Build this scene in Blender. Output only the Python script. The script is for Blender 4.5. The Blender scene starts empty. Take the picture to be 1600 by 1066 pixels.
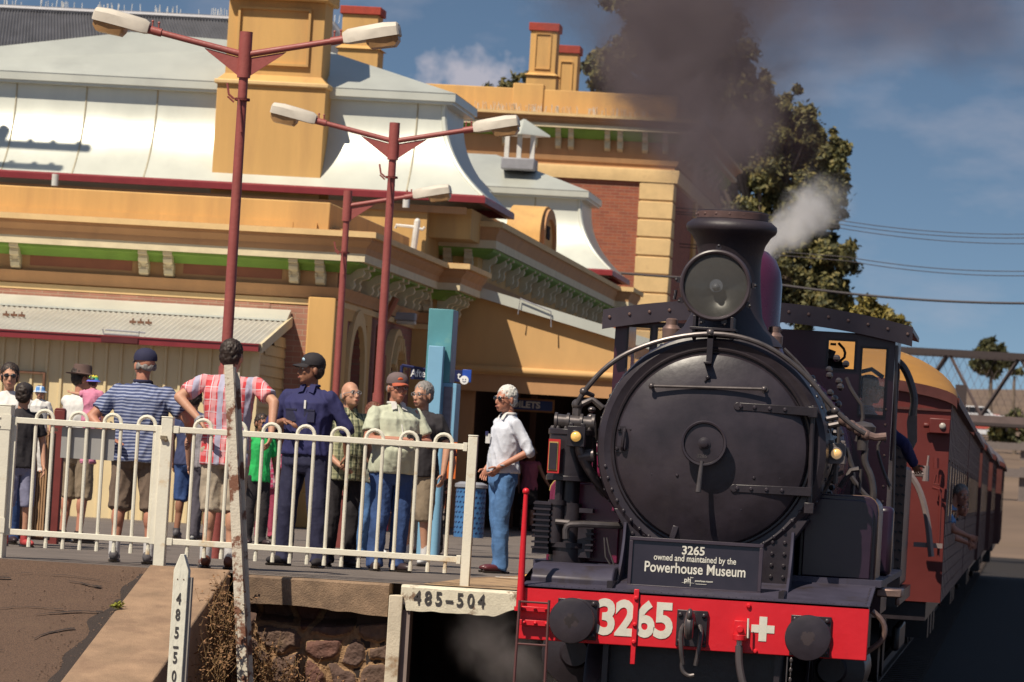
import bpy, bmesh, math, random
from math import radians as R, sin, cos, pi, sqrt, atan2
from mathutils import Vector as V, Matrix, noise, Euler

random.seed(7)
S = bpy.context.scene
COL = S.collection

# ------------------------------------------------------------ camera
FPX, VX, VY, TH, EYE = 7400.0, 1590.0, 790.0, R(3.45), 0.92
_yc = V((VX - 800, 533 - VY, -FPX)).normalized()
_k = -(_yc.x * sin(TH) + _yc.y * cos(TH)) / _yc.z
_zc = V((sin(TH), cos(TH), _k)).normalized()
_xc = _yc.cross(_zc)
CM = Matrix((_xc, _yc, _zc))            # camera -> world rotation (z = up, y = along the track)
cam_d = bpy.data.cameras.new('camera')
cam = bpy.data.objects.new('camera', cam_d)
COL.objects.link(cam)
cam.matrix_world = Matrix.Translation((0, 0, EYE)) @ CM.to_4x4()
cam_d.sensor_width = 36
cam_d.lens = 36 * FPX / 1600
cam_d.clip_start, cam_d.clip_end = 1, 6000
cam_d.dof.use_dof = True
cam_d.dof.focus_distance = 36.5
cam_d.dof.aperture_fstop = 8
S.camera = cam

# ------------------------------------------------------------ light
SUNV = V((0.62, 1.0, -1.6)).normalized()
sd = bpy.data.lights.new('sun', 'SUN')
sd.energy = 4.6
sd.angle = R(0.5)
sd.color = (1.0, 0.90, 0.74)
so = bpy.data.objects.new('sun', sd)
COL.objects.link(so)
so.rotation_euler = SUNV.to_track_quat('-Z', 'Y').to_euler()
w = bpy.data.worlds.new('World')
S.world = w
w.use_nodes = True
nt = w.node_tree
nt.nodes.clear()
def wn(t, **k):
    n = nt.nodes.new(t)
    for a, b in k.items():
        setattr(n, a, b)
    return n
out = wn('ShaderNodeOutputWorld')
bg = wn('ShaderNodeBackground')
bg.inputs[1].default_value = 0.085
sky = wn('ShaderNodeTexSky', sky_type='NISHITA')
sky.sun_disc = False
sky.sun_elevation = math.asin(-SUNV.z)
sky.sun_rotation = atan2(-SUNV.x, -SUNV.y)
sky.air_density = 1.0
sky.dust_density = 0.6
sky.ozone_density = 2.0
tc = wn('ShaderNodeTexCoord')
mp = wn('ShaderNodeMapping')
mp.inputs['Scale'].default_value = (1, 1, 3.2)
mp.inputs['Location'].default_value = (0, 0, 0.10)
nt.links.new(tc.outputs['Generated'], mp.inputs['Vector'])
nt.links.new(mp.outputs[0], sky.inputs['Vector'])
# thin clouds: noise on the sky direction
m2 = wn('ShaderNodeMapping')
m2.inputs['Scale'].default_value = (14, 14, 34)
m2.inputs['Location'].default_value = (0.35, 0, 0.1)
nt.links.new(tc.outputs['Generated'], m2.inputs['Vector'])
cn = wn('ShaderNodeTexNoise')
cn.inputs['Scale'].default_value = 1.6
cn.inputs['Detail'].default_value = 7
cn.inputs['Roughness'].default_value = 0.55
nt.links.new(m2.outputs[0], cn.inputs['Vector'])
cr = wn('ShaderNodeMapRange')
cr.inputs[1].default_value = 0.52
cr.inputs[2].default_value = 0.80
cr.inputs[4].default_value = 0.42
nt.links.new(cn.outputs[0], cr.inputs[0])
# one cumulus low over the roofs
cd = CM @ V((733 - 800, 533 - 118, -FPX)).normalized()
vs = wn('ShaderNodeVectorMath', operation='SUBTRACT')
vs.inputs[1].default_value = cd
nt.links.new(tc.outputs['Generated'], vs.inputs[0])
m3 = wn('ShaderNodeMapping')
m3.inputs['Scale'].default_value = (75, 75, 150)
nt.links.new(vs.outputs[0], m3.inputs['Vector'])
ln = wn('ShaderNodeVectorMath', operation='LENGTH')
nt.links.new(m3.outputs[0], ln.inputs[0])
n3 = wn('ShaderNodeTexNoise')
n3.inputs['Scale'].default_value = 260
n3.inputs['Detail'].default_value = 8
nt.links.new(tc.outputs['Generated'], n3.inputs['Vector'])
ad = wn('ShaderNodeMath', operation='MULTIPLY_ADD')
ad.inputs[1].default_value = 1.6
nt.links.new(n3.outputs[0], ad.inputs[0])
nt.links.new(ln.outputs['Value'], ad.inputs[2])
c3 = wn('ShaderNodeMapRange')
c3.inputs[1].default_value = 1.75
c3.inputs[2].default_value = 1.05
c3.inputs[4].default_value = 0.8
nt.links.new(ad.outputs[0], c3.inputs[0])
mx = wn('ShaderNodeMath', operation='MAXIMUM')
nt.links.new(cr.outputs[0], mx.inputs[0])
nt.links.new(c3.outputs[0], mx.inputs[1])
tint = wn('ShaderNodeMix', data_type='RGBA', blend_type='MULTIPLY')
tint.inputs[0].default_value = 1
tint.inputs[7].default_value = (0.90, 0.92, 0.86, 1)
nt.links.new(sky.outputs[0], tint.inputs[6])
mc = wn('ShaderNodeMix', data_type='RGBA')
nt.links.new(mx.outputs[0], mc.inputs[0])
nt.links.new(tint.outputs[2], mc.inputs[6])
mc.inputs[7].default_value = (5.2, 4.9, 5.4, 1)
nt.links.new(mc.outputs[2], bg.inputs[0])
nt.links.new(bg.outputs[0], out.inputs[0])
S.view_settings.view_transform = 'Standard'
S.view_settings.look = 'None'
S.view_settings.exposure = 0.26
S.view_settings.gamma = 1.0
S.render.engine = 'CYCLES'
S.cycles.use_denoising = True
S.cycles.max_bounces = 6
S.cycles.transparent_max_bounces = 12
S.cycles.volume_step_rate = 2.0
S.cycles.volume_max_steps = 128
S.cycles.volume_bounces = 3

# ------------------------------------------------------------ helpers
def P(px, py, Y):
    "world point at depth Y (metres along the track) seen at a photo pixel"
    d = CM @ V((px - 800, 533 - py, -FPX))
    return V((0, 0, EYE)) + d * (Y / d.y)
def G(px, py, z=0.0):
    d = CM @ V((px - 800, 533 - py, -FPX))
    return V((0, 0, EYE)) + d * ((z - EYE) / d.z)

MATS = {}
def M(name, col, rough=.6, metal=0., var=.12, scale=6., bump=.0, bscale=60., col2=None, amt=.5, s2=1.5, alpha=None, coat=0., stretch=None, hard=.12):
    if name in MATS:
        return MATS[name]
    m = bpy.data.materials.new(name)
    m.use_nodes = True
    t = m.node_tree
    b = t.nodes['Principled BSDF']
    N = t.nodes.new
    L = t.links.new
    tc = N('ShaderNodeTexCoord')
    src = tc.outputs['Object']
    if stretch:
        mm = N('ShaderNodeMapping')
        mm.inputs['Scale'].default_value = stretch
        L(src, mm.inputs['Vector'])
        src = mm.outputs[0]
    n = N('ShaderNodeTexNoise')
    n.inputs['Scale'].default_value = scale
    n.inputs['Detail'].default_value = 6
    n.inputs['Roughness'].default_value = .6
    L(src, n.inputs['Vector'])
    mx = N('ShaderNodeMix')
    mx.data_type = 'RGBA'
    mr = N('ShaderNodeMapRange')
    mr.inputs[1].default_value = .3
    mr.inputs[2].default_value = .7
    L(n.outputs[0], mr.inputs[0])
    L(mr.outputs[0], mx.inputs[0])
    mx.inputs[6].default_value = [min(1, c * (1 - var)) for c in col] + [1]
    mx.inputs[7].default_value = [min(1, c * (1 + var)) for c in col] + [1]
    res = mx.outputs[2]
    if col2:
        n2 = N('ShaderNodeTexNoise')
        n2.inputs['Scale'].default_value = s2
        n2.inputs['Detail'].default_value = 8
        n2.inputs['Roughness'].default_value = .65
        L(src, n2.inputs['Vector'])
        r2 = N('ShaderNodeMapRange')
        r2.inputs[1].default_value = 1 - amt
        r2.inputs[2].default_value = 1 - amt + hard
        L(n2.outputs[0], r2.inputs[0])
        m2 = N('ShaderNodeMix')
        m2.data_type = 'RGBA'
        L(r2.outputs[0], m2.inputs[0])
        L(res, m2.inputs[6])
        m2.inputs[7].default_value = list(col2) + [1]
        res = m2.outputs[2]
    L(res, b.inputs['Base Color'])
    b.inputs['Metallic'].default_value = metal
    rr = N('ShaderNodeMapRange')
    rr.inputs[3].default_value = max(.03, rough - .1)
    rr.inputs[4].default_value = min(1, rough + .1)
    L(n.outputs[0], rr.inputs[0])
    L(rr.outputs[0], b.inputs['Roughness'])
    if coat:
        b.inputs['Coat Weight'].default_value = coat
        b.inputs['Coat Roughness'].default_value = .12
    if bump:
        nb = N('ShaderNodeTexNoise')
        nb.inputs['Scale'].default_value = bscale
        nb.inputs['Detail'].default_value = 5
        L(src, nb.inputs['Vector'])
        bp = N('ShaderNodeBump')
        bp.inputs['Strength'].default_value = bump
        bp.inputs['Distance'].default_value = .02
        L(nb.outputs[0], bp.inputs['Height'])
        L(bp.outputs[0], b.inputs['Normal'])
    if alpha is not None:
        b.inputs['Alpha'].default_value = alpha
    m['res'] = ''
    MATS[name] = m
    return m

def bricks(name, c1, c2, mortar, sc, plane='xz', ms=.012):
    if name in MATS:
        return MATS[name]
    m = bpy.data.materials.new(name)
    m.use_nodes = True
    t = m.node_tree
    b = t.nodes['Principled BSDF']
    N = t.nodes.new
    L = t.links.new
    tc = N('ShaderNodeTexCoord')
    mp = N('ShaderNodeMapping')
    mp.inputs['Rotation'].default_value = {'xz': (R(-90), 0, 0), 'yz': (R(-90), 0, R(-90))}[plane]
    sp = N('ShaderNodeSeparateXYZ')
    cb = N('ShaderNodeCombineXYZ')
    L(tc.outputs['Object'], sp.inputs[0])
    L(sp.outputs[0 if plane == 'xz' else 1], cb.inputs[0])
    L(sp.outputs[2], cb.inputs[1])
    br = N('ShaderNodeTexBrick')
    L(cb.outputs[0], br.inputs['Vector'])
    br.inputs['Scale'].default_value = sc
    br.inputs['Mortar Size'].default_value = ms
    br.inputs['Brick Width'].default_value = .5
    br.inputs['Row Height'].default_value = .17
    br.inputs['Color1'].default_value = list(c1) + [1]
    br.inputs['Color2'].default_value = list(c2) + [1]
    br.inputs['Mortar'].default_value = list(mortar) + [1]
    n = N('ShaderNodeTexNoise')
    n.inputs['Scale'].default_value = 3
    n.inputs['Detail'].default_value = 8
    L(tc.outputs['Object'], n.inputs['Vector'])
    mx = N('ShaderNodeMix')
    mx.data_type = 'RGBA'
    mx.blend_type = 'MULTIPLY'
    mx.inputs[0].default_value = .5
    L(br.outputs[0], mx.inputs[6])
    L(n.outputs[0], mx.inputs[7])
    sc2 = N('ShaderNodeMix')
    sc2.data_type = 'RGBA'
    sc2.blend_type = 'MULTIPLY'
    sc2.inputs[0].default_value = 1
    sc2.inputs[7].default_value = (1.35, 1.35, 1.35, 1)
    L(mx.outputs[2], sc2.inputs[6])
    L(sc2.outputs[2], b.inputs['Base Color'])
    b.inputs['Roughness'].default_value = .85
    bp = N('ShaderNodeBump')
    bp.inputs['Strength'].default_value = .5
    bp.inputs['Distance'].default_value = .02
    L(br.outputs['Fac'], bp.inputs['Height'])
    bp.invert = True
    L(bp.outputs[0], b.inputs['Normal'])
    MATS[name] = m
    return m

ORG = {}
def root_of(o):
    while o.parent:
        o = o.parent
    return o
def tag(o, label=None, cat=None, group=None, kind=None):
    if label: o['label'] = label
    if cat: o['category'] = cat
    if group: o['group'] = group
    if kind: o['kind'] = kind
    return o
def thing(name, label, cat, loc=(0, 0, 0), group=None, yaw=0):
    o = bpy.data.objects.new(name, None)
    o.empty_display_size = .2
    COL.objects.link(o)
    o.location = loc
    o.rotation_euler = (0, 0, yaw)
    ORG[o.name] = V(loc)
    return tag(o, label, cat, group)
def copy_tree(o, loc=None, parent=None):
    c = o.copy()
    COL.objects.link(c)
    c.parent = parent
    if loc is not None:
        c.location = loc
    for ch in [x for x in KIDS.get(o.name, [])]:
        copy_tree(ch, None, c)
    return c
KIDS = {}

class MB:
    def __init__(self):
        self.v = []; self.f = []; self.mi = []
        self.x = Matrix.Identity(4)
        self.m = 0
    def add(self, vs, fs):
        n = len(self.v)
        x = self.x
        self.v += [x @ V(p) for p in vs]
        for f in fs:
            self.f.append([i + n for i in f]); self.mi.append(self.m)
        return self
    def box(self, c, s, rot=None):
        h = V(s) / 2
        r = Euler(rot).to_matrix() if rot is not None else Matrix.Identity(3)
        vs = [V(c) + r @ V((h.x * a, h.y * b, h.z * d)) for a in (-1, 1) for b in (-1, 1) for d in (-1, 1)]
        return self.add(vs, [(0, 1, 3, 2), (4, 6, 7, 5), (0, 4, 5, 1), (2, 3, 7, 6), (0, 2, 6, 4), (1, 5, 7, 3)])
    def bb(self, x0, x1, y0, y1, z0, z1):
        return self.box(((x0 + x1) / 2, (y0 + y1) / 2, (z0 + z1) / 2), (x1 - x0, y1 - y0, z1 - z0))
    def ring(self, c, ax, r, n, ph=0):
        ax = V(ax).normalized()
        u = ax.orthogonal().normalized() if abs(ax.z) < .999 else V((1, 0, 0))
        if abs(ax.z) <= .999 and abs(ax.z) < .9:
            u = V((0, 0, 1)).cross(ax).normalized()
        w_ = ax.cross(u)
        return [V(c) + (u * cos(ph + 2 * pi * i / n) + w_ * sin(ph + 2 * pi * i / n)) * r for i in range(n)]
    def cyl(self, a, b, r0, r1=None, n=16, cap=True, ph=0):
        r1 = r0 if r1 is None else r1
        a, b = V(a), V(b)
        vs = self.ring(a, b - a, r0, n, ph) + self.ring(b, b - a, r1, n, ph)
        fs = [(i, (i + 1) % n, n + (i + 1) % n, n + i) for i in range(n)]
        if cap:
            fs += [tuple(range(n))[::-1], tuple(range(n, 2 * n))]
        return self.add(vs, fs)
    def lathe(self, prof, c, ax=(0, 0, 1), n=32, cap=True):
        "prof: (radius, distance along axis)"
        ax = V(ax).normalized()
        vs = []
        for r, h in prof:
            vs += self.ring(V(c) + ax * h, ax, max(r, 1e-4), n)
        fs = []
        for k in range(len(prof) - 1):
            for i in range(n):
                j = (i + 1) % n
                fs.append((k * n + i, k * n + j, (k + 1) * n + j, (k + 1) * n + i))
        if cap:
            fs.append(tuple(range(n))[::-1])
            fs.append(tuple(range((len(prof) - 1) * n, len(prof) * n)))
        return self.add(vs, fs)
    def tube(self, pts, r, n=8, cap=True, smooth=0):
        pts = [V(p) for p in pts]
        for _ in range(smooth):
            q = [pts[0]]
            for a, b in zip(pts, pts[1:]):
                q += [a * .75 + b * .25, a * .25 + b * .75]
            q.append(pts[-1])
            pts = q
        rs = r if isinstance(r, (list, tuple)) else None
        vs = []
        u = None
        for i, p in enumerate(pts):
            t = (pts[min(i + 1, len(pts) - 1)] - pts[max(i - 1, 0)]).normalized()
            if u is None:
                u = t.orthogonal().normalized()
            u = (u - t * u.dot(t)).normalized()
            w_ = t.cross(u)
            if rs:
                q = i / (len(pts) - 1) * (len(rs) - 1)
                a = int(min(q, len(rs) - 2))
                rr = rs[a] + (rs[a + 1] - rs[a]) * (q - a)
            else:
                rr = r
            vs += [p + (u * cos(2 * pi * k / n) + w_ * sin(2 * pi * k / n)) * rr for k in range(n)]
        fs = []
        for i in range(len(pts) - 1):
            for k in range(n):
                j = (k + 1) % n
                fs.append((i * n + k, i * n + j, (i + 1) * n + j, (i + 1) * n + k))
        if cap:
            fs.append(tuple(range(n))[::-1]); fs.append(tuple(range((len(pts) - 1) * n, len(pts) * n)))
        return self.add(vs, fs)
    def ell(self, c, r, rot=None, n=16, m=10):
        rm = Euler(rot).to_matrix() if rot is not None else Matrix.Identity(3)
        if not isinstance(r, (tuple, list, V)): r = (r, r, r)
        vs = [V(c) + rm @ V((0, 0, -r[2]))]
        for i in range(1, m):
            a = -pi / 2 + pi * i / m
            for k in range(n):
                b = 2 * pi * k / n
                vs.append(V(c) + rm @ V((r[0] * cos(a) * cos(b), r[1] * cos(a) * sin(b), r[2] * sin(a))))
        vs.append(V(c) + rm @ V((0, 0, r[2])))
        fs = [(0, 1 + (k + 1) % n, 1 + k) for k in range(n)]
        for i in range(m - 2):
            for k in range(n):
                j = (k + 1) % n
                fs.append((1 + i * n + k, 1 + i * n + j, 1 + (i + 1) * n + j, 1 + (i + 1) * n + k))
        e = len(vs) - 1
        o = 1 + (m - 2) * n
        fs += [(e, o + k, o + (k + 1) % n) for k in range(n)]
        return self.add(vs, fs)
    def prism(self, poly, axis, a0, a1):
        "poly 2D points extruded along axis: 'x' -> (y,z), 'y' -> (x,z), 'z' -> (x,y)"
        def pt(p, a):
            return {'x': (a, p[0], p[1]), 'y': (p[0], a, p[1]), 'z': (p[0], p[1], a)}[axis]
        n = len(poly)
        vs = [pt(p, a0) for p in poly] + [pt(p, a1) for p in poly]
        fs = [tuple(range(n)), tuple(range(n, 2 * n))[::-1]] + [(i, n + i, n + (i + 1) % n, (i + 1) % n) for i in range(n)]
        return self.add(vs, fs)
    def sweep(self, path, prof, closed_prof=True):
        "path: XY points (z ignored); prof: (out, z), out = to the right of the travel direction; mitred"
        pts = [V((p[0], p[1])) for p in path]
        vs = []
        n = len(prof)
        for i, p in enumerate(pts):
            d0 = (pts[i] - pts[i - 1]).normalized() if i else (pts[1] - pts[0]).normalized()
            d1 = (pts[i + 1] - pts[i]).normalized() if i < len(pts) - 1 else d0
            n0, n1 = V((d0.y, -d0.x)), V((d1.y, -d1.x))
            m_ = (n0 + n1)
            m_ = m_ / max(.2, m_.dot(n0)) if m_.length > 1e-6 else n0
            for o, z in prof:
                q = p + m_ * o
                vs.append((q.x, q.y, z))
        fs = []
        for i in range(len(pts) - 1):
            for k in range(n if closed_prof else n - 1):
                j = (k + 1) % n
                fs.append((i * n + k, i * n + j, (i + 1) * n + j, (i + 1) * n + k))
        if closed_prof:
            fs.append(tuple(range(n))[::-1]); fs.append(tuple(range((len(pts) - 1) * n, len(pts) * n)))
        return self.add(vs, fs)
    def build_each(self, name, mats, parent, bevel=0):
        "one object per loose piece"
        par = list(range(len(self.v)))
        def fd(i):
            while par[i] != i:
                par[i] = par[par[i]]; i = par[i]
            return i
        for f in self.f:
            for i in f[1:]: par[fd(i)] = fd(f[0])
        gr = {}
        for f in self.f: gr.setdefault(fd(f[0]), []).append(f)
        res = []
        for fs in gr.values():
            ids = sorted({i for f in fs for i in f}); mp_ = {i: k for k, i in enumerate(ids)}
            m = MB(); m.v = [self.v[i] for i in ids]; m.f = [[mp_[i] for i in f] for f in fs]; m.mi = [0] * len(fs)
            res.append(m.build(name, mats, parent, bevel=bevel))
        return res
    def build(self, name, mats, parent=None, bevel=0, angle=35, origin=None, fix=True):
        if not isinstance(mats, (list, tuple)): mats = [mats]
        if parent is not None:
            r = root_of(parent)
            og = ORG.get(r.name, V((0, 0, 0)))
        elif origin is not None:
            og = V(origin)
        else:
            xs = [p.x for p in self.v]; ys = [p.y for p in self.v]; zs = [p.z for p in self.v]
            og = V(((min(xs) + max(xs)) / 2, (min(ys) + max(ys)) / 2, min(zs)))
        me = bpy.data.meshes.new(name)
        me.from_pydata([p - og for p in self.v], [], self.f)
        for m in mats: me.materials.append(m)
        me.polygons.foreach_set('material_index', self.mi)
        if fix:
            bm = bmesh.new(); bm.from_mesh(me)
            bmesh.ops.recalc_face_normals(bm, faces=bm.faces)
            bm.to_mesh(me); bm.free()
        me.polygons.foreach_set('use_smooth', [True] * len(me.polygons))
        me.set_sharp_from_angle(angle=R(angle))
        o = bpy.data.objects.new(name, me)
        COL.objects.link(o)
        if parent is not None:
            o.parent = parent
            KIDS.setdefault(parent.name, []).append(o)
        else:
            o.location = og
            ORG[o.name] = og
        if bevel:
            b = o.modifiers.new('bevel', 'BEVEL')
            b.width = bevel; b.segments = 2; b.limit_method = 'ANGLE'; b.angle_limit = R(40)
            b.harden_normals = False
        return o

def text_mb(s, size, mat_rot, loc, extrude=.004, offset=0, xs=1.0, align='CENTER', spacing=1.0, mb=None, font_scale=1.0):
    "flat lettering as solid mesh; mat_rot maps text plane (x,y,z) to the world"
    cu = bpy.data.curves.new('t', 'FONT')
    cu.body = s; cu.size = size; cu.extrude = extrude; cu.offset = offset
    cu.align_x = align; cu.align_y = 'CENTER'; cu.space_character = spacing
    cu.resolution_u = 4
    o = bpy.data.objects.new('t', cu)
    COL.objects.link(o)
    dg = bpy.context.evaluated_depsgraph_get()
    me = bpy.data.meshes.new_from_object(o.evaluated_get(dg))
    mb = mb or MB()
    T = Matrix.Translation(loc) @ mat_rot.to_4x4() @ Matrix.Diagonal((xs, 1, 1, 1))
    mb.add([T @ v.co for v in me.vertices], [list(p.vertices) for p in me.polygons])
    bpy.data.objects.remove(o); bpy.data.meshes.remove(me); bpy.data.curves.remove(cu)
    return mb
FRONT = Matrix(((1, 0, 0), (0, 0, -1), (0, 1, 0)))      # text reads from the camera side (faces -Y)
SIDEX = Matrix(((0, 0, 1), (1, 0, 0), (0, 1, 0)))       # faces +X
# ============================================================ materials for the place
YEL = M('yellow_render', (.62, .365, .13), .85, var=.10, scale=2.0, bump=.12, bscale=28, col2=(.42, .235, .10), amt=.52, s2=1.7, hard=.40, stretch=(1, 1, .14))
YELL = M('pale_yellow_trim', (.70, .48, .23), .8, var=.1, scale=3, bump=.15, bscale=30, col2=(.42, .27, .14), amt=.42, s2=3, hard=.3)
CREAM = M('cream_trim', (.66, .56, .37), .75, var=.1, scale=4, bump=.15, bscale=30, col2=(.44, .34, .22), amt=.42, s2=3, hard=.3)
OCH = M('ochre_render', (.50, .27, .125), .85, var=.1, scale=2.5, bump=.15, bscale=25, col2=(.34, .18, .09), amt=.45, s2=2, hard=.4, stretch=(1, 1, .2))
GRN = M('green_soffit', (.19, .33, .055), .7, var=.12, scale=3)
PAN = M('brown_panel', (.34, .115, .06), .7, var=.12, scale=4)
WMET = M('white_roof_metal', (.62, .63, .56), .36, metal=.25, var=.07, scale=1.2, col2=(.44, .44, .40), amt=.46, s2=.7, hard=.4, stretch=(1, 1, .35))
GMET = M('grey_roof_iron', (.17, .17, .19), .5, metal=.4, var=.15, scale=3)
MAROON = M('maroon_paint', (.22, .025, .03), .4, var=.1, scale=5)
REDCAP = M('red_chimney_cap', (.36, .05, .03), .8, var=.15, scale=8)
BRK = bricks('red_brick', (.34, .10, .05), (.26, .075, .045), (.30, .17, .11), 2.2)
BRKY = bricks('red_brick_side', (.34, .10, .05), (.26, .075, .045), (.30, .17, .11), 2.2, 'yz')
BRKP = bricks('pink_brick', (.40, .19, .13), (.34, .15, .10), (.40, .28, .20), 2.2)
BRKPY = bricks('pink_brick_shaded', (.30, .12, .09), (.26, .10, .08), (.24, .15, .11), 2.2, 'yz')  # same brick, darkened to paint the shade on the platform side
DARK = M('dark_interior', (.012, .008, .008), .9)
DWOOD = M('dark_wood', (.05, .028, .018), .7, var=.3, scale=5, stretch=(1, 1, .1))
WPL = M('white_pipe', (.66, .64, .60), .5)
GPL = M('grey_pipe', (.28, .28, .31), .5)

def bracket(mb, c, w_, h, d, ax):
    "scrolled console: c = top centre on the wall, facing -y ('y') or +x ('x')"
    prof = [(0, 0), (1, 0), (1, -.14), (.80, -.17), (.86, -.30), (.78, -.42), (.52, -.50), (.44, -.60), (.50, -.72), (.44, -.86), (.22, -.95), (0, -1)]
    a = w_ / 2
    if ax == 'y':
        mb.prism([(c[1] - p * d, c[2] + z * h) for p, z in prof], 'x', c[0] - a, c[0] + a)
        mb.prism([(c[1] - p * d * .6, c[2] - .5 * h + z * h * .45) for p, z in prof], 'x', c[0] - a * 1.12, c[0] - a * .62)
        mb.prism([(c[1] - p * d * .6, c[2] - .5 * h + z * h * .45) for p, z in prof], 'x', c[0] + a * .62, c[0] + a * 1.12)
    else:
        mb.prism([(c[0] + p * d, c[2] + z * h) for p, z in prof], 'y', c[1] - a, c[1] + a)

def arch_wall(mb, X, y0, y1, z0, z1, ops, n=10):
    "wall plane x = X facing +x with arched openings ops = [(ya, yb, zspring, ztop, depth)]"
    cur = y0
    for ya, yb, zs, zt, dp in sorted(ops):
        mb.add([(X, cur, z0), (X, ya, z0), (X, ya, z1), (X, cur, z1)], [(0, 1, 2, 3)])
        pts = []
        for i in range(n + 1):
            a = pi - pi * i / n
            pts.append(((ya + yb) / 2 + (yb - ya) / 2 * cos(a), zs + (zt - zs) * sin(a)))
        for (a0, b0), (a1, b1) in zip(pts, pts[1:]):
            mb.add([(X, a0, b0), (X, a1, b1), (X, a1, z1), (X, a0, z1)], [(0, 1, 2, 3)])
            mb.add([(X, a0, b0), (X, a1, b1), (X - dp, a1, b1), (X - dp, a0, b0)], [(0, 1, 2, 3)])
        for yy in (ya, yb):
            mb.add([(X, yy, z0), (X, yy, zs), (X - dp, yy, zs), (X - dp, yy, z0)], [(0, 1, 2, 3)])
        cur = yb
    mb.add([(X, cur, z0), (X, y1, z0), (X, y1, z1), (X, cur, z1)], [(0, 1, 2, 3)])

def arch_ring(mb, X, ya, yb, zs, zt, z0, wd, pr, n=12):
    "raised surround round an arched opening"
    def arc(g):
        return [((ya + yb) / 2 + ((yb - ya) / 2 + g) * cos(pi - pi * i / n), zs + (zt - zs + g) * sin(pi - pi * i / n)) for i in range(n + 1)]
    a, b = [(ya, z0)] + arc(0) + [(yb, z0)], [(ya - wd, z0)] + arc(wd) + [(yb + wd, z0)]
    for i in range(len(a) - 1):
        q = [a[i], a[i + 1], b[i + 1], b[i]]
        vs = [(X + pr, *p) for p in q] + [(X - .01, *p) for p in q]
        mb.add(vs, [(0, 1, 2, 3), (2, 6, 7, 3), (0, 4, 5, 1), (4, 7, 6, 5)])

# cornice profile (out, z), z relative to the top of the cornice
def corn(zt, zb, o):
    h = zt - zb
    return [(-.05, zt + .03), (o, zt), (o, zt - .12 * h), (o * .93, zt - .14 * h), (o * .93, zt - .22 * h), (o * .80, zt - .36 * h), (o * .80, zt - .44 * h), (o * .70, zt - .60 * h), (o * .70, zt - .66 * h), (-.05, zt - .66 * h)]

# ============================================================ station building (front wing + central block with two roof pavilions)
st = thing('station_building', 'long yellow rendered station building with white concave metal roofs and bracketed cornices', 'building', (-14, 66, 0))
XW = -9.68
# front wing: walls
mb = MB()
mb.bb(-26, -10.37, 66, 66.3, -.2, 4.3)
mb.bb(-10.37, XW - .35, 66.01, 66.3, -.2, 4.3)
mb.build('wall', YEL, st)
mb = MB(); mb.bb(-10.62, -10.07, 65.96, 66.02, -.1, 3.12); mb.build('brick_panel', BRKP, st)
mb = MB(); mb.bb(-26, -10.62, 65.95, 66.0, 2.7, 3.13); mb.build('brick_course', BRKP, st)
mb = MB(); mb.bb(-10.07, XW, 65.9, 66.3, -.1, 3.26); mb.bb(-10.13, XW + .03, 65.86, 66.3, 0, .5)
mb.build('corner_pilaster', YEL, st, bevel=.02)
# side wall, brick with arched door and window
ops = [(67.3, 68.75, 2.25, 2.95, .45), (71.5, 72.5, 2.1, 2.65, .3)]
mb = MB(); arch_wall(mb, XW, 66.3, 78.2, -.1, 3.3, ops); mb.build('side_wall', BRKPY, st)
mb = MB(); mb.bb(XW - .3, XW - .01, 66.3, 78.2, 3.28, 4.25); mb.build('frieze_wall', OCH, st)
mb = MB(); mb.bb(XW - .1, XW + .03, 66.5, 67.0, 0, 3.26); mb.bb(XW - .1, XW + .03, 69.05, 69.5, 0, 3.26); mb.bb(XW - .1, XW + .03, 67.0, 69.05, 2.98, 3.26)
mb.build('render_band', YEL, st)
mb = MB(); arch_ring(mb, XW, 67.3, 68.75, 2.25, 2.95, 0, .22, .07); mb.build('door_surround', YELL, st)
mb = MB(); mb.bb(XW - .5, XW - .40, 67.25, 68.8, 0, 3.0); dr = mb.build('door', DWOOD, st)
mb = MB(); mb.bb(XW - .40, XW - .34, 67.35, 67.48, 0, 2.9); mb.bb(XW - .40, XW - .34, 68.0, 68.06, 0, 2.9); mb.bb(XW - .40, XW - .34, 67.48, 68.7, 2.1, 2.2)
mb.build('door_frame', YEL, dr)
mb = MB(); arch_ring(mb, XW, 71.5, 72.5, 2.1, 2.65, .9, .14, .06); arch_ring(mb, XW, 71.2, 72.8, 2.1, 2.95, 2.1, .10, .12)
for i in range(11):
    a = pi * i / 10
    q = (72.0 - .78 * cos(a), 2.1 + .83 * sin(a))
    mb.box((XW + .08, q[0] * .93 + 72 * .07, 2.1 + (q[1] - 2.1) * .88), (.2, .07, .22), (-(pi / 2 - a), 0, 0))
wdw = mb.build('window_surround', YELL, st)
mb = MB(); mb.bb(XW - .36, XW - .30, 71.45, 72.55, .9, 2.7); mb.build('window', DARK, st)
mb = MB(); mb.tube([(XW + .1, 69.9, 0), (XW + .1, 69.9, 3.0), (XW + .2, 69.95, 3.2), (XW + .3, 70, 3.45)], .055, 8)
mb.tube([(XW + .12, 70.4, 0), (XW + .12, 70.4, 2.6)], .04, 8); mb.build('downpipe', PAN, st)
# end pier that steps forward
PX = -9.33
mb = MB(); mb.bb(XW - .2, PX, 74.4, 76.9, -.1, 3.3); mb.bb(XW - .2, PX - .1, 74.5, 76.8, 3.3, 4.2); mb.build('end_pier', YEL, st, bevel=.015)
mb = MB(); mb.bb(XW - .2, PX + .02, 74.38, 76.95, 3.22, 3.34); mb.build('pier_band', OCH, st)
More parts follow.
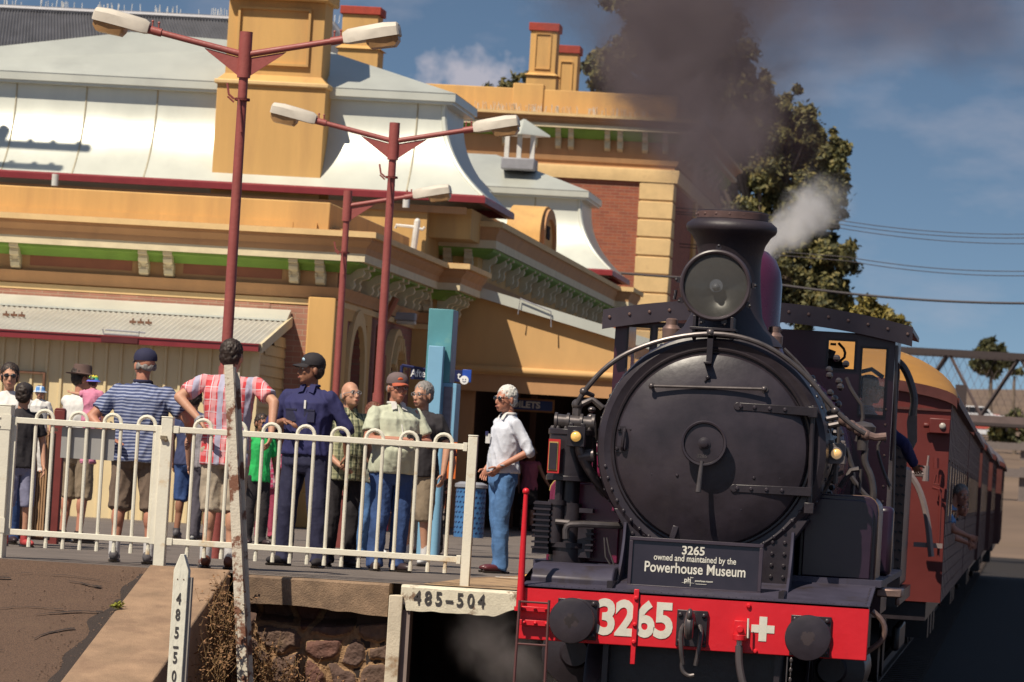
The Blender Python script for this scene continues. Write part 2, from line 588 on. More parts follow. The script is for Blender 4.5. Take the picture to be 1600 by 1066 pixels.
# cornice of the wing
z_t, z_b = 4.19, 3.44
path = [(-26, 66), (XW, 66), (XW, 74.4), (PX, 74.4), (PX, 76.9)]
mb = MB(); mb.sweep(path, corn(z_t, z_t - .62, .55)); mb.build('cornice', OCH, st)
mb = MB(); mb.sweep(path, [(.40, z_t + .005), (.58, z_t - .005), (.58, z_t - .085), (.40, z_t - .085)]); mb.build('cornice_edge', YELL, st)
mb = MB(); mb.sweep(path, [(-.05, 3.88), (.42, 3.88), (.42, 3.77), (-.05, 3.77)]); mb.build('cornice_fillet', CREAM, st)
mb = MB(); mb.sweep(path, [(-.02, 3.768), (.34, 3.768), (.34, 3.735), (.20, 3.70), (.10, 3.62), (-.02, 3.62)]); mb.build('soffit', GRN, st)
mb = MB(); mb.sweep(path, [(-.02, 3.40), (.13, 3.40), (.10, 3.34), (.06, 3.28), (.06, 3.24), (-.02, 3.24)]); mb.build('string_course', OCH, st)
mb = MB(); mb.sweep(path, [(-.02, 3.22), (.04, 3.22), (.04, 3.14), (-.02, 3.14)]); mb.build('string_course', YELL, st)
def xat(px, py, Y): return P(px, py, Y).x
bx = [28, 229, 268, 464, 505]
bxs = [xat(p, 400, 66) for p in bx] + [-16.3, -16.65, -18.4]
for X in bxs:
    mb = MB(); bracket(mb, (X, 65.98, 3.765), .13, .36, .33, 'y'); mb.build('bracket', CREAM, st)
for a, b in ((28, 229), (268, 464)):
    x0, x1 = xat(a, 400, 66) + .16, xat(b, 400, 66) - .16
    mb = MB(); mb.bb(x0 - .04, x1 + .04, 65.955, 65.99, 3.44, 3.72); mb.build('panel_frame', OCH, st)
    mb = MB(); mb.bb(x0 + .03, x1 - .03, 65.945, 65.957, 3.48, 3.66); mb.build('frieze_panel', PAN, st)
mb = MB(); mb.bb(-26, XW, 65.96, 66.0, 3.40, 3.765); mb.build('frieze', OCH, st)
for Y in (66.55, 67.15, 68.5, 69.1, 70.4, 71.0, 72.2, 73.2, 73.9):
    mb = MB(); bracket(mb, (XW - .01, Y, 3.765), .17, .40, .36, 'x'); mb.build('bracket', CREAM, st)
for Y in (74.8, 75.4, 76.0, 76.5):
    mb = MB(); bracket(mb, (PX - .02, Y, 3.765), .15, .40, .36, 'x'); mb.build('bracket', CREAM, st)
for X in (XW + .08, PX - .12):
    mb = MB(); bracket(mb, (X, 74.4, 3.765), .13, .38, .33, 'y'); mb.build('bracket', CREAM, st)
# parapet above the cornice
mb = MB(); mb.bb(-26, -9.86, 66.05, 66.35, 4.15, 4.60); mb.bb(-10.16, -9.861, 66.35, 74.8, 4.15, 4.60); mb.build('parapet', YEL, st, bevel=.02)
# central block: front wall above the wing, corner returns
mb = MB(); mb.bb(-27, -10.27, 80.0, 80.3, 3.0, 5.38); mb.bb(-10.57, -10.271, 80.3, 112, 3.0, 5.38)
mb.build('wall', YEL, st)
mb = MB(); mb.bb(-10.4, -9.6, 82.1, 106.5, 2.2, 4.75); mb.bb(-10.27, -9.55, 80.35, 84.4, 4.9, 5.42); mb.build('wall', YEL, st)
mb = MB(); mb.bb(-27, -9.6, 79.95, 80.0, 5.30, 5.42); mb.build('eave_shade_strip', OCH, st)  # darker ochre strip painting in the shade below the gutter
path2 = [(-10.4, 82.1), (-9.6, 82.1), (-9.6, 106.6), (-9.3, 106.6), (-9.3, 108.5), (-10.3, 108.5)]
zt2 = 5.30
mb = MB(); mb.sweep(path2, corn(zt2, zt2 - .72, .42)); mb.build('cornice', OCH, st)
mb = MB(); mb.sweep(path2, [(.25, zt2 + .006), (.45, zt2 - .004), (.45, zt2 - .1), (.25, zt2 - .1)]); mb.build('cornice_edge', YELL, st)
mb = MB(); mb.sweep(path2, [(-.05, zt2 - .33), (.34, zt2 - .33), (.34, zt2 - .47), (-.05, zt2 - .47)]); mb.build('cornice_fillet', CREAM, st)
mb = MB(); mb.sweep(path2, [(-.02, zt2 - .472), (.30, zt2 - .472), (.28, zt2 - .52), (.12, zt2 - .62), (-.02, zt2 - .62)]); mb.build('soffit', GRN, st)
mb = MB(); mb.sweep(path2, [(-.02, 4.28), (.10, 4.28), (.06, 4.18), (.06, 4.10), (-.02, 4.10)]); mb.build('string_course', OCH, st)
for i in range(20):
    Y = 83.0 + i * 1.18 + (.25 if i % 2 else -.1)
    mb = MB(); bracket(mb, (-9.61, Y, zt2 - .475), .17, .46, .30, 'x'); mb.build('bracket', CREAM, st)
for X in (-10.12, -9.75):
    mb = MB(); bracket(mb, (X, 82.09, zt2 - .475), .14, .44, .28, 'y'); mb.build('bracket', CREAM, st)
mb = MB(); mb.bb(-10.1, -9.72, 84.6, 104.4, 5.25, 5.56); mb.build('parapet', YEL, st, bevel=.02)
# arched pediment over the middle of the platform front
yA, yB = 93.6, 96.6
prof = [(yA, 5.2)] + [((yA + yB) / 2 - 1.5 * cos(pi * i / 14), 5.75 + .62 * sin(pi * i / 14)) for i in range(15)] + [(yB, 5.2)]
mb = MB(); mb.prism(prof, 'x', -10.42, -9.74); pd = mb.build('arched_pediment', YEL, st)
mb = MB(); arch_ring(mb, -9.74, yA + .42, yB - .42, 5.72, 6.12, 5.3, .2, .07, 14); mb.build('arch_moulding', OCH, pd)
mb = text_mb('1885', .36, SIDEX, (-9.74, 95.1, 5.83), .02, .01); mb.build('date_lettering', DARK, pd)
# roof pavilions
def pavilion(y0, y1, xl, seams):
    gz = 5.50
    gx = -9.27
    x0 = gx
    path = [(xl, y0), (x0, y0), (x0, y1), (xl, y1)]
    g = MB(); g.sweep(path, [(-.12, gz), (0, gz), (0, gz + .10), (-.03, gz + .13), (-.12, gz + .13)]); g.build('gutter', MAROON, st)
    pr = []
    N_ = 14
    for i in range(N_ + 1):
        t = i / N_
        pr.append((-.05 - .86 * (1 - (1 - t) ** 2.4), gz + .12 + 1.60 * t))
    m_ = MB(); m_.sweep(path, pr, closed_prof=False); rf = m_.build('concave_roof', WMET, st)
    for X in seams:
        s_ = MB()
        for (o0, z0), (o1, z1) in zip(pr, pr[1:]):
            s_.add([(X, y0 - o0 - .008, z0), (X + .03, y0 - o0 - .008, z0), (X + .03, y0 - o1 - .008, z1), (X, y0 - o1 - .008, z1), (X + .015, y0 - o0 - .02, z0), (X + .015, y0 - o1 - .02, z1)], [(0, 4, 5, 3), (4, 1, 2, 5)])
        s_.build('roof_seam', M('seam_sealant', (.42, .38, .28), .7, var=.15, scale=20), rf)
    # corner roll
    c_ = MB(); c_.tube([(x0 + o, y0 - o, z) for o, z in pr], [.03, .05, .05], 6); c_.build('corner_flashing', WMET, rf)
    ez = gz + .12 + 1.60
    cx = x0 - .74
    cy0, cy1 = y0 + .74, y1 - .74
    cp = [(xl, cy0), (cx, cy0), (cx, cy1), (xl, cy1)]
    c_ = MB(); c_.sweep(cp, [(-.3, ez - .02), (.0, ez - .02), (.0, ez + .03), (.04, ez + .03), (.04, ez + .17), (-.3, ez + .17)])
    c_.build('roof_fascia', WMET, st)
    return ez + .17, cx, cy0, cy1
sx = [xat(118, 200, 80) - 1.235, xat(118, 200, 80), xat(230, 200, 80), -12.0 + 1.35]
ez, cx, cy0, cy1 = pavilion(79.8, 84.5, -24, sx)
rl, rr_ = P(205, 50, 82.2), P(495, 74, 82.2)
mb = MB()
e = .05
xl = -20.6
mb.add([(xl, cy0 - e, ez), (cx + e, cy0 - e, ez), (cx + e, cy1 + e, ez), (xl, cy1 + e, ez), (rl.x, 82.2, rl.z), (rr_.x, 82.2, rr_.z)],
       [(0, 1, 5, 4), (1, 2, 5), (2, 3, 4, 5), (3, 0, 4), (0, 3, 2, 1)])
mb.bb(-24, xl + .2, cy0, cy1, ez - .2, ez)
mb.build('roof_cap', WMET, st)
ez2, cx2, c20, c21 = pavilion(105.2, 110.0, -16, [-11.2])
mb = MB()
tp = P(740, 240, 107.6)
mb.add([(-16, c20 - e, ez2), (cx2 + e, c20 - e, ez2), (cx2 + e, c21 + e, ez2), (-16, c21 + e, ez2), (-16, 107.6, tp.z), (-12.3, 107.6, tp.z)], [(0, 1, 5, 4), (1, 2, 5), (2, 3, 4, 5), (3, 0, 4), (0, 3, 2, 1)])
mb.build('roof_cap', WMET, st)
# wall strips beneath the second pavilion
mb = MB(); mb.bb(-10.4, -9.62, 105.6, 110, 4.9, 5.5); mb.build('wall', YEL, st)
# short white pipes between parapet and gutter
for px, py in ((88, 282), (636, 316)):
    p = P(px, py, 79.6); mb = MB(); mb.cyl((p.x, 79.5, p.z - .1), (p.x, 79.5, p.z + .1), .06, n=12); mb.build('vent_pipe', WPL, st)
# lantern on pavilion 2
q = P(812, 252, 106.6)
mb = MB(); mb.bb(q.x - .38, q.x + .38, 106.2, 107.0, q.z - .22, q.z + .05); lt = mb.build('roof_lantern', GPL, st, bevel=.03)
mb = MB()
for a in (-.28, .0, .3):
    mb.bb(q.x + a - .05, q.x + a + .05, 106.3, 106.42, q.z, q.z + .62)
mb.build('lantern_post', WPL, lt)
mb = MB(); mb.lathe([(.62, 0), (.60, .04), (.02, .38)], (q.x + .05, 106.6, q.z + .58), n=4); mb.build('lantern_roof', WMET, lt)
# big chimney rising through the first pavilion
def chimney(x0, x1, y0, d, zb, zs, zt, panel=True, cap=None, par=st, nm='chimney', cm=YEL):
    m_ = MB(); m_.bb(x0, x1, y0, y0 + d, zb, zs)
    g = .06
    c_ = V(((x0 + x1) / 2, y0 + d / 2, zs)); a, b = (x1 - x0) / 2, d / 2
    k = (x1 - x0) * .055
    vs = [(c_.x + sx_ * (a + (g if t == 0 else -k * 0)), c_.y + sy_ * (b + (g if t == 0 else 0)), zs + (0 if t == 0 else 0)) for t in (0,) for sx_, sy_ in ((-1, -1), (1, -1), (1, 1), (-1, 1))]
    vs += [(c_.x + sx_ * (a - k), c_.y + sy_ * (b - k), zs + k * 1.6) for sx_, sy_ in ((-1, -1), (1, -1), (1, 1), (-1, 1))]
    m_.add(vs, [(0, 1, 5, 4), (1, 2, 6, 5), (2, 3, 7, 6), (3, 0, 4, 7), (0, 3, 2, 1), (4, 5, 6, 7)])
    X0, X1, Y0, Y1 = x0 + k, x1 - k, y0 + k, y0 + d - k
    m_.bb(X0, X1, Y0, Y1, zs + k, zt)
    o = m_.build(nm, cm, par, bevel=.012)
    if panel:
        w_ = X1 - X0
        z0, z1 = zs + k * 1.6 + w_ * .14, zt - w_ * .1
        if z1 - z0 > w_ * 3.2: z1 = z0 + (z1 - z0) * .93
        b_ = MB(); t_ = w_ * .035
        A, B = X0 + w_ * .2, X1 - w_ * .2
        for q_ in ((A, B, z0, z0 + t_), (A, B, z1 - t_, z1), (A, A + t_, z0 + t_, z1 - t_), (B - t_, B, z0 + t_, z1 - t_)):
            b_.bb(q_[0], q_[1], Y0 - .035, Y0 + .002, q_[2], q_[3])
        b_.build('panel_moulding', YEL, o)
    if cap:
        b_ = MB(); b_.bb(X0 - .05, X1 + .05, Y0 - .05, Y1 + .05, zt, zt + cap); b_.build('chimney_cap', REDCAP, o, bevel=.01)
    return o
a, b = P(330, 285, 80.05), P(500, 290, 80.05)
zsh = P(430, 132, 80.05).z
o = chimney(a.x, b.x, 80.05, 1.1, 5.3, zsh, P(440, -30, 80).z, panel=False)
X0, X1 = P(370, 60, 80.1).x, P(484, 60, 80.1).x
z0, z1 = P(425, 102, 80.1).z, P(430, 12, 80.1).z
mb = MB()
for q_ in ((X0, X1, z0, z0 + .04), (X0, X1, z1 - .04, z1), (X0, X0 + .04, z0 + .04, z1 - .04), (X1 - .04, X1, z0 + .04, z1 - .04)):
    mb.bb(q_[0], q_[1], 80.09, 80.16, q_[2], q_[3])
mb.build('panel_moulding', YEL, o)
q_ = P(430, 133, 79.98)
mb = MB(); mb.bb(a.x - .05, b.x + .05, 79.99, 81.2, zsh - .03, zsh + .05); mb.build('shoulder_moulding', YELL, o, bevel=.02)
c_ = MB(); zc = P(440, 0, 80).z; c_.bb(a.x + .08, b.x - .02, 79.95, 81.2, zc, zc + .5); c_.build('chimney_cap', YEL, o, bevel=.03)

# rear hipped roof of grey corrugated iron
def corrugated(mb, p00, p10, p01, p11, n, amp):
    "rows of corrugation along the slope p0*->p1* (p00,p10 = eave ends; p01,p11 = top ends)"
    p00, p10, p01, p11 = map(V, (p00, p10, p01, p11))
    nrm = (p10 - p00).cross(p01 - p00).normalized()
    if nrm.z < 0: nrm = -nrm
    vs = []
    for i in range(n + 1):
        t = i / n
        d = nrm * amp * (cos(2 * pi * i / 4))
        vs += [p00.lerp(p10, t) + d, p01.lerp(p11, t) + d]
    return mb.add(vs, [(2 * i, 2 * i + 2, 2 * i + 3, 2 * i + 1) for i in range(n)])
za = P(0, 14, 97).z
A, B = P(0, 14, 97), P(520, 48, 97)
hipx = P(700, 150, 93).x
mb = MB(); corrugated(mb, (A.x - 3, 92, 7.0), (hipx, 92, 7.0), (A.x - 3, 97, za), (B.x, 97, za), 640, .03); 
mb.add([(hipx, 92, 7.0), (hipx, 102, 7.0), (B.x, 97, za)], [(0, 1, 2)])
mb.build('corrugated_roof', GMET, st, fix=False)
mb = MB(); mb.tube([(A.x - 3, 97, za + .03), (B.x, 97, za + .03)], .07, 8); mb.tube([(B.x, 97, za + .03), (hipx, 92, 7.03)], .06, 8)
mb.build('ridge_cap', GMET, st)
mb = MB()
random.seed(3)
for i in range(90):
    t = random.random()
    x = A.x + (B.x - A.x) * t
    if random.random() < .55: x = A.x + (B.x - A.x) * (round(t * 6) / 6 + random.uniform(-.04, .04))
    mb.cyl((x, 97 + random.uniform(-.03, .03), za + .05), (x + random.uniform(-.02, .02), 97, za + random.uniform(.17, .26)), .008, n=4)
for i in range(30):
    t = random.uniform(.35, .75); p = V((B.x, 97, za)).lerp(V((hipx, 92, 7.0)), t)
    mb.cyl(p, p + V((random.uniform(-.05, .1), 0, .22)), .008, n=4)
mb.build('bird_spikes', WPL, st)['kind'] = 'stuff'
a, b = P(530, 85, 94), P(583, 85, 94)
chimney(a.x - .03, b.x + .1, 94, .8, 7.0, P(555, 76, 94).z, P(560, 22, 94).z, False, .16)

# ============================================================ lean-to shed against the wing
shd = thing('lean_to_shed', 'low cream metal-clad shed with corrugated skillion roof and dark red gutter', 'shed', (-14, 63.5, 0))
SX = -10.37
CLAD = M('cream_cladding', (.70, .56, .33), .5, var=.05, scale=2, col2=(.62, .48, .28), amt=.42, s2=1.2, hard=.4)
WB = M('cream_weatherboard', (.60, .44, .22), .65, var=.1, scale=4)
SROOF = M('pale_shed_iron', (.60, .58, .52), .45, metal=.2, var=.06, scale=2, col2=(.48, .44, .38), amt=.43, s2=1.4, hard=.3)
mb = MB()
y = 63.62
xs = []
x = -20.0
while x < SX - .1:
    xs += [(x, 0), (x + .145, 0), (x + .157, -.035), (x + .188, -.035), (x + .20, 0)]
    x += .205
vs = []
for xx, d in xs: vs += [(xx, y + d, -.1), (xx, y + d, 2.42)]
mb.add(vs, [(2 * i, 2 * i + 2, 2 * i + 3, 2 * i + 1) for i in range(len(xs) - 1)])
mb.build('wall', CLAD, shd)
mb = MB()
for i in range(19):
    z = -.1 + i * .145
    y0 = 63.64
    y1 = 66
    zt = z + .145
    # side boards stop under the sloping roof
    ys = 63.64 + max(0, (zt - 2.42) / .47 * 2.5) if zt > 2.42 else y0
    if ys >= y1: break
    mb.add([(SX + .02, ys, z), (SX + .02, y1, z), (SX, y1, zt), (SX, ys, zt)], [(0, 1, 2, 3)])
mb.bb(SX - .05, SX - .001, 63.63, 65.9, -.1, 2.4)
mb.build('side_wall', WB, shd)
mb = MB(); mb.bb(SX - .08, SX + .035, 63.56, 63.66, -.1, 2.45); mb.build('corner_board', CLAD, shd)
mb = MB(); corrugated(mb, (-20, 63.4, 2.47), (SX + .05, 63.4, 2.47), (-20, 65.95, 2.93), (SX + .05, 65.95, 2.93), 504, .012); mb.build('corrugated_roof', SROOF, shd, fix=False)
mb = MB(); mb.add([(-20, 65.6, 2.905), (SX + .06, 65.6, 2.905), (SX + .06, 65.93, 3.05), (-20, 65.93, 3.05), (-20, 65.6, 2.88), (SX + .06, 65.6, 2.88), (SX + .06, 65.94, 2.95), (-20, 65.94, 2.95)], [(0, 1, 2, 3), (4, 5, 1, 0), (5, 6, 2, 1)]); mb.build('roof_flashing', WMET, shd)
mb = MB(); mb.add([(SX + .05, 63.4, 2.49), (SX + .09, 63.4, 2.49), (SX + .09, 65.95, 2.96), (SX + .05, 65.95, 2.96), (SX + .05, 63.4, 2.36), (SX + .09, 63.4, 2.36), (SX + .09, 65.95, 2.82), (SX + .05, 65.95, 2.82)],
    [(0, 1, 2, 3), (4, 5, 1, 0), (5, 6, 2, 1), (4, 0, 3, 7), (4, 7, 6, 5)]); mb.build('barge_board', CREAM, shd)
mb = MB(); mb.bb(-20, SX + .06, 63.26, 63.4, 2.38, 2.475); mb.bb(-20, SX + .07, 63.245, 63.41, 2.465, 2.485); mb.build('gutter', MAROON, shd)
a, b = P(160, 520, 63.3), P(217, 524, 63.3)
mb = MB(); mb.bb(a.x, b.x, 63.235, 63.26, 2.39, 2.46); mb.build('gutter_patch', M('dark_maroon', (.09, .012, .015), .5), shd)
RUST = M('rust', (.16, .075, .045), .85, var=.3, scale=20)
for px, py in ((22, 489), (220, 500)):
    p = P(px, py, 64.6)
    for k in range(3):
        mb = MB(); mb.box((p.x + (k - 1) * .11, 64.6, 2.72), (.09, .04, .035)); mb.cyl((p.x + (k - 1) * .11, 64.6, 2.70), (p.x + (k - 1) * .11, 64.6, 2.77), .012, n=6); mb.build('roof_fixing', RUST, shd)
mb = MB(); mb.tube([(a.x, 63.3, 2.56), (a.x + .02, 63.3, 2.50), (b.x, 63.3, 2.50), (b.x, 63.3, 2.56)], .012, 6)
mb.tube([(a.x, 63.5, 2.56), (b.x + .05, 63.5, 2.55)], .012, 6); mb.build('roof_bracket', GPL, shd)
# framed hatch on the cladding
a, b = P(15, 578, 63.5), P(66, 640, 63.5)
mb = MB(); mb.bb(-15.3, b.x, 63.54, 63.58, a.z - .03, a.z); mb.bb(b.x - .03, b.x, 63.54, 63.58, b.z - .8, a.z - .03); mb.build('hatch_frame', RUST, shd)

# ============================================================ platform awning with solid end wall
aw = thing('platform_awning', 'yellow end wall of the sloping platform awning beside the station', 'awning', (-7, 77, 0))
AW = M('awning_yellow', (.62, .37, .15), .8, var=.08, scale=2, bump=.1, bscale=18, col2=(.50, .29, .12), amt=.46, s2=1.2, hard=.4, stretch=(1, 1, .3))
ta, tb = P(742, 463, 77), P(1060, 560, 77)
sl = (tb.z - ta.z) / (tb.x - ta.x)
xr = -4.6
zr = ta.z + sl * (xr - ta.x)
zb = P(740, 582, 77).z
mb = MB(); mb.prism([(-9.75, ta.z - sl * (ta.x + 9.75)), (xr, zr), (xr, zb), (-9.75, zb)], 'y', 77.0, 77.12); mb.build('end_wall', AW, aw)
mb = MB(); dz = .17
mb.prism([(-9.33, ta.z - sl * (ta.x + 9.33)), (xr - .0, zr), (xr, zr + dz), (-9.33, ta.z - sl * (ta.x + 9.33) + dz)], 'y', 76.85, 77.16); mb.build('roof_flashing', WMET, aw)
mb = MB(); z0, z1 = ta.z - sl * (ta.x + 9.0) + .1, zr + .1
mb.add([(-9.6, 77.1, ta.z - sl * (ta.x + 9.6) + .1), (xr, 77.1, z1), (xr, 108, z1), (-9.6, 108, ta.z - sl * (ta.x + 9.6) + .1)], [(0, 1, 2, 3)])
mb.add([(-9.6, 77.1, ta.z - sl * (ta.x + 9.6) + .04), (xr, 77.1, z1 - .06), (xr, 108, z1 - .06), (-9.6, 108, ta.z - sl * (ta.x + 9.6) + .04)], [(0, 3, 2, 1)])
mb.build('roof_sheet', GMET, aw, fix=False)
mb = MB(); mb.cyl((-9.33, 76.94, zb + .06), (xr, 76.94, zb + .06), .065, n=12); mb.bb(-9.33, xr, 76.93, 77.1, zb - .02, zb + .0); mb.build('moulding', AW, aw)
mb = MB(); mb.bb(-9.33, xr, 76.97, 77.1, zb - .30, zb - .02); mb.build('bottom_beam', OCH, aw)
mb = MB(); mb.bb(-9.3, -8.95, 77.2, 77.4, -.05, zb - .1); mb.build('side_pier', OCH, aw)
mb = MB(); mb.bb(-9.3, -4.5, 84, 84.1, -.05, 3.3); mb.bb(-9.35, -9.25, 77.4, 84, -.05, 3.3)
for i in range(16):
    mb.bb(-9.2 + i * .3, -9.05 + i * .3, 83.95, 84, -.05, 3.2)
mb.build('back_screen', M('brown_boards', (.045, .022, .016), .8, var=.3, scale=3), aw)
for X in (-8.75, -8.45):
    mb = MB(); mb.bb(X, X + .1, 81.4, 81.5, -.05, 3.0); mb.build('post', M('brown_post', (.14, .07, .045), .7), aw)
mb = MB(); mb.bb(-4.9, -4.7, 80, 80.2, -.05, 2.9); mb.build('post', OCH, aw)
# thin rail standing on the flashing
p1, p2 = P(812, 480, 76.8), P(860, 498, 76.8)
mb = MB(); mb.tube([(p1.x - .02, 76.8, p1.z - .12), (p1.x, 76.8, p1.z + .14), (p2.x, 76.8, p2.z + .12), (p2.x + .02, 76.8, p2.z - .14)], .012, 6); mb.build('flashing_rail', GPL, aw)
lp = P(880, 590, 78.5)
mb = MB(); mb.ell((lp.x, 78.5, lp.z), (.28, .28, .24), n=20, m=12); gl = mb.build('globe_lamp', M('globe_glass', (.30, .27, .25), .3), aw)

# ============================================================ tall brick block behind
tb_ = thing('brick_block', 'tall red brick block with yellow quoins and bracketed cornice rising behind the station', 'building', (-12, 115, 0))
BX = P(1050, 350, 115).x
YB = 115
def zq(px, py): return P(px, py, YB).z
zcap, zct, zwh, zgr, zbr, zfr, zba, zbb = zq(1000, 147), zq(1000, 186), zq(1000, 205), zq(1000, 222), zq(1000, 240), zq(1000, 252), zq(1000, 264), zq(1000, 284)
mb = MB(); mb.bb(-24, BX - .75, YB, YB + .3, -.1, zbb); mb.build('wall', BRK, tb_)
mb = MB(); mb.bb(BX - .3, BX - .02, YB + .3, 132, -.1, zbb); mb.build('side_wall', BRKY, tb_)
mb = MB()
z = zbb
while z > 4:
    mb.bb(BX - .84, BX, YB - .06, YB + .8, z - .43, z - .025); z -= .45
mb.bb(BX - .8, BX - .03, YB - .03, YB + .75, 3, zbb)
mb.build('corner_quoins', YELL, tb_, bevel=.015)
mb = MB(); mb.bb(BX - .1, BX + .05, 122, 123, 3, zbb); mb.bb(BX - .1, BX + .05, 129, 130, 3, zbb); mb.build_each('side_pilaster', YEL, tb_)
mb = MB(); mb.bb(-24, BX - .01, YB - .005, YB + .3, zbb, zct); mb.bb(BX - .3, BX - .015, YB + .3, 132, zbb, zct); mb.build('frieze_wall', OCH, tb_)
pth = [(-24, YB), (BX, YB), (BX, 132)]
mb = MB(); mb.sweep(pth, [(-.05, zba), (.10, zba), (.12, zba - .05), (.08, zbb + .04), (.08, zbb), (-.05, zbb)]); mb.build('stone_band', YELL, tb_)
mb = MB(); mb.sweep(pth, [(-.05, zfr + .04), (.08, zfr + .04), (.05, zfr - .08), (-.05, zfr - .08)]); mb.build('string_course', OCH, tb_)
mb = MB(); mb.sweep(pth, corn(zct, zct - .36, .55)); mb.build('cornice', OCH, tb_)
mb = MB(); mb.sweep(pth, [(.35, zct + .01), (.6, zct), (.6, zct - .07), (.35, zct - .07)]); mb.build('cornice_edge', YELL, tb_)
mb = MB(); mb.sweep(pth, [(-.05, zwh + .05), (.45, zwh + .05), (.45, zwh - .04), (-.05, zwh - .04)]); mb.build('cornice_fillet', CREAM, tb_)
mb = MB(); mb.sweep(pth, [(-.02, zwh - .042), (.3, zwh - .042), (.26, zwh - .12), (.10, zgr), (-.02, zgr)]); mb.build('soffit', GRN, tb_)
for px in (790, 836, 873, 893, 950, 970, 1009, 1041):
    X = P(px, 220, YB).x
    mb = MB(); bracket(mb, (X, YB - .01, zwh - .045), .13, .50, .30, 'y'); mb.build('bracket', CREAM, tb_)
for i in range(8):
    mb = MB(); bracket(mb, (BX - .02, YB + .5 + i * 1.9, zwh - .045), .3, .50, .30, 'x'); mb.build('bracket', CREAM, tb_)
mb = MB(); mb.bb(-24, BX - .05, YB + .1, YB + .4, zct, zcap); mb.bb(BX - .35, BX - .051, YB + .4, 131, zct, zcap)
a, b = P(801, 142, YB), P(849, 142, YB); mb.bb(a.x, b.x, YB + .05, YB + .45, zct, zcap + .12); mb.build('parapet', YEL, tb_, bevel=.02)
random.seed(5)
mb = MB()
for i in range(150):
    x = random.uniform(-14.5, BX + .3); mb.cyl((x, YB - .5 + random.uniform(0, .2), zct), (x + random.uniform(-.04, .04), YB - .5, zct + random.uniform(.1, .2)), .008, n=4)
mb.build('bird_spikes', WPL, tb_)['kind'] = 'stuff'
for (l, r, yt, ys, Y) in ((825, 869, 33, 118, 118.5), (868, 903, 68, 230, 121)):
    a, b = P(l, 100, Y), P(r, 100, Y)
    zt = P((l + r) / 2, yt + 15, Y).z
    zsh = P((l + r) / 2, ys, Y).z
    chimney(a.x - .02, b.x + .02, Y, .8, 7.5, zsh, zt, True, .2, par=tb_)
# ============================================================ ground, platform, ramp
ASPH = M('grey_asphalt', (.165, .135, .118), .9, var=.18, scale=1.6, bump=.6, bscale=160, col2=(.065, .05, .048), amt=.45, s2=1.1, hard=.3)
BASPH = M('brown_asphalt', (.125, .072, .046), .92, var=.6, scale=85, bump=.9, bscale=120, col2=(.16, .098, .06), amt=.46, s2=2.2, hard=.35)
CONC = M('old_concrete', (.29, .185, .115), .9, var=.25, scale=4, bump=.4, bscale=70, col2=(.17, .10, .065), amt=.50, s2=2.6, hard=.3)
BALL = M('dark_ballast', (.016, .011, .009), .95, var=.6, scale=25, bump=1.0, bscale=30)
DIRT = M('dry_grass_earth', (.15, .10, .068), .95, var=.3, scale=.06, bump=.5, bscale=3, col2=(.15, .10, .06), amt=.48, s2=.035, hard=.2)
def sheet(name, pts, mat, z=None, kind='structure', **k):
    mb = MB(); mb.add(pts, [tuple(range(len(pts)))]); o = mb.build(name, mat, origin=(0, 0, 0), fix=False); o['kind'] = kind
    return o
# terrain: flat, then a rise beyond the footbridge
mb = MB()
xs = [-400, -260, -160, -90, -50, -30, -18, -10, -4, 0, 6, 14, 26, 50, 90, 160, 260, 400]
ys = [-300, 12, 60, 120, 200, 230, 260, 300, 360, 430, 520, 640, 800, 1000]
def hz(x, y):
    b = -1.42
    t = max(0, (y - 215) / 400)
    h = 17.0 * min(1, t) ** .8 if t > 0 else 0
    return b + h * (1 + .06 * sin(x * .03 + 1)) + (noise.noise((x * .02, y * .02, 0)) * 1.2 if t > 0 else 0)
vs = [(x, y, hz(x, y)) for y in ys for x in xs]
n = len(xs)
mb.add(vs, [(j * n + i, j * n + i + 1, (j + 1) * n + i + 1, (j + 1) * n + i) for j in range(len(ys) - 1) for i in range(n - 1)])
o = mb.build('ground', DIRT, origin=(0, 0, 0), fix=False); o['kind'] = 'structure'
sheet('trackbed', [(-3.9, 14, -1.34), (9, 14, -1.34), (9, 330, -1.34), (-3.9, 330, -1.34)], BALL)
sheet('yard_ground', [(-6.2, 14, -1.36), (-3.9, 14, -1.36), (-3.9, 37.7, -1.36), (-6.2, 37.7, -1.36)], M('yard_dirt', (.10, .055, .035), .95, var=.4, scale=18, bump=1, bscale=40))
# rails
TX = -2.27
railm = M('rail_steel', (.10, .06, .045), .45, metal=.6, var=.3, scale=12)
for c in (TX, 1.7):
    t = thing('railway_track', 'running line the train stands on' if c == TX else 'empty second track to the right of the train', 'track', (c, 80, -1.3))
    t['kind'] = 'structure'
    mb = MB()
    for x in (c - .7175, ):
        mb.bb(x - .035, x + .035, 16, 230, -1.12, -1.08); mb.bb(x - .01, x + .01, 16, 230, -1.21, -1.12); mb.bb(x - .065, x + .065, 16, 230, -1.235, -1.21)
    mb.build('rail', railm, t)
    mb = MB()
    for x in (c + .7175, ):
        mb.bb(x - .035, x + .035, 16, 230, -1.12, -1.08); mb.bb(x - .01, x + .01, 16, 230, -1.21, -1.12); mb.bb(x - .065, x + .065, 16, 230, -1.235, -1.21)
    mb.build('rail', railm, t)
    mb = MB()
    for i in range(330):
        mb.bb(c - 1.22, c + 1.22, 16 + i * .65, 16.24 + i * .65, -1.33, -1.237)
    o = mb.build('sleepers', M('sleeper_wood', (.055, .038, .03), .9, var=.3, scale=6), t); o['kind'] = 'stuff'
EX = -3.80
PY = 37.6
sheet('platform_surface', [(-40, PY, 0), (EX, PY, 0), (EX, 140, 0), (-40, 140, 0)], ASPH)
sheet('platform_coping', [(EX - .42, 38.4, .004), (EX, 38.4, .004), (EX, 140, .004), (EX - .42, 140, .004)], CONC)
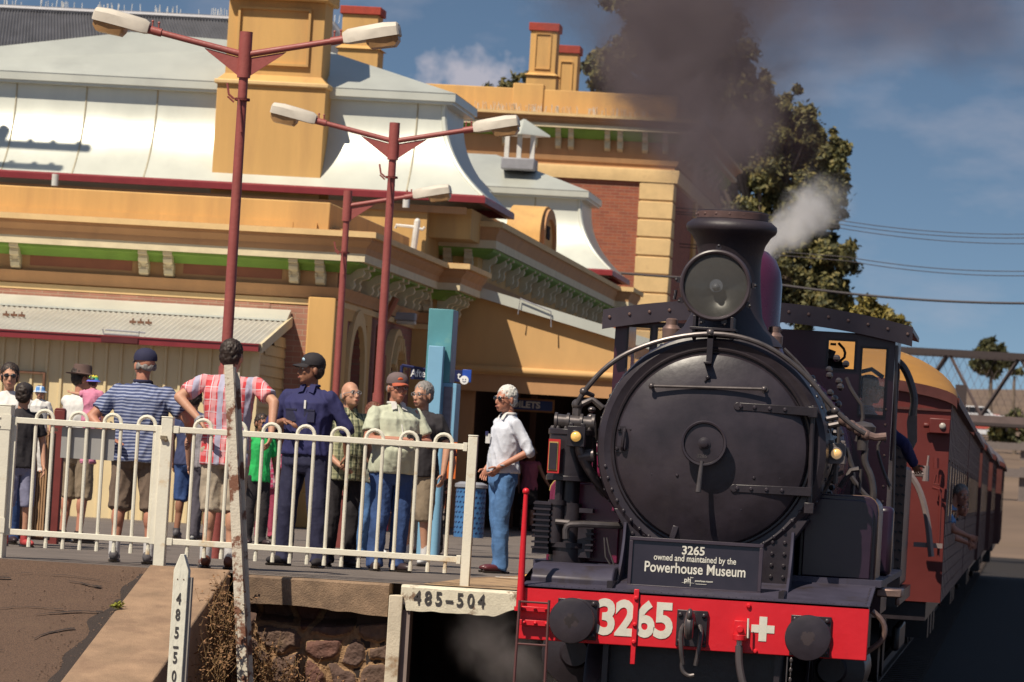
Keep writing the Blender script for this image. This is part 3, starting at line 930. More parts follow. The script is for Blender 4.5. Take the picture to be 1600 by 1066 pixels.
a = G(632, 917.5); b = G(720, 906); c = G(812, 902)
a.y = max(a.y, PY + .12); b.y = max(b.y, PY + .3)
sheet('platform_end_patch', [(-4.95, PY, .007), (EX, PY, .007), (EX, 38.38, .007), (c.x, c.y, .007), (b.x, b.y, .007), (a.x, a.y, .007)], M('tan_concrete', (.38, .25, .14), .9, var=.2, scale=5, bump=.3, col2=(.17, .10, .065), amt=.5, s2=4, hard=.15))
OL = M('orange_line_paint', (.62, .30, .07), .8, var=.2, scale=10)
sheet('painted_line', [(a.x, a.y - .05, .011), (b.x, b.y - .05, .011), (c.x, c.y - .05, .011), (c.x, c.y + .12, .011), (b.x, b.y + .09, .011), (a.x, a.y + .06, .011)], OL)
sheet('painted_line', [(c.x - .02, c.y - .05, .015), (c.x + .08, c.y - .05, .015), (c.x - .1, 140, .015), (c.x - .2, 140, .015)], OL)
WL = M('white_line_paint', (.72, .68, .60), .8, var=.1, scale=10)
q, r_ = G(775, 904.5), G(812, 908)
sheet('painted_line', [(q.x, q.y - .12, .019), (EX - .05, q.y - .16, .019), (EX - .05, q.y + .05, .019), (q.x, q.y + .03, .019)], WL)
q = G(795, 893)
sheet('painted_line', [(EX - .62, q.y, .023), (EX - .5, q.y, .023), (EX - .5, 140, .023), (EX - .62, 140, .023)], WL)
# cracks / joints in the platform asphalt
random.seed(11)
mb = MB()
def crack(mb, p, d, n, st_, wd, z=.006, slope=None):
    p = V(p); ang = atan2(d[1], d[0])
    pts = [p.copy()]
    for i in range(n):
        ang += random.uniform(-.5, .5); ang = ang * .8 + atan2(d[1], d[0]) * .2
        p = p + V((cos(ang), sin(ang), 0)) * st_ * random.uniform(.6, 1.3)
        pts.append(p.copy())
    for i in range(len(pts) - 1):
        w0 = wd * random.uniform(.4, 1.4) * (1 - i / n * .7)
        def zf(q): return (slope(q) if slope else 0) + z
        a_, b_ = pts[i], pts[i + 1]
        nn = V((-(b_ - a_).y, (b_ - a_).x, 0)).normalized() * w0
        mb.add([(a_.x - nn.x, a_.y - nn.y, zf(a_ - nn)), (b_.x - nn.x, b_.y - nn.y, zf(b_ - nn)), (b_.x + nn.x, b_.y + nn.y, zf(b_ + nn)), (a_.x + nn.x, a_.y + nn.y, zf(a_ + nn))], [(0, 1, 2, 3)])
for (x, y) in ((-8.5, 38.3), (-6.3, 39.8), (-5.4, 42), (-7.4, 45), (-4.9, 46), (-9, 49)):
    crack(mb, (x, y, 0), (1, random.uniform(-.2, .2)), 22, .12, .012)
TAR = M('crack_dark', (.018, .011, .009), .9)
o = mb.build('surface_cracks', TAR, origin=(0, 0, 0), fix=False); o['kind'] = 'structure'
# ramp
SL = .244
KX0, KX1 = -6.89, -6.23
def rz(p): return -(PY - p.y) * SL
nx, ny = 40, 60
mb = MB()
vs = []
for j in range(ny + 1):
    for i in range(nx + 1):
        x = -15 + (KX0 + .3 + 15) * i / nx; y = 31.5 + (PY + .0 - 31.5) * j / ny
        vs.append((x, y, rz(V((x, y, 0))) + noise.noise((x * 1.5, y * 1.5, 3)) * .012 * (j < ny)))
mb.add(vs, [(j * (nx + 1) + i, j * (nx + 1) + i + 1, (j + 1) * (nx + 1) + i + 1, (j + 1) * (nx + 1) + i) for j in range(ny) for i in range(nx)])
o = mb.build('ramp', BASPH, origin=(0, 0, 0), fix=False); o['kind'] = 'structure'
mb = MB()
def K(y): return -(PY - y) * SL
mb.prism([(KX0, 0), (KX1, 0), (KX1, -1), (KX0, -1)], 'y', 0, 1) if False else None
mb.add([(KX0, 30, K(30) + .03), (KX1, 30, K(30) + .03), (KX1, PY - .05, .028), (KX0, PY - .05, .028), (KX0, 30, -3.4), (KX1, 30, -3.4), (KX1, PY - .05, -3.4), (KX0, PY - .05, -3.4)],
       [(0, 1, 2, 3), (0, 4, 5, 1), (1, 5, 6, 2), (2, 6, 7, 3), (3, 7, 4, 0)])
o = mb.build('ramp_kerb', CONC, bevel=.015); tag(o, 'long concrete kerb along the edge of the brown ramp', 'kerb')
# ragged dark gap and cracks between the ramp asphalt and the kerb
mb = MB()
random.seed(4)
prev = None
y = PY - .25
lx = KX0 + .01
while y > 33:
    t = (PY - y)
    wdt = .03 + .10 * max(0, noise.noise((y * 2.1, 0, 5)) + .35) + (.05 if t > 1 else 0)
    cur_ = (lx - wdt, y)
    if prev:
        mb.add([(prev[0], prev[1], K(prev[1]) + .008 + .006), (lx, prev[1], K(prev[1]) + .014), (lx, y, K(y) + .014), (cur_[0], y, K(y) + .014)], [(0, 1, 2, 3)])
    prev = cur_
    y -= .05
for (x, y, d, n_, wd_) in ((-7.15, 36.9, (-1, .1), 4, .02), (-6.98, 36.2, (-1, -.5), 6, .022), (-7.1, 35.7, (-1, -.6), 5, .02), (-7.9, 37.0, (-1, -.3), 8, .016), (-7.3, 36.2, (-1, .06), 22, .006), (-7.1, 37.05, (-1, .05), 18, .005), (-7.5, 35.0, (-1, -.02), 20, .005)):
    crack(mb, (x, y, 0), d, n_, .09, wd_, .016, rz)
o = mb.build('ramp_cracks', M('gap_gravel', (.045, .03, .024), .95, var=.5, scale=90, bump=1, bscale=90), origin=(0, 0, 0), fix=False); o['kind'] = 'structure'

random.seed(77)
mb = MB()
for i in range(260):
    y = random.uniform(34, PY - .15)
    x = KX0 - abs(random.gauss(0, .22)) - .01 if i % 3 else random.uniform(-8.9, KX0)
    r = random.uniform(.003, .009)
    mb.ell((x, y, rz(V((x, y, 0))) + .012 + r * .4), (r * random.uniform(.8, 1.5), r, r * .7), (0, 0, random.random() * 3), n=5, m=3)
o = mb.build('loose_gravel', M('gravel_bits', (.16, .10, .07), .9, var=.6, scale=40), origin=(0, 0, 0), angle=10); tag(o, 'loose gravel bits scattered on the brown ramp', 'gravel', kind='stuff')

# ============================================================ platform end: rubble wall, coping beam, pillar, lintel, opening
random.seed(21)
pw = thing('platform_end_wall', 'rubble stone end wall of the platform under a weathered concrete beam', 'wall', (-5.5, PY, -1.36))
x0, x1, z0, z1 = -6.23, -4.93, -1.4, -.22
seeds = []
g = .255
for j in range(-1, 7):
    for i in range(-1, 8):
        seeds.append((x0 + (i + .5 + random.uniform(-.42, .42)) * g + (.1 if j % 2 else 0), z1 - (j + .5 + random.uniform(-.38, .38)) * g * .88, random.random()))
NX, NZ = 170, 150
vs = []; cl = []
for j in range(NZ + 1):
    for i in range(NX + 1):
        x = x0 + (x1 - x0) * i / NX; z = z0 + (z1 - z0) * j / NZ
        xx = x + .03 * noise.noise((x * 9, z * 9, 1)); zz_ = z + .03 * noise.noise((x * 9, z * 9, 7))
        ds = sorted(((xx - s_[0]) ** 2 + ((zz_ - s_[1]) * 1.15) ** 2, k) for k, s_ in enumerate(seeds))
        e_ = (sqrt(ds[1][0]) - sqrt(ds[0][0]))
        k = ds[0][1]
        edge = min(1, max(0, (e_ - .03) / .05))
        cr_ = seeds[k][2]
        d = edge ** .6 * (.022 + .028 * cr_) + .014 * noise.noise((x * 14, z * 14, 2)) + .006 * noise.noise((x * 50, z * 50, 2))
        top = max(0, (z - (z1 - .12 - .05 * sin((x - x0) * 2.6))) / .06)
        d -= .25 * min(1, top)
        vs.append((x, PY + .02 - d, z)); cl.append((edge, k))
mb = MB()
mb.add(vs, [])
for j in range(NZ):
    for i in range(NX):
        a = j * (NX + 1) + i
        e_, k = cl[a]
        mb.f.append([a, a + 1, a + NX + 2, a + NX + 1]); mb.mi.append(0 if e_ < .32 else 1 + k % 3)
MORT = M('sandy_mortar', (.30, .18, .095), .95, var=.3, scale=14, bump=.6, bscale=90, col2=(.14, .08, .05), amt=.47, s2=6)
ST1 = M('red_stone', (.135, .062, .046), .85, var=.3, scale=9, bump=.5, bscale=60, col2=(.2, .11, .07), amt=.4, s2=7)
ST2 = M('brown_stone', (.10, .058, .045), .85, var=.3, scale=9, bump=.5, bscale=60)
ST3 = M('grey_stone', (.125, .075, .055), .85, var=.35, scale=7, bump=.5, bscale=60, col2=(.2, .13, .08), amt=.42, s2=5)
mb.build('rubble_face', [MORT, ST1, ST2, ST3], pw, angle=50)
CB = M('mossy_concrete', (.25, .165, .105), .9, var=.3, scale=9, bump=.4, bscale=80, col2=(.10, .064, .045), amt=.54, s2=3.2, hard=.25)
mb = MB()
N_ = 40
for i in range(N_):
    a = x0 + .16 + (x1 - x0 - .16) * i / N_; b = x0 + .16 + (x1 - x0 - .16) * (i + 1) / N_
    def bz(x): return -.245 + .022 * sin((x - x0) * 3.4) - .012 * noise.noise((x * 7, 0, 0))
    yf = 37.44
    vs = [(a, yf, bz(a)), (b, yf, bz(b)), (b, yf, -.02), (a, yf, -.02), (a, 37.9, bz(a)), (b, 37.9, bz(b)), (b, 37.9, -.003), (a, 37.9, -.003), (a, yf + .02, -.003), (b, yf + .02, -.003)]
    mb.add(vs, [(0, 1, 2, 3), (3, 2, 9, 8), (8, 9, 6, 7), (0, 4, 5, 1)])
    if i == 0: mb.f.append([len(mb.v) - 10 + k for k in (0, 3, 8, 7, 4)]); mb.mi.append(0)
    if i == N_ - 1: mb.f.append([len(mb.v) - 10 + k for k in (1, 5, 6, 9, 2)]); mb.mi.append(0)
mb.build('coping_beam', CB, pw)
WCON = M('flaking_white_paint', (.66, .60, .47), .85, var=.12, scale=9, bump=.25, bscale=60, col2=(.22, .14, .09), amt=.42, s2=7, hard=.08)
a, b = P(608, 950, 37.4), P(629, 950, 37.4)
mb = MB(); mb.bb(a.x, b.x, 37.36, 37.62, -1.4, -.09); mb.build('pillar', M('white_pillar', (.60, .52, .40), .85, var=.12, scale=6, bump=.2, col2=(.30, .19, .11), amt=.44, s2=5), pw, bevel=.006)
mb = MB(); mb.bb(b.x + .001, b.x + .06, 37.42, 37.62, -1.4, -.2); mb.build('pillar_side', M('grey_pillar_side', (.25, .19, .17), .8), pw)  # grey strip for the pillar's right side face
lx0, lx1 = b.x - .02, EX + .0
mb = MB()
N_ = 60
vs = []
for i in range(N_ + 1):
    x = lx0 + (lx1 - lx0) * i / N_
    bzv = -.205 - .015 * noise.noise((x * 8, 3, 0)) + (.10 * max(0, (x - (lx1 - .28)) / .28))
    if i < 3: bzv += .05
    vs += [(x, 37.40 - .003 * noise.noise((x * 20, 0, 0)), bzv), (x, 37.40, -.02 - .01 * abs(noise.noise((x * 11, 0, 4)))), (x, 37.43, -.002), (x, 37.7, -.002), (x, 37.7, bzv)]
fs = []
for i in range(N_):
    for k in range(5):
        j = (k + 1) % 5
        fs.append((i * 5 + k, i * 5 + j, (i + 1) * 5 + j, (i + 1) * 5 + k))
fs += [(0, 1, 2, 3, 4), tuple(N_ * 5 + k for k in (4, 3, 2, 1, 0))]
mb.add(vs, fs)
ln_ = mb.build('painted_lintel', WCON, pw)
STEN = M('stencil_paint', (.05, .045, .045), .8, var=.3, scale=30)
c = P(699, 938, 37.38)
def stencil(ch, size, loc, par, xs=.8):
    m_ = text_mb(ch, size, FRONT, loc, .002, .002, xs if ch != '-' else 1.5)
    return m_.build('stencil_character', STEN, par)
chs = '485-504'
for i, ch in enumerate(chs):
    px = 652 + i * (752 - 652) / 6.0
    p = P(px, 936.5 + (px - 699) * .06, 37.385); stencil(ch, .150, (p.x, 37.392, p.z - .004), ln_)
# undercroft (void below the platform) and platform side wall
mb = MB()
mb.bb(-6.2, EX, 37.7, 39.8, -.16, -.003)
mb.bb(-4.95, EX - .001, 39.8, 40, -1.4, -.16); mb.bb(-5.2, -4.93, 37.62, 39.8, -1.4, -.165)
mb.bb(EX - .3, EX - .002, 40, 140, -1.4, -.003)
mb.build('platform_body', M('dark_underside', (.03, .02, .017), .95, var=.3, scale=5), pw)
mb = MB(); mb.bb(-40, KX0 - .01, PY - .01, PY + .05, -1.4, -.01); mb.build('retaining_face', DARK, pw)

# dry weeds at the foot of the wall
def weeds(name, label, boxes, n, seed, mats, hgt):
    random.seed(seed)
    mb = MB()
    for i in range(n):
        bx_ = random.choice(boxes)
        x, y, z = (random.uniform(bx_[k], bx_[k + 1]) for k in (0, 2, 4))
        h = random.uniform(.3, 1) * hgt
        p = V((x, y, z)); d = V((random.uniform(-.4, .4), random.uniform(-.3, .1), 1)).normalized()
        pts = [p]
        for k in range(5):
            d = (d + V((random.uniform(-.35, .35), random.uniform(-.3, .3), random.uniform(-.15, .1)))).normalized()
            p = p + d * h / 5; pts.append(p)
        mb.m = 0
        mb.tube(pts, [.003, .0012], 3, cap=False)
        mb.m = 1
        for q_ in pts[1:]:
            for _ in range(3):
                a = random.uniform(0, 2 * pi); l = random.uniform(.012, .035)
                e_ = q_ + V((cos(a) * l, sin(a) * l * .5, random.uniform(-.01, .02)))
                s_ = V((-sin(a), cos(a), random.uniform(-1, 1))).normalized() * l * .35
                mb.add([q_, (q_ + e_) / 2 + s_, e_, (q_ + e_) / 2 - s_], [(0, 1, 2, 3)])
    o = mb.build(name, mats, origin=(boxes[0][0], boxes[0][2], boxes[0][4]), fix=False, angle=180)
    return tag(o, label, 'weeds', kind='stuff')
STRW = M('dry_straw', (.36, .22, .10), .9, var=.3, scale=20); DRYL = M('dry_leaf', (.22, .115, .055), .9, var=.45, scale=30)
weeds('dry_weeds', 'dry brown weeds climbing the stone platform wall', [(-6.2, -5.5, 37.25, 37.42, -1.36, -.75), (-6.2, -5.75, 37.2, 37.4, -1.2, -.8), (-5.5, -4.95, 37.3, 37.42, -1.36, -1.1)], 420, 1, [STRW, DRYL], .42)
weeds('dry_weeds', 'dry tangled weeds beside the ramp kerb behind the marker post', [(-6.2, -6.0, 35.6, 37.3, -1.3, -.6), (-6.22, -6.1, 36.4, 37.4, -.9, -.3)], 330, 2, [STRW, DRYL], .4)
weeds('green_sprig', 'small yellow green sprig growing in the kerb gap', [(KX0 - .02, KX0 + .03, 36.15, 36.4, -.30, -.28)], 14, 3, [M('sprig', (.20, .20, .03), .9), M('sprig_leaf', (.24, .24, .03), .9)], .05)

# ============================================================ fence and gate with hooped pickets
FW = M('fence_white_paint', (.72, .68, .57), .45, var=.05, scale=5, bump=.1, bscale=60, col2=(.55, .38, .20), amt=.40, s2=3, hard=.12)
FY = 37.9
zt_ = P(467, 683, FY).z; zb_ = P(467, 859, FY).z
def picket_pair(xa, xb, par, rt=None):
    mb = MB()
    r = .0155
    top = zt_ + .022
    c = (xa + xb) / 2; w_ = (xb - xa) / 2
    pts = [(xa, FY, zb_ - .10), (xa, FY, top)] + [(c - w_ * cos(pi * i / 8), FY, top + w_ * sin(pi * i / 8) * 1.0) for i in range(1, 8)] + [(xb, FY, top), (xb, FY, zb_ - .10)]
    mb.tube(pts, r, 8)
    for x in (xa, xb): mb.cyl((x, FY, zb_ - .115), (x, FY, zb_ - .07), .018, n=8)
    return mb.build('hooped_picket', FW, par)
gate = thing('platform_gate', 'white steel gate with hooped pickets and a grey plate, left of the fence', 'gate', (-7.5, FY, 0))
fence = thing('platform_fence', 'white steel fence with hooped pickets in front of the crowd at the platform end', 'fence', (-5.6, FY, 0))
def X_(px, py=680): return P(px, py, FY).x
pp = .1405
first = X_(298.5, 760)
k = 0
x = first
while x + pp < X_(735) - .03:
    picket_pair(x, x + pp, fence); x += pp * 2
gx = X_(237, 760)
for k in range(4):
    picket_pair(gx - pp * 2 * k - pp, gx - pp * 2 * k, gate)
a, b = X_(262), X_(738)
h = .024
mb = MB(); mb.bb(a, b, FY - h, FY + h, zt_ - h, zt_ + h); mb.build('top_rail', FW, fence, bevel=.004)
mb = MB(); mb.bb(a, b, FY - h, FY + h, zb_ - h, zb_ + h); mb.build('bottom_rail', FW, fence, bevel=.004)
ga, gb = X_(21), X_(249)
for nm_, z in (('top_rail', zt_), ('bottom_rail', zb_)):
    mb = MB(); mb.bb(ga, gb, FY - h, FY + h, z - h, z + h); mb.build(nm_, FW, gate, bevel=.004)
for x in (ga, gb):
    mb = MB(); mb.bb(x - .027, x + .027, FY - .027, FY + .027, zb_ - .03, zt_ + .027); mb.build('stile', FW, gate, bevel=.004)
pl_ = M('grey_plate', (.36, .35, .34), .5, metal=.3, var=.06, scale=3)
a, b = P(96, 664, FY), P(176, 724, FY)
mb = MB(); mb.bb(a.x, b.x, FY + .032, FY + .036, b.z + .02, zt_ - .03); mb.build('metal_plate', pl_, gate)
def post(x, w_, zt, par, nm='post'):
    mb = MB(); mb.bb(x - w_ / 2, x + w_ / 2, FY - w_ / 2, FY + w_ / 2, -.01, zt - .012); mb.bb(x - w_ / 2 - .003, x + w_ / 2 + .003, FY - w_ / 2 - .003, FY + w_ / 2 + .003, zt - .012, zt)
    return mb.build(nm, FW, par, bevel=.005)
post(X_(262, 670), .092, P(262, 651, FY).z, fence)
p_ = post(X_(739, 700), .075, P(740, 680, FY).z, fence)
mb = MB()
for z in (zt_, zb_):
    mb.bb(X_(739) - .07, X_(739) - .035, FY - .04, FY + .04, z - .035, z + .035)
    mb.bb(X_(266) + .03, X_(266) + .075, FY - .035, FY + .035, z - .03, z + .03)
mb.build('rail_bracket', FW, fence, bevel=.003)
gp = post(P(3, 680, FY).x, .16, P(6, 632, FY).z, gate, 'gate_post')
for z in (zt_ - .02, zb_ + .05):
    mb = MB(); mb.bb(ga - .13, ga - .01, FY - .085, FY - .075, z - .06, z + .06); mb.cyl((ga - .035, FY - .06, z - .07), (ga - .035, FY - .06, z + .07), .014, n=8)
    for d in (-.035, .035): mb.ell((ga - .1, FY - .088, z + d), .009, n=6, m=4)
    mb.build('hinge', FW, gate)
mb = MB(); mb.box((X_(258), FY - .06, P(258, 684, FY).z), (.05, .03, .03)); mb.ell((X_(262), FY - .065, P(258, 684, FY).z - .015), (.018, .012, .018), n=8, m=6); mb.build('latch', M('brass_latch', (.30, .24, .16), .5, metal=.5), gate)

# leaning angle-iron post
RW = M('rusty_white_paint', (.62, .56, .46), .6, var=.1, scale=6, bump=.25, bscale=50, col2=(.20, .085, .05), amt=.49, s2=4.5, hard=.05)
t0, t1 = P(357, 570, 36.8), P(381, 1110, 36.8)
mb = MB()
d = (t0 - t1); L_ = d.length
ang = atan2(d.x, d.z)
mb.x = Matrix.Translation(t1) @ Matrix.Rotation(ang, 4, 'Y')
w0, w1 = .082, .070
mb.add([(-w0 / 2, 0, 0), (w0 / 2, 0, 0), (w1 / 2, 0, L_), (-w1 / 2, 0, L_), (-w0 / 2, .012, 0), (w0 / 2, .012, 0), (w1 / 2, .012, L_), (-w1 / 2, .012, L_)], [(0, 1, 2, 3), (4, 7, 6, 5), (0, 4, 5, 1), (1, 5, 6, 2), (2, 6, 7, 3), (3, 7, 4, 0)])
mb.bb(w1 / 2 - .005, w1 / 2 + .007, .012, .11, 0, L_ - .02)
mb.bb(w1 / 2 + .007, w1 / 2 + .035, .095, .11, 0, L_ - .06)
lpst = mb.build('leaning_post', RW); tag(lpst, 'flaking white rusty steel post leaning in front of the fence', 'post')
mb = MB(); mb.x = Matrix.Translation(t1) @ Matrix.Rotation(ang, 4, 'Y')
for zz_ in (.5, .95, 1.45, 1.9, 2.3): mb.cyl((w1 / 2 + .026, .135, zz_), (w1 / 2 + .026, .12, zz_), .011, n=6)
mb.build('bolts', RUST, lpst) if False else None
# marker post
mk_ = thing('marker_post', 'pointed white timber post with stencilled numbers beside the ramp kerb', 'post', (-6.12, 34.3, -1.36))
MY = 34.3
a, b = P(270, 915, MY), P(293, 915, MY)
zs, za_ = P(281, 891, MY).z, P(281, 866, MY).z
xc = (a.x + b.x) / 2; hw = (b.x - a.x) / 2
mb = MB(); mb.prism([(a.x, -1.36), (b.x, -1.36), (b.x, zs), (xc + .012, za_), (xc - .012, za_), (a.x, zs)], 'y', MY, MY + .1)
mb.build('timber', M('white_timber', (.70, .68, .58), .7, var=.08, scale=5, bump=.4, bscale=30, col2=(.50, .44, .34), amt=.4, s2=6, stretch=(1, 1, .3)), mk_, bevel=.004)
mb = MB(); mb.bb(b.x + .001, b.x + .025, MY + .03, MY + .1, -1.36, zs - .05); mb.build('post_side_shade', M('grey_side_shade', (.33, .30, .27), .8), mk_)  # grey strip stands in for shade on the post's right face
for i, ch in enumerate('485-504'):
    p = P(275 - (935 + i * 24.5 - 935) * .075, 936 + [0, 25, 53, 73, 92, 121, 146][i], MY)
    m_ = text_mb(ch, .115, FRONT, (xc - .004, MY - .004, p.z), .002, .002, .62 if ch != '-' else 1.2); m_.build('stencil_character', STEN, mk_)
for dx in (-.022, .024):
    mb = MB(); mb.ell((xc + dx, MY - .002, P(278, 905, MY).z), .005, n=6, m=4); mb.build('nail', RUST, mk_)

# ============================================================ lamp posts
LP = M('lamp_maroon', (.30, .075, .065), .5, var=.1, scale=5, bump=.15, bscale=30)
LH = M('lamp_housing', (.58, .52, .44), .55, var=.1, scale=6, col2=(.40, .34, .27), amt=.42, s2=5, hard=.3)
LL = M('lamp_lens', (.42, .24, .11), .25, var=.25, scale=8)
def lamp(X, Y, zt, arms, label, wide_z=None):
    t = thing('platform_lamp', label, 'lamp post', (X, Y, 0), 'maroon lamp posts along the platform')
    mb = MB(); mb.cyl((X, Y, -.02), (X, Y, zt - .42), .058, .043, n=16)
    mb.cyl((X, Y, -.02), (X, Y, 1.75), .066, .064, n=16); mb.cyl((X, Y, zt - .42), (X, Y, zt), .062, .060, n=16); mb.build('pole', LP, t)
    mb = MB(); zc_ = zt - .62 if zt > 4.7 else zt - .85
    mb.cyl((X, Y, zc_ - .012), (X, Y, zc_ + .012), .072, n=12); mb.cyl((X, Y, zc_ - .012), (X, Y, zc_ - .012 + .024), .072, n=12)
    mb.tube([(X - .07, Y - .03, zc_), (X - .12, Y - .04, zc_ + .04), (X - .14, Y - .04, zc_ + .14)], .011, 6)
    mb.tube([(X - .07, Y - .03, zc_ - .03), (X - .13, Y - .04, zc_ + .02)], .009, 6)
    mb.tube([(X - .02, Y - .06, zc_), (X + .02, Y - .06, zc_ - .30)], .012, 6); mb.build('clamp', LP, t)
    for s_ in arms:
        a = V((X + s_ * .05, Y, zt - .20)); b = V((X + s_ * .92, Y, zt - .02))
        mb = MB(); mb.cyl(a, b, .030, .027, n=12); mb.cyl(b - (b - a).normalized() * .14, b + (b - a).normalized() * .01, .038, n=12)
        for k in (.05, .11):
            q_ = b - (b - a).normalized() * k; mb.cyl(q_, q_ + V((0, 0, .085)), .008, n=6); mb.ell(q_ + V((0, 0, .085)), .013, n=6, m=4)
        mb.build('arm', LP, t)
        mb = MB(); mb.prism([(X + s_ * .055, zt - .235), (X + s_ * .38, zt - .165), (X + s_ * .34, zt - .20), (X + s_ * .058, zt - .40)], 'y', Y - .006, Y + .006); mb.build('gusset', LP, t)
        # lantern head as a loft along the arm direction
        d = (b - a).normalized(); up = V((-d.z * (1 if s_ > 0 else 1), 0, d.x)).normalized()
        if up.z < 0: up = -up
        def sec(l, w_, h0, h1):
            c = b + d * l
            return [c + V((0, sy * w_, 0)) * 1 + up * hh for sy, hh in ((-1, h0), (-1, h1 * .45), (-.75, h1 * .9), (-.4, h1), (.4, h1), (.75, h1 * .9), (1, h1 * .45), (1, h0))]
        secs = [sec(-.02, .06, -.035, .06), sec(.03, .085, -.045, .085), sec(.16, .12, -.045, .09), sec(.36, .135, -.045, .095), sec(.485, .13, -.045, .08), sec(.50, .11, -.04, .06)]
        mb = MB(); n_ = 8; vs = [p for s__ in secs for p in s__]
        fs = [(i * n_ + k, i * n_ + (k + 1) % n_, (i + 1) * n_ + (k + 1) % n_, (i + 1) * n_ + k) for i in range(len(secs) - 1) for k in range(n_)] + [tuple(range(n_)), tuple(range((len(secs) - 1) * n_, len(secs) * n_))]
        mb.add(vs, fs); hd = mb.build('lamp_head', LH, t)
        def sec2(l, w_, h0): 
            c = b + d * l
            return [c + V((0, -w_, 0)) + up * -.046, c + V((0, w_, 0)) + up * -.046, c + V((0, w_ * .8, 0)) + up * h0, c + V((0, -w_ * .8, 0)) + up * h0]
        secs = [sec2(.19, .10, -.08), sec2(.22, .115, -.125), sec2(.44, .115, -.135), sec2(.485, .10, -.09)]
        mb = MB(); n_ = 4; vs = [p for s__ in secs for p in s__]
        fs = [(i * n_ + k, i * n_ + (k + 1) % n_, (i + 1) * n_ + (k + 1) % n_, (i + 1) * n_ + k) for i in range(len(secs) - 1) for k in range(n_)] + [tuple(range(n_)), tuple(range((len(secs) - 1) * n_, len(secs) * n_))]
        mb.add(vs, fs); mb.build('lens', LL, hd)
    return t
p = P(385, 50, 42.6); lamp(p.x, 42.6, p.z, (-1, 1), 'nearest and tallest maroon lamp post with two arms, behind the man in red check')
p = P(617, 192, 53); lamp(p.x, 53, p.z, (-1, 1), 'second maroon lamp post with two arms, beside the bald man')
p = P(544, 298, 64); lamp(p.x, 64, p.z, (1,), 'farthest maroon lamp post with a single arm by the building corner')

# service mast and wall lamp on the wing
mb = MB()
Y = 74.0
pts = [P(652, 348, Y), P(644, 404, Y), P(637, 462, Y), P(603, 490, Y)]
mb.tube(pts, .05, 10); mb.ell(P(652, 347, Y), (.05, .05, .06), n=10, m=6)
mb.tube([P(618, 357, Y), P(619, 352, Y), P(648, 355, Y), P(660, 359, Y), P(664, 355, Y)], .025, 6)
o = mb.build('service_mast', WPL); tag(o, 'white cable mast bent over the cornice of the station wing', 'mast')
wl = thing('wall_lamp', 'grey tubular lamp sticking out from the station side wall', 'lamp', P(603, 498, 72))
a, b = P(600, 494, 72), P(650, 500, 72)
mb = MB(); mb.bb(a.x, b.x, 71.9, 72.1, b.z - .02, b.z + .10); mb.build('housing', GPL, wl, bevel=.02)
mb = MB(); mb.bb(a.x + .2, b.x, 71.92, 72.08, b.z - .08, b.z - .021); mb.build('diffuser', LH, wl, bevel=.02)

# ============================================================ information totem, signs, bin, posts
BLU = M('light_blue_paint', (.21, .42, .60), .45, var=.06, scale=3, bump=.05)
TEAL = M('teal_board', (.10, .30, .34), .5, var=.15, scale=2, col2=(.24, .40, .26), amt=.42, s2=4, hard=.3)
tt = thing('information_totem', 'tall light blue and teal information totem near the lamp post', 'sign', (G(672, 868).x, 50.8, 0))
Y = 50.8
a, b = P(671, 482, Y + .2), P(709, 486, Y + .2)
zl = P(700, 598, Y).z
mb = MB(); mb.bb(a.x, b.x, Y + .18, Y + .62, zl, a.z); mb.build('header_box', TEAL, tt, bevel=.006)
mb = MB(); mb.bb(b.x + .001, b.x + .004, Y + .19, Y + .61, zl + .01, a.z - .01); mb.build('header_side', M('grey_blue_side', (.22, .26, .34), .5), tt)
a2, b2 = P(670, 540, Y), P(693, 540, Y)
mb = MB(); mb.bb(a2.x, b2.x, Y, Y + .16, 0, a2.z); mb.build('front_post', BLU, tt, bevel=.006)
a3, b3 = P(689, 600, Y + .2), P(714, 600, Y + .2)
mb = MB(); mb.bb(a3.x, b3.x, Y + .18, Y + .58, P(700, 690, Y).z, zl - .001); mb.bb(a3.x, a3.x + .06, Y + .2, Y + .5, 0, P(700, 690, Y).z); mb.build('rear_post', BLU, tt, bevel=.006)
zA, zB = P(700, 604, Y).z, P(700, 676, Y).z
mb = MB(); mb.bb(b2.x + .012, b3.x - .04, Y + .172, Y + .181, zB, zA); mb.build('map_panel', M('grey_panel', (.16, .14, .18), .35, var=.25, scale=12), tt)
mb = MB(); mb.cyl((a3.x + .06, Y - .02, 0), (a3.x + .06, Y - .02, P(695, 690, Y).z), .05, n=12); mb.tube([(a3.x + .06, Y - .02, P(695, 690, Y).z), (a3.x + .03, Y + .0, P(690, 672, Y).z)], [.05, .03], 10); mb.build('pipe_post', BLU, tt)
for px, py in ((712, 545), (712, 560)):
    q_ = P(px, py, Y + .3); mb = text_mb('A' if py < 550 else '8', .13, SIDEX, (b.x + .005, Y + .36, q_.z), .002); mb.build('faded_mark', M('pale_mark', (.45, .48, .55), .6), tt)
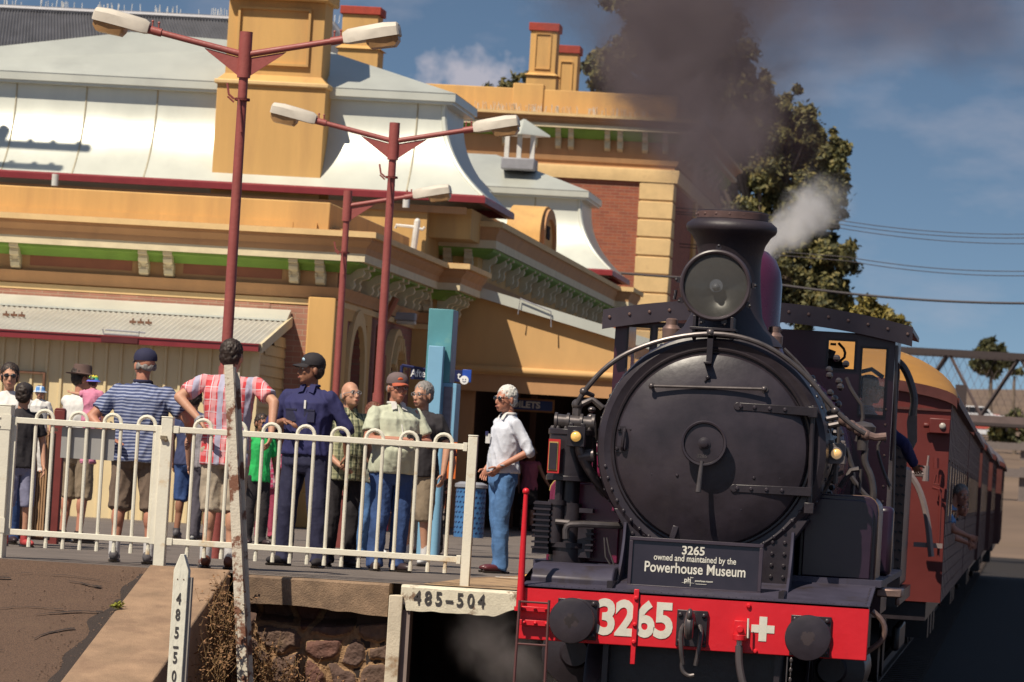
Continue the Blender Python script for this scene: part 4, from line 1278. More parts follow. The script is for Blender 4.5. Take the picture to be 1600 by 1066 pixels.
# hanging direction sign behind the totem
NAVY = M('navy_enamel', (.012, .016, .075), .4); ROYAL = M('royal_blue', (.02, .07, .38), .4); WHT = M('white_enamel', (.78, .78, .78), .5)
Y = 53.6
ds = thing('direction_sign', 'dark blue hanging sign reading After, crossing behind the totem', 'sign', P(688, 590, Y))
a, b = P(642, 581, Y), P(722, 590, Y)
zc_ = P(655, 583, Y).z
mb = MB(); mb.bb(a.x, b.x, Y, Y + .04, zc_ - .075, zc_ + .06); mb.build('board', NAVY, ds, bevel=.004)
mb = MB(); mb.bb(b.x + .001, P(736, 590, Y).x, Y - .002, Y + .04, zc_ - .075, zc_ + .07); rb = mb.build('blue_end', ROYAL, ds, bevel=.004)
mb = MB(); q_ = P(725.5, 594, Y); mb.cyl((q_.x, Y - .003, q_.z), (q_.x, Y - .012, q_.z), .05, n=20); em = mb.build('round_emblem', WHT, ds)
mb = MB()
for dx in (-.015, .015): mb.ell((q_.x + dx, Y - .013, q_.z + .008), .007, n=6, m=4)
mb.tube([(q_.x - .02, Y - .013, q_.z - .012), (q_.x, Y - .013, q_.z - .022), (q_.x + .02, Y - .013, q_.z - .012)], .004, 4); mb.build('emblem_face', NAVY, em)
q_ = P(656, 583, Y); mb = text_mb('After', .125, FRONT, (q_.x, Y - .003, zc_ - .006), .002, .002, .78); mb.build('lettering', WHT, ds)
q_ = P(717, 592, Y); mb = text_mb('t', .12, FRONT, (q_.x, Y - .005, zc_ - .006), .002, .001); mb.build('lettering', WHT, ds)
mb = MB(); mb.tube([P(628, 571, Y), P(645, 574, Y), P(668, 578, Y)], .018, 6); mb.cyl(P(628, 571, Y), P(628, 571, Y) - V((0, 0, .15)), .02, n=6); mb.build('hanger', NAVY, ds)
# toilets sign
Y = 79
ts = thing('toilets_sign', 'blue hanging sign reading TOILETS in the shade of the awning', 'sign', P(824, 632, Y))
a, b = P(782, 632, Y), P(866, 634, Y)
zc_ = P(824, 633, Y).z
mb = MB(); mb.bb(a.x, b.x, Y, Y + .05, zc_ - .11, zc_ + .11); mb.build('frame', M('tan_frame', (.35, .17, .07), .7), ts)
mb = MB(); mb.bb(a.x + .03, b.x - .03, Y - .01, Y - .001, zc_ - .08, zc_ + .08); mb.build('panel', M('sign_blue', (.03, .07, .26), .5), ts)
q_ = P(817, 632, Y); mb = text_mb('TOILETS', .15, FRONT, (q_.x, Y - .013, zc_), .002, .006, 1.05); mb.build('lettering', WHT, ts)
mb = MB(); mb.cyl((a.x + .1, Y + .02, zc_ + .11), (a.x + .1, Y + .02, zc_ + .5), .012, n=6); mb.cyl((b.x - .1, Y + .02, zc_ + .11), (b.x - .1, Y + .02, zc_ + .5), .012, n=6); mb.build_each('hanger_rod', DARK, ts)
# blue perforated bin
q_ = G(731, 852); bn = thing('litter_bin', 'blue perforated litter bin behind the fence end', 'bin', (q_.x, q_.y, 0))
r = .19; s_ = .655
mb = MB(); mb.lathe([(r, .10), (r, .72), (r - .012, .72), (r - .012, .12)], (q_.x, q_.y, 0), n=36, cap=False); mb.cyl((q_.x, q_.y, .1), (q_.x, q_.y, .13), r - .01, n=36); mb.build('mesh_drum', M('bin_blue', (.05, .16, .36), .5), bn)
mb = MB()
for j in range(9):
    for i in range(20):
        a = 2 * pi * (i + .5 * (j % 2)) / 20
        c = V((q_.x + (r + .001) * cos(a), q_.y + (r + .001) * sin(a), .16 + j * .064))
        mb.box(c, (.004, .034, .014), (.6, 0, a))
mb.build('slots', NAVY, bn)['kind'] = 'stuff'
mb = MB(); mb.lathe([(r + .02, .73), (r + .02, .77), (r - .05, .80), (r - .06, .76)], (q_.x, q_.y, 0), n=32); mb.build('rim', GPL, bn)
mb = MB(); mb.cyl((q_.x, q_.y, -.01), (q_.x, q_.y, .1), .06, n=12); mb.build('foot', DARK, bn)
# orange paddle board
q_ = P(703, 748, 52.5); w_ = .058
mb = MB(); zt0, zb0 = P(703, 663, 52.5).z, q_.z
mb.prism([(q_.x - w_, zb0), (q_.x + w_, zb0), (q_.x + w_, zt0 - .08), (q_.x + w_ * .6, zt0 - .01), (q_.x, zt0), (q_.x - w_ * .6, zt0 - .01), (q_.x - w_, zt0 - .08)], 'y', 52.5, 52.53)
mb.cyl((q_.x, 52.56, 0), (q_.x, 52.56, zt0 - .1), .02, n=8)
ob = mb.build('orange_marker', M('orange_vinyl', (.70, .16, .03), .5)); tag(ob, 'narrow upright orange board beside the blue totem', 'marker')
# maroon bollard and slatted crate behind the gate
q_ = G(80, 850); 
mb = MB(); zt0 = P(81, 637, q_.y).z; mb.bb(q_.x - .052, q_.x + .052, q_.y, q_.y + .1, -.01, zt0 - .02); mb.prism([(q_.x - .052, zt0 - .02), (q_.x + .052, zt0 - .02), (q_.x + .035, zt0), (q_.x - .035, zt0)], 'y', q_.y, q_.y + .1)
o = mb.build('timber_bollard', M('bollard_maroon', (.16, .025, .022), .6, var=.15), bevel=.006); tag(o, 'dark maroon square post behind the gate', 'post')
a, b = P(34, 690, 43.4), P(77, 690, 43.4)
cr_ = thing('slatted_bin', 'tall cream and brown slatted bin behind the gate', 'bin', ((a.x + b.x) / 2, 43.6, 0))
zt0 = P(55, 672, 43.4).z
mb = MB()
mb.bb(a.x, b.x, 43.42, 43.7, .05, zt0 - .02); mb.build('liner', M('brown_liner', (.14, .07, .04), .8), cr_)
n_ = 11
for i in range(n_):
    x = a.x + (b.x - a.x) * (i + .5) / n_
    mb = MB(); mb.bb(x - .008, x + .008, 43.39, 43.42, .08, zt0); mb.build('slat', M('tan_slat', (.36, .21, .11), .7), cr_)
mb = MB(); mb.bb(a.x - .01, b.x + .01, 43.385, 43.72, zt0, zt0 + .03); mb.build('lid_rim', M('tan_rim', (.50, .34, .18), .7), cr_)
# low maroon seat box by the second lamp
a, b = P(486, 770, 52), P(583, 776, 52)
mb = MB(); mb.bb(a.x, b.x, 52, 52.8, -.01, P(530, 775, 52).z); mb.bb(a.x - .02, b.x + .02, 51.97, 52.83, P(530, 775, 52).z, P(530, 770, 52).z + .02)
o = mb.build('planter_box', M('planter_maroon', (.20, .045, .038), .6, var=.12), bevel=.01); tag(o, 'long low maroon box on the platform behind the men', 'planter box')
# ============================================================ steam locomotive
BLK = M('loco_black', (.024, .018, .022), .36, var=.3, scale=3, bump=.08, bscale=25, col2=(.040, .030, .032), amt=.46, s2=3, hard=.4)
BLK2 = M('smokebox_black', (.029, .022, .029), .38, var=.35, scale=3.5, bump=.10, bscale=12, col2=(.062, .050, .050), amt=.48, s2=2.2, hard=.5)
SOOT = M('chimney_black', (.028, .020, .026), .5, var=.2, scale=5, bump=.1, bscale=40)
PUR = M('loco_purple', (.105, .014, .050), .28, var=.08, scale=3, coat=.5, bump=.02)
RED = M('beam_red', (.62, .012, .022), .42, var=.07, scale=3, bump=.08, bscale=20, col2=(.42, .012, .02), amt=.40, s2=5, hard=.3)
STEEL = M('pipe_steel', (.10, .085, .085), .38, metal=.5, var=.2, scale=12)
COP = M('dull_brass', (.22, .14, .12), .42, metal=.5, var=.2, scale=20)
APR = M('apron_steel', (.055, .048, .075), .5, metal=.2, var=.2, scale=4, col2=(.04, .03, .035), amt=.47, s2=3)
WNUM = M('number_white', (.66, .63, .55), .55, var=.08, scale=14, bump=.05)
GOLD = M('lining_gold', (.45, .30, .10), .5)
GLS = M('lamp_glass', (.10, .10, .10), .08, var=.3, scale=2, coat=1)
LC = V((TX, 34, -1.34))
lo = thing('steam_locomotive', 'black steam locomotive with red buffer beam numbered 3265 and purple boiler', 'locomotive', LC)
FY_ = 34.0
bL, bR = TX - 1.26, TX + 1.26
zT, zB_ = .135, -.255
mb = MB(); mb.bb(bL, bR, FY_, FY_ + .09, zB_, zT); beam = mb.build('buffer_beam', RED, lo, bevel=.006)
mb = MB(); px993 = P(993, 960, FY_).x
mb.bb(px993 - .018, px993 + .018, FY_ - .022, FY_ - .001, zB_ - .13, zT + .02); mb.build('joint_strap', RED, beam, bevel=.004)
mb = MB(); mb.bb(px993 + .02, px993 + .025, FY_ - .002, FY_, zB_ + .01, zT - .01); mb.build('beam_joint', BLK, beam)
def bolt(mb, x, y, z, r=.016, h=.014, ax=(0, -1, 0)):
    mb.lathe([(r, 0), (r * .95, h * .5), (r * .5, h)], (x, y, z), ax, 8)
for z in (zT - .045, -.10, zB_ + .03):
    mb = MB(); bolt(mb, px993, FY_ - .022, z, .018, .016); mb.build('bolt', RED, beam)
for px, py in ((1170, 947), (1180, 1018)):
    q = P(px, py, FY_); mb = MB(); bolt(mb, q.x, FY_, q.z, .02, .02); mb.build('bolt', RED, beam)
a = P(992, 970, FY_ - .006)
mb = text_mb('3265', .345, FRONT, (a.x, FY_ - .003, a.z), .002, .012, .87, spacing=.92); mb.build('running_number', WNUM, beam)
q = P(1192, 983, FY_)
mb = MB(); mb.bb(q.x - .028, q.x + .028, FY_ - .004, FY_ - .001, q.z - .088, q.z + .088); mb.bb(q.x - .083, q.x - .0285, FY_ - .004, FY_ - .001, q.z - .028, q.z + .028); mb.bb(q.x + .0285, q.x + .083, FY_ - .004, FY_ - .001, q.z - .028, q.z + .028); mb.build('white_cross', WNUM, beam)
# bracket rails for the ladder on the left
mb = MB()
for py in (951, 972):
    a, b = P(812, py, FY_ - .03), P(862, py + 3, FY_ - .03)
    mb.bb(a.x, b.x, FY_ - .05, FY_ - .02, a.z - .02, a.z + .02)
    for k in (.15, .5, .85): bolt(mb, a.x + (b.x - a.x) * k, FY_ - .05, a.z, .015, .02)
mb.build('ladder_bracket', RED, beam, bevel=.003)
mb = MB()
for xa, xb in ((812, 803), (858, 851)):
    mb.tube([P(xa, 938, 33.9), P(xb, 1070, 33.9), P(xb - 6, 1160, 33.9)], .011, 6)
for y in (940, 1006, 1075, 1140):
    k = (y - 938) / 132
    mb.tube([P(812 - 9 * k, y, 33.9), P(858 - 7 * k, y + 3, 33.9)], .008, 6)
mb.build('ladder', M('ladder_rust', (.10, .035, .035), .6), lo)
a, b = P(822, 768, 33.97), P(812, 948, 33.97)
mb = MB(); mb.cyl(b, a, .028, .016, n=12); mb.ell(a, .026, n=12, m=8); mb.cyl(b - V((0, 0, .03)), b, .04, n=10); mb.build('marker_rod', RED, lo)
# buffers
def worn(name, c1, c2, r):
    m = bpy.data.materials.new(name); m.use_nodes = True; t = m.node_tree; b_ = t.nodes['Principled BSDF']; N = t.nodes.new; L = t.links.new
    tc = N('ShaderNodeTexCoord'); n = N('ShaderNodeTexNoise'); n.inputs['Scale'].default_value = 14; n.inputs['Detail'].default_value = 5
    L(tc.outputs['UV'], n.inputs['Vector']) if False else L(tc.outputs['Object'], n.inputs['Vector'])
    mx = N('ShaderNodeMix'); mx.data_type = 'RGBA'; mr = N('ShaderNodeMapRange'); mr.inputs[1].default_value = .45; mr.inputs[2].default_value = .52
    L(n.outputs[0], mr.inputs[0]); L(mr.outputs[0], mx.inputs[0]); mx.inputs[6].default_value = (*c1, 1); mx.inputs[7].default_value = (*c2, 1)
    L(mx.outputs[2], b_.inputs['Base Color']); b_.inputs['Roughness'].default_value = r
    return m
GRS = worn('greasy_buffer', (.028, .020, .020), (.05, .036, .038), .4)
for px, py in ((893, 970), (1262, 997)):
    q = P(px, py, 33.55)
    bf = MB(); bf.lathe([(.06, .48), (.06, .08), (.14, .035), (.160, .022), (.163, .008), (.158, -.004), (.12, -.014), (.06, -.020), (0, -.022)], (q.x, 33.55, q.z), (0, 1, 0), 36); bo = bf.build('buffer', BLK2, lo)
    bf = MB()
    random.seed(px)
    pts = [(.075 * (1 + .35 * random.uniform(-1, 1)) * cos(2 * pi * i / 18) * .8, .075 * (1 + .35 * random.uniform(-1, 1)) * sin(2 * pi * i / 18)) for i in range(18)]
    vs = [(q.x + x, 33.55 - .0225 + .10 * (x * x + z * z) * 7, q.z + z) for x, z in pts] + [(q.x, 33.55 - .0235, q.z)]
    bf.add(vs, [(i, (i + 1) % 18, 18) for i in range(18)]); bf.build('grease_patch', GRS, bo)
    bf = MB(); bf.lathe([(.15, 0), (.15, -.03), (.105, -.06), (.085, -.32), (.095, -.34), (.06, -.34)], (q.x, FY_, q.z), (0, 1, 0), 24); bf.build('buffer_stock', BLK, lo)
    bf = MB(); bf.bb(q.x - .145, q.x + .145, FY_ - .024, FY_ - .001, q.z - .145, q.z + .145)
    for sx_ in (-.115, .115):
        for sz in (-.115, .115): bolt(bf, q.x + sx_, FY_ - .024, q.z + sz, .022, .02)
    bf.build('buffer_plate', BLK, lo, bevel=.004)
# coupling
q = P(1081, 982, FY_)
mb = MB(); mb.bb(q.x - .11, q.x + .11, FY_ - .03, FY_ - .001, q.z - .13, q.z + .13)
for sx_ in (-.085, .085):
    for sz in (-.095, .095): bolt(mb, q.x + sx_, FY_ - .03, q.z + sz, .02, .02)
dp = mb.build('drawbar_plate', BLK, lo, bevel=.004)
mb = MB(); mb.tube([(q.x, FY_ - .02, q.z + .03), (q.x, FY_ - .14, q.z + .05), (q.x, FY_ - .22, q.z + .10), (q.x, FY_ - .30, q.z + .08), (q.x, FY_ - .32, q.z), (q.x, FY_ - .28, q.z - .06)], [.04, .035, .035, .028], 10, smooth=2); mb.ell((q.x, FY_ - .30, q.z + .10), (.026, .05, .05)); mb.build('hook', STEEL, dp)
mb = MB(); 
for s_ in (-.055, .06): mb.tube([(q.x + s_, FY_ - .05, q.z + .02), (q.x + s_ * 1.3, FY_ - .12, q.z - .02), (q.x + s_ * 1.1, FY_ - .13, q.z - .16), (q.x - .04 if s_ < 0 else q.x + .05, FY_ - .12, q.z - .26)], .017, 8, smooth=2)
mb.tube([(q.x - .045, FY_ - .12, q.z - .2), (q.x - .05, FY_ - .12, q.z - .30), (q.x, FY_ - .13, q.z - .34), (q.x + .045, FY_ - .13, q.z - .33)], .016, 8, smooth=2)
mb.build('shackle', STEEL, dp)
# air brake cock and hose
q = P(1157, 985, FY_)
mb = MB(); mb.bb(q.x - .045, q.x + .045, FY_ - .05, FY_ - .001, q.z - .03, q.z + .07); mb.cyl((q.x, FY_ - .07, q.z - .07), (q.x, FY_ - .07, q.z - .03), .05, n=12); mb.cyl((q.x, FY_ - .09, q.z + .01), (q.x, FY_ - .02, q.z + .01), .025, n=10); mb.build('brake_cock', RED, beam, bevel=.003)
mb = MB(); mb.tube([(q.x + .055, FY_ - .07, q.z + .09), (q.x + .06, FY_ - .07, q.z - .05)], .008, 6); mb.cyl((q.x, FY_ - .07, q.z - .13), (q.x, FY_ - .07, q.z - .07), .02, n=8); mb.build('cock_handle', WNUM, beam)
mb = MB(); mb.tube([(q.x, FY_ - .07, q.z - .11), (q.x + .01, FY_ - .10, q.z - .25), (q.x + .06, FY_ - .14, q.z - .42), (q.x + .2, FY_ - .1, q.z - .55), (q.x + .42, FY_ - .02, q.z - .5)], .028, 10, smooth=2); mb.build('brake_hose', M('rubber_hose', (.05, .038, .042), .6), lo)
# chains under the right buffer
mb = MB()
x = P(1237, 1020, 33.9).x
for i in range(14): mb.ell((x, 33.9, -.28 - i * .035), (.006 if i % 2 else .012, .012 if i % 2 else .006, .02), n=6, m=4)
mb.tube([(x - .03, 33.95, -.26), (x - .03, 33.95, -.9)], .006, 5)
mb.build('chain', STEEL, lo)
# apron / running plate
mb = MB(); mb.add([(bL + .02, FY_ + .0, zT + .002), (bR - .0, FY_ + .0, zT + .002), (bR, 35.25, .26), (bL + .02, 35.25, .26), (bL + .02, FY_, zT - .02), (bR, FY_, zT - .02), (bR, 35.25, .24), (bL + .02, 35.25, .24)], [(0, 1, 2, 3), (4, 7, 6, 5), (0, 4, 5, 1), (1, 5, 6, 2), (0, 3, 7, 4)])
ap = mb.build('front_apron', APR, lo)
mb = MB()
for i in range(46):
    x = bL + .05 + i * .054
    bolt(mb, x, FY_ + .02, zT + .003, .006, .005, (0, 0, 1))
for i in range(12): bolt(mb, bR - .03, FY_ + .05 + i * .09, zT + .005 + i * .009, .009, .007, (0, 0, 1))
mb.build('apron_rivets', BLK2, ap)
mb = MB(); mb.bb(TX - 1.3, TX - .6, 35.25, 41.5, .25, .30); mb.build('running_board', APR, lo)
mb = MB(); mb.bb(TX + .6, TX + 1.3, 35.25, 41.5, .25, .30); mb.build('running_board', APR, lo)
# curved cowl on the left of the apron
x0, x1 = P(826, 905, 34.6).x, P(964, 905, 34.6).x
mb = MB()
pr = [(34.25, .14), (34.25, .2), (34.3, .25), (34.42, .29), (34.9, .30), (34.9, .14)]
mb.prism(pr, 'x', x0 + .05, x1); mb.add([(x0 - .02, 34.2, .14), (x0 + .05, 34.25, .25), (x0 + .05, 34.9, .3), (x0 - .02, 34.9, .14)], [(0, 1, 2, 3)])
mb.build('sand_cowl', APR, lo, bevel=.012)
mb = MB()
for i in range(9): bolt(mb, x0 + .09 + i * .065, 34.5, .296, .009, .008, (0, 0, 1))
mb.build('cowl_rivets', BLK2, lo) if False else None
# smokebox
SC = V((TX, 0, 1.205)); RS = .86
mb = MB(); mb.lathe([(.60, 35.02), (.735, 35.02), (.80, 35.0), (.845, 35.03), (RS, 35.10), (RS, 36.95)], (SC.x, 0, SC.z), (0, 1, 0), 72, cap=False)
mb.lathe([(.0, 35.05), (.7, 35.05)], (SC.x, 0, SC.z), (0, 1, 0), 48, cap=False)
sb = mb.build('smokebox', BLK2, lo)
mb = MB(); mb.lathe([(.712, 35.02), (.715, 34.985), (.700, 34.955), (.64, 34.925), (.45, 34.885), (.22, 34.862), (0, 34.855)], (SC.x, 0, SC.z - .01), (0, 1, 0), 72, cap=False); dr_ = mb.build('smokebox_door', BLK2, lo)
mb = MB(); mb.tube([(SC.x + .735 * cos(2 * pi * i / 64), 35.005, SC.z + .735 * sin(2 * pi * i / 64)) for i in range(65)], .014, 6, cap=False); mb.build('door_seal_ring', BLK, sb)
mb = MB()
for i in range(60):
    a = 2 * pi * i / 60
    for yy in (35.16, 36.8): bolt(mb, SC.x + RS * cos(a), yy, SC.z + RS * sin(a), .014, .012, (cos(a), 0, sin(a)))
for i in range(56):
    a = 2 * pi * i / 56
    if -2.6 < a - 3.8 < 2.6 and 3.3 < a < 5.8: bolt(mb, SC.x + .80 * cos(a), 35.0, SC.z + .80 * sin(a), .014, .010)
mb.build('rivets', BLK2, sb)
def on_door(px, py, off=0):
    q = P(px, py, 34.92); r = sqrt((q.x - SC.x) ** 2 + (q.z - SC.z) ** 2)
    y = 34.855 + .105 * (r / .7) ** 2.2
    q = P(px, py, y - off); return V((q.x, y - off, q.z))
for i, (px, py) in enumerate(((980, 740), (1019, 741), (1058, 743), (1178, 747), (1218, 748), (1031, 791), (1158, 796), (1094, 812))):
    q = on_door(px, py); mb = MB(); bolt(mb, q.x, q.y + .004, q.z, .014, .016); mb.build('stud', BLK2, dr_)
# hinge straps
for (xa, ya, xb, yb) in ((1153, 635, 1272, 644), (1147, 763, 1268, 769)):
    a, b = P(xa, ya, 34.88), P(xb, yb, 34.93)
    mb = MB(); mb.add([(a.x, 34.865, a.z - .028), (b.x, 34.915, b.z - .034), (b.x, 34.915, b.z + .034), (a.x, 34.865, a.z + .028), (a.x, 34.95, a.z - .028), (b.x, 35.03, b.z - .034), (b.x, 35.03, b.z + .034), (a.x, 34.95, a.z + .028)], [(0, 1, 2, 3), (4, 7, 6, 5), (0, 4, 5, 1), (1, 5, 6, 2), (2, 6, 7, 3), (3, 7, 4, 0)])
    mb.cyl((a.x, 34.863, a.z), (a.x, 34.93, a.z), .030, n=16)
    h_ = mb.build('hinge_strap', BLK, dr_, bevel=.004)
    for k in (.04, .22, .42, .62):
        q = a.lerp(b, k); mb = MB(); bolt(mb, q.x, 34.868 + .05 * k, q.z, .017, .015); mb.build('rivet', BLK2, h_)
a, b = P(1270, 640, 34.93), P(1264, 790, 34.93)
mb = MB(); mb.cyl((b.x, 34.96, b.z), (a.x, 34.96, a.z + .03), .018, n=10)
for q in (a, b): mb.bb(q.x - .035, q.x + .035, 34.915, 35.0, q.z - .06, q.z + .02)
mb.build('hinge_pin', BLK, dr_, bevel=.004)
# door handrail
a, b = on_door(1018, 603, .07), on_door(1194, 608, .07)
mb = MB(); mb.cyl(a, b, .0125, n=10)
for q in (a, b): mb.cyl(q, q + V((0, .09, 0)), .012, n=8); mb.ell(q, .022, n=10, m=6); mb.cyl(q + V((0, .05, 0)), q + V((0, .09, 0)), .026, n=10)
mb.build('door_handrail', STEEL, dr_)
# left grab handle
mb = MB()
a, b = on_door(976, 671, .06), on_door(972, 702, .06)
mb.tube([a + V((0, .07, .0)), a, (a + b) / 2 + V((0, -.01, 0)), b, b + V((0, .07, 0))], .013, 8, smooth=1)
for q in (a, b):
    mb.bb(q.x - .055, q.x + .055, q.y + .045, q.y + .07, q.z - .022, q.z + .022)
    for s_ in (-.042, .042): bolt(mb, q.x + s_, q.y + .045, q.z, .014, .014)
mb.build('grab_handle', BLK, dr_)
# dart wheel
c = on_door(1100, 693, .10)
mb = MB(); mb.lathe([(.150, .012), (.160, 0), (.163, .012), (.158, .03), (.145, .03), (.143, .008), (.08, .006), (.045, .004), (.045, -.006), (.03, -.010), (.03, -.03), (.018, -.034), (.0, -.034)], (c.x, c.y, c.z), (0, 1, 0), 48, cap=False)
mb.tube([(c.x + .157 * cos(2 * pi * i / 48), c.y + .0, c.z + .157 * sin(2 * pi * i / 48)) for i in range(49)], .012, 6, cap=False)
mb.cyl((c.x, c.y + .01, c.z), (c.x, c.y + .12, c.z), .04, n=12)
whl = mb.build('dart_wheel', BLK2, dr_)
for t_, dz in (('WESTN', .085), ('3265', -.095)):
    mb = text_mb(t_, .038, FRONT, (c.x - .01, c.y + .008, c.z + dz), .003, .001); mb.build('cast_lettering', STEEL, whl) if t_ == '3265' else mb.build('cast_lettering', STEEL, whl) if False else None
mb = MB(); mb.cyl((c.x - .008, c.y + .0, c.z - .13), (c.x - .02, c.y - .03, c.z - .36), .014, .021, n=10); mb.build('dart_handle', STEEL, dr_)
# lamp iron on top, stop at the bottom
a, b = P(1110, 523, 34.88), P(1106, 566, 34.85)
mb = MB(); mb.bb(a.x - .022, a.x + .022, 34.90, 34.93, b.z, a.z); mb.bb(a.x - .035, a.x + .022, 34.83, 34.93, b.z - .012, b.z + .004); mb.bb(a.x - .022, a.x + .022, 34.90, 35.1, a.z - .03, a.z); mb.build('lamp_iron', BLK, sb, bevel=.003)
q = on_door(1106, 590, .02); mb = MB(); mb.ell(q, .018, n=8, m=6); mb.cyl(q, q + V((-.02, 0, -.03)), .009, n=6); mb.build('door_stop', BLK, dr_)
q = P(1053, 832, 34.92); mb = MB(); mb.box((q.x, 34.95, q.z), (.045, .07, .10), (0, .25, 0)); mb.build('door_clamp', BLK2, sb, bevel=.006)
# handrail hoop over the smokebox
pts = [P(x, y, 34.97) for x, y in ((901, 632), (912, 612), (945, 574), (985, 548), (1045, 528), (1110, 520), (1165, 527), (1215, 549), (1262, 588), (1305, 642), (1335, 668), (1352, 678))]
mb = MB(); mb.tube(pts, .019, 10, smooth=2)
mb.build('hoop_handrail', STEEL, lo)
for px, py in ((912, 612), (1110, 520), (1305, 642)):
    mb = MB(); q = P(px, py, 34.97); mb.ell(q, .032, n=10, m=6); mb.cyl(q, q + V(((SC.x - q.x) * .06, .12, (SC.z - q.z) * .06)), .018, n=8); mb.build('handrail_knob', STEEL, lo)
# saddle
xl, xr_ = TX - .56, TX + .60
mb = MB(); mb.prism([(xl - .04, .16), (xr_ + .04, .16), (xr_ + .03, .55), (xr_ + .14, .72), (xl - .14, .72), (xl - .04, .55)], 'y', 35.02, 36.6); mb.build('saddle', BLK2, lo, bevel=.006)
for s_, x in ((-1, xl - .04), (1, xr_ + .04)):
    mb = MB(); mb.prism([(34.45, .15), (35.05, .15), (35.05, .62), (34.93, .62), (34.88, .45), (34.70, .28)], 'x', x - .008, x + .008); mb.tube([(x, 34.45, .16), (x, 34.70, .29), (x, 34.88, .46), (x, 34.93, .62)], .012, 6, smooth=1); mb.build('saddle_flange', APR, lo)
mb = MB()
for x in (xl + .01, xr_ - .02, xl + .1, xr_ - .11):
    for k in range(5): bolt(mb, x, 35.02, .20 + k * .085, .017, .014)
mb.build('saddle_rivets', BLK2, lo)
# name board
NB = V((P(1086, 890, 34.40).x, 34.40, P(1086, 890, 34.40).z + .026))
bw, bh = .475, .172
tilt = -.05
R_ = Matrix.Translation(NB) @ Matrix.Rotation(tilt, 4, 'X')
mb = MB(); mb.x = R_; mb.bb(-bw, bw, 0, .03, -bh, bh); nb_ = mb.build('name_board', M('board_black', (.020, .015, .024), .35, var=.25, scale=3, coat=.3), lo)
mb = MB(); mb.x = R_
for q in ((-bw - .012, bw + .012, -.02, .035, bh - .012, bh + .014), (-bw - .012, bw + .012, -.02, .035, -bh - .014, -bh + .012), (-bw - .012, -bw + .014, -.018, .033, -bh + .012, bh - .012), (bw - .014, bw + .012, -.018, .033, -bh + .012, bh - .012)): mb.bb(*q)
mb.build('board_frame', M('board_frame', (.040, .028, .042), .45), nb_, bevel=.003)
for s__, sz, zz_, xx, of in (('3265', .088, .104, -.02, .002), ('owned and maintained by the', .066, .045, -.005, .0008), ('Powerhouse Museum', .107, -.030, .0, .0016), ('ph', .048, -.108, -.05, .001), ('powerhouse museum', .020, -.110, .07, .0004)):
    w_full = {'3265': .165, 'owned and maintained by the': .60, 'Powerhouse Museum': .735, 'ph': .045, 'powerhouse museum': .13}[s__]
    mb = text_mb(s__, sz, FRONT, (0, 0, 0), .001, of)
    xs_ = [v.x for v in mb.v]; k = w_full / (max(xs_) - min(xs_)); m0 = (max(xs_) + min(xs_)) / 2
    mb.v = [R_ @ V(((v.x - m0) * k + xx, -.003 + v.y, v.z + zz_ + .002)) for v in mb.v]
    mb.build('board_lettering', WNUM, nb_)
mb = MB(); mb.x = R_
mb.bb(-.029, -.026, -.004, -.001, -.150, -.080); mb.bb(-.09, .0, -.004, -.001, -.1275, -.1255); mb.bb(-.026, -.008, -.004, -.001, -.089, -.085); mb.bb(.01, .09, -.004, -.001, -.132, -.129); mb.build('board_lettering', WNUM, nb_)
mb = MB()
for dx in (-.33, -.05, .25): mb.bb(NB.x + dx - .04, NB.x + dx + .04, 34.41, 34.45, .13, NB.z - bh)
mb.build('board_stand', BLK, nb_)
# chimney
CY = 35.75
def cz(py, px=1130): return P(px, py, CY).z
prof = [(.44, 2.0), (.40, 2.05), (.32, 2.12), (.27, 2.22), (.245, cz(450)), (.236, cz(420)), (.240, cz(400)), (.262, cz(382)), (.30, cz(369)), (.335, cz(363)), (.345, cz(358)), (.342, cz(352)), (.30, cz(345)), (.27, cz(344)), (.268, cz(331)), (.245, cz(330)), (.235, cz(335)), (.2, cz(345)), (.2, 2.2)]
mb = MB(); mb.lathe([(r, z) for r, z in prof], (TX + .005, CY, 0), (0, 0, 1), 56, cap=False); ch_ = mb.build('chimney', SOOT, lo, angle=50)
mb = MB()
for i in range(16):
    a = 2 * pi * i / 16; bolt(mb, TX + .268 * cos(a), CY + .268 * sin(a), cz(337), .012, .008, (cos(a), sin(a), 0))
mb.lathe([(.272, cz(343)), (.274, cz(333)), (.262, cz(332))], (TX + .005, CY, 0), (0, 0, 1), 48, cap=False)
mb.build('chimney_ring', M('chimney_rim', (.10, .055, .05), .6, var=.25, scale=10), ch_)
# headlamp
H = P(1118, 446, 35.02)
mb = MB(); mb.lathe([(.235, .0), (.262, -.01), (.268, .01), (.262, .035), (.25, .06), (.25, .30), (.20, .36), (.0, .38)], (H.x, H.y, H.z), (0, 1, 0), 48, cap=False)
mb.tube([(H.x + .250 * cos(2 * pi * i / 48), H.y - .008, H.z + .250 * sin(2 * pi * i / 48)) for i in range(49)], .016, 8, cap=False)
hl = mb.build('headlamp', M('headlamp_case', (.045, .032, .038), .4, var=.2, scale=6), lo)
mb = MB(); mb.lathe([(.236, .03), (.20, .08), (.14, .125), (.07, .15), (.0, .158)], (H.x, H.y, H.z), (0, 1, 0), 48, cap=False); mb.build('reflector', M('reflector', (.10, .10, .095), .35, metal=.7, var=.35, scale=5), hl)
mb = MB(); mb.ell((H.x, H.y + .08, H.z - .01), (.03, .05, .03)); mb.cyl((H.x, H.y + .08, H.z), (H.x, H.y + .15, H.z), .05, n=16); mb.build('bulb', M('bulb', (.16, .17, .20), .1), hl)
gm = bpy.data.materials.new('lamp_front_glass'); gm.use_nodes = True
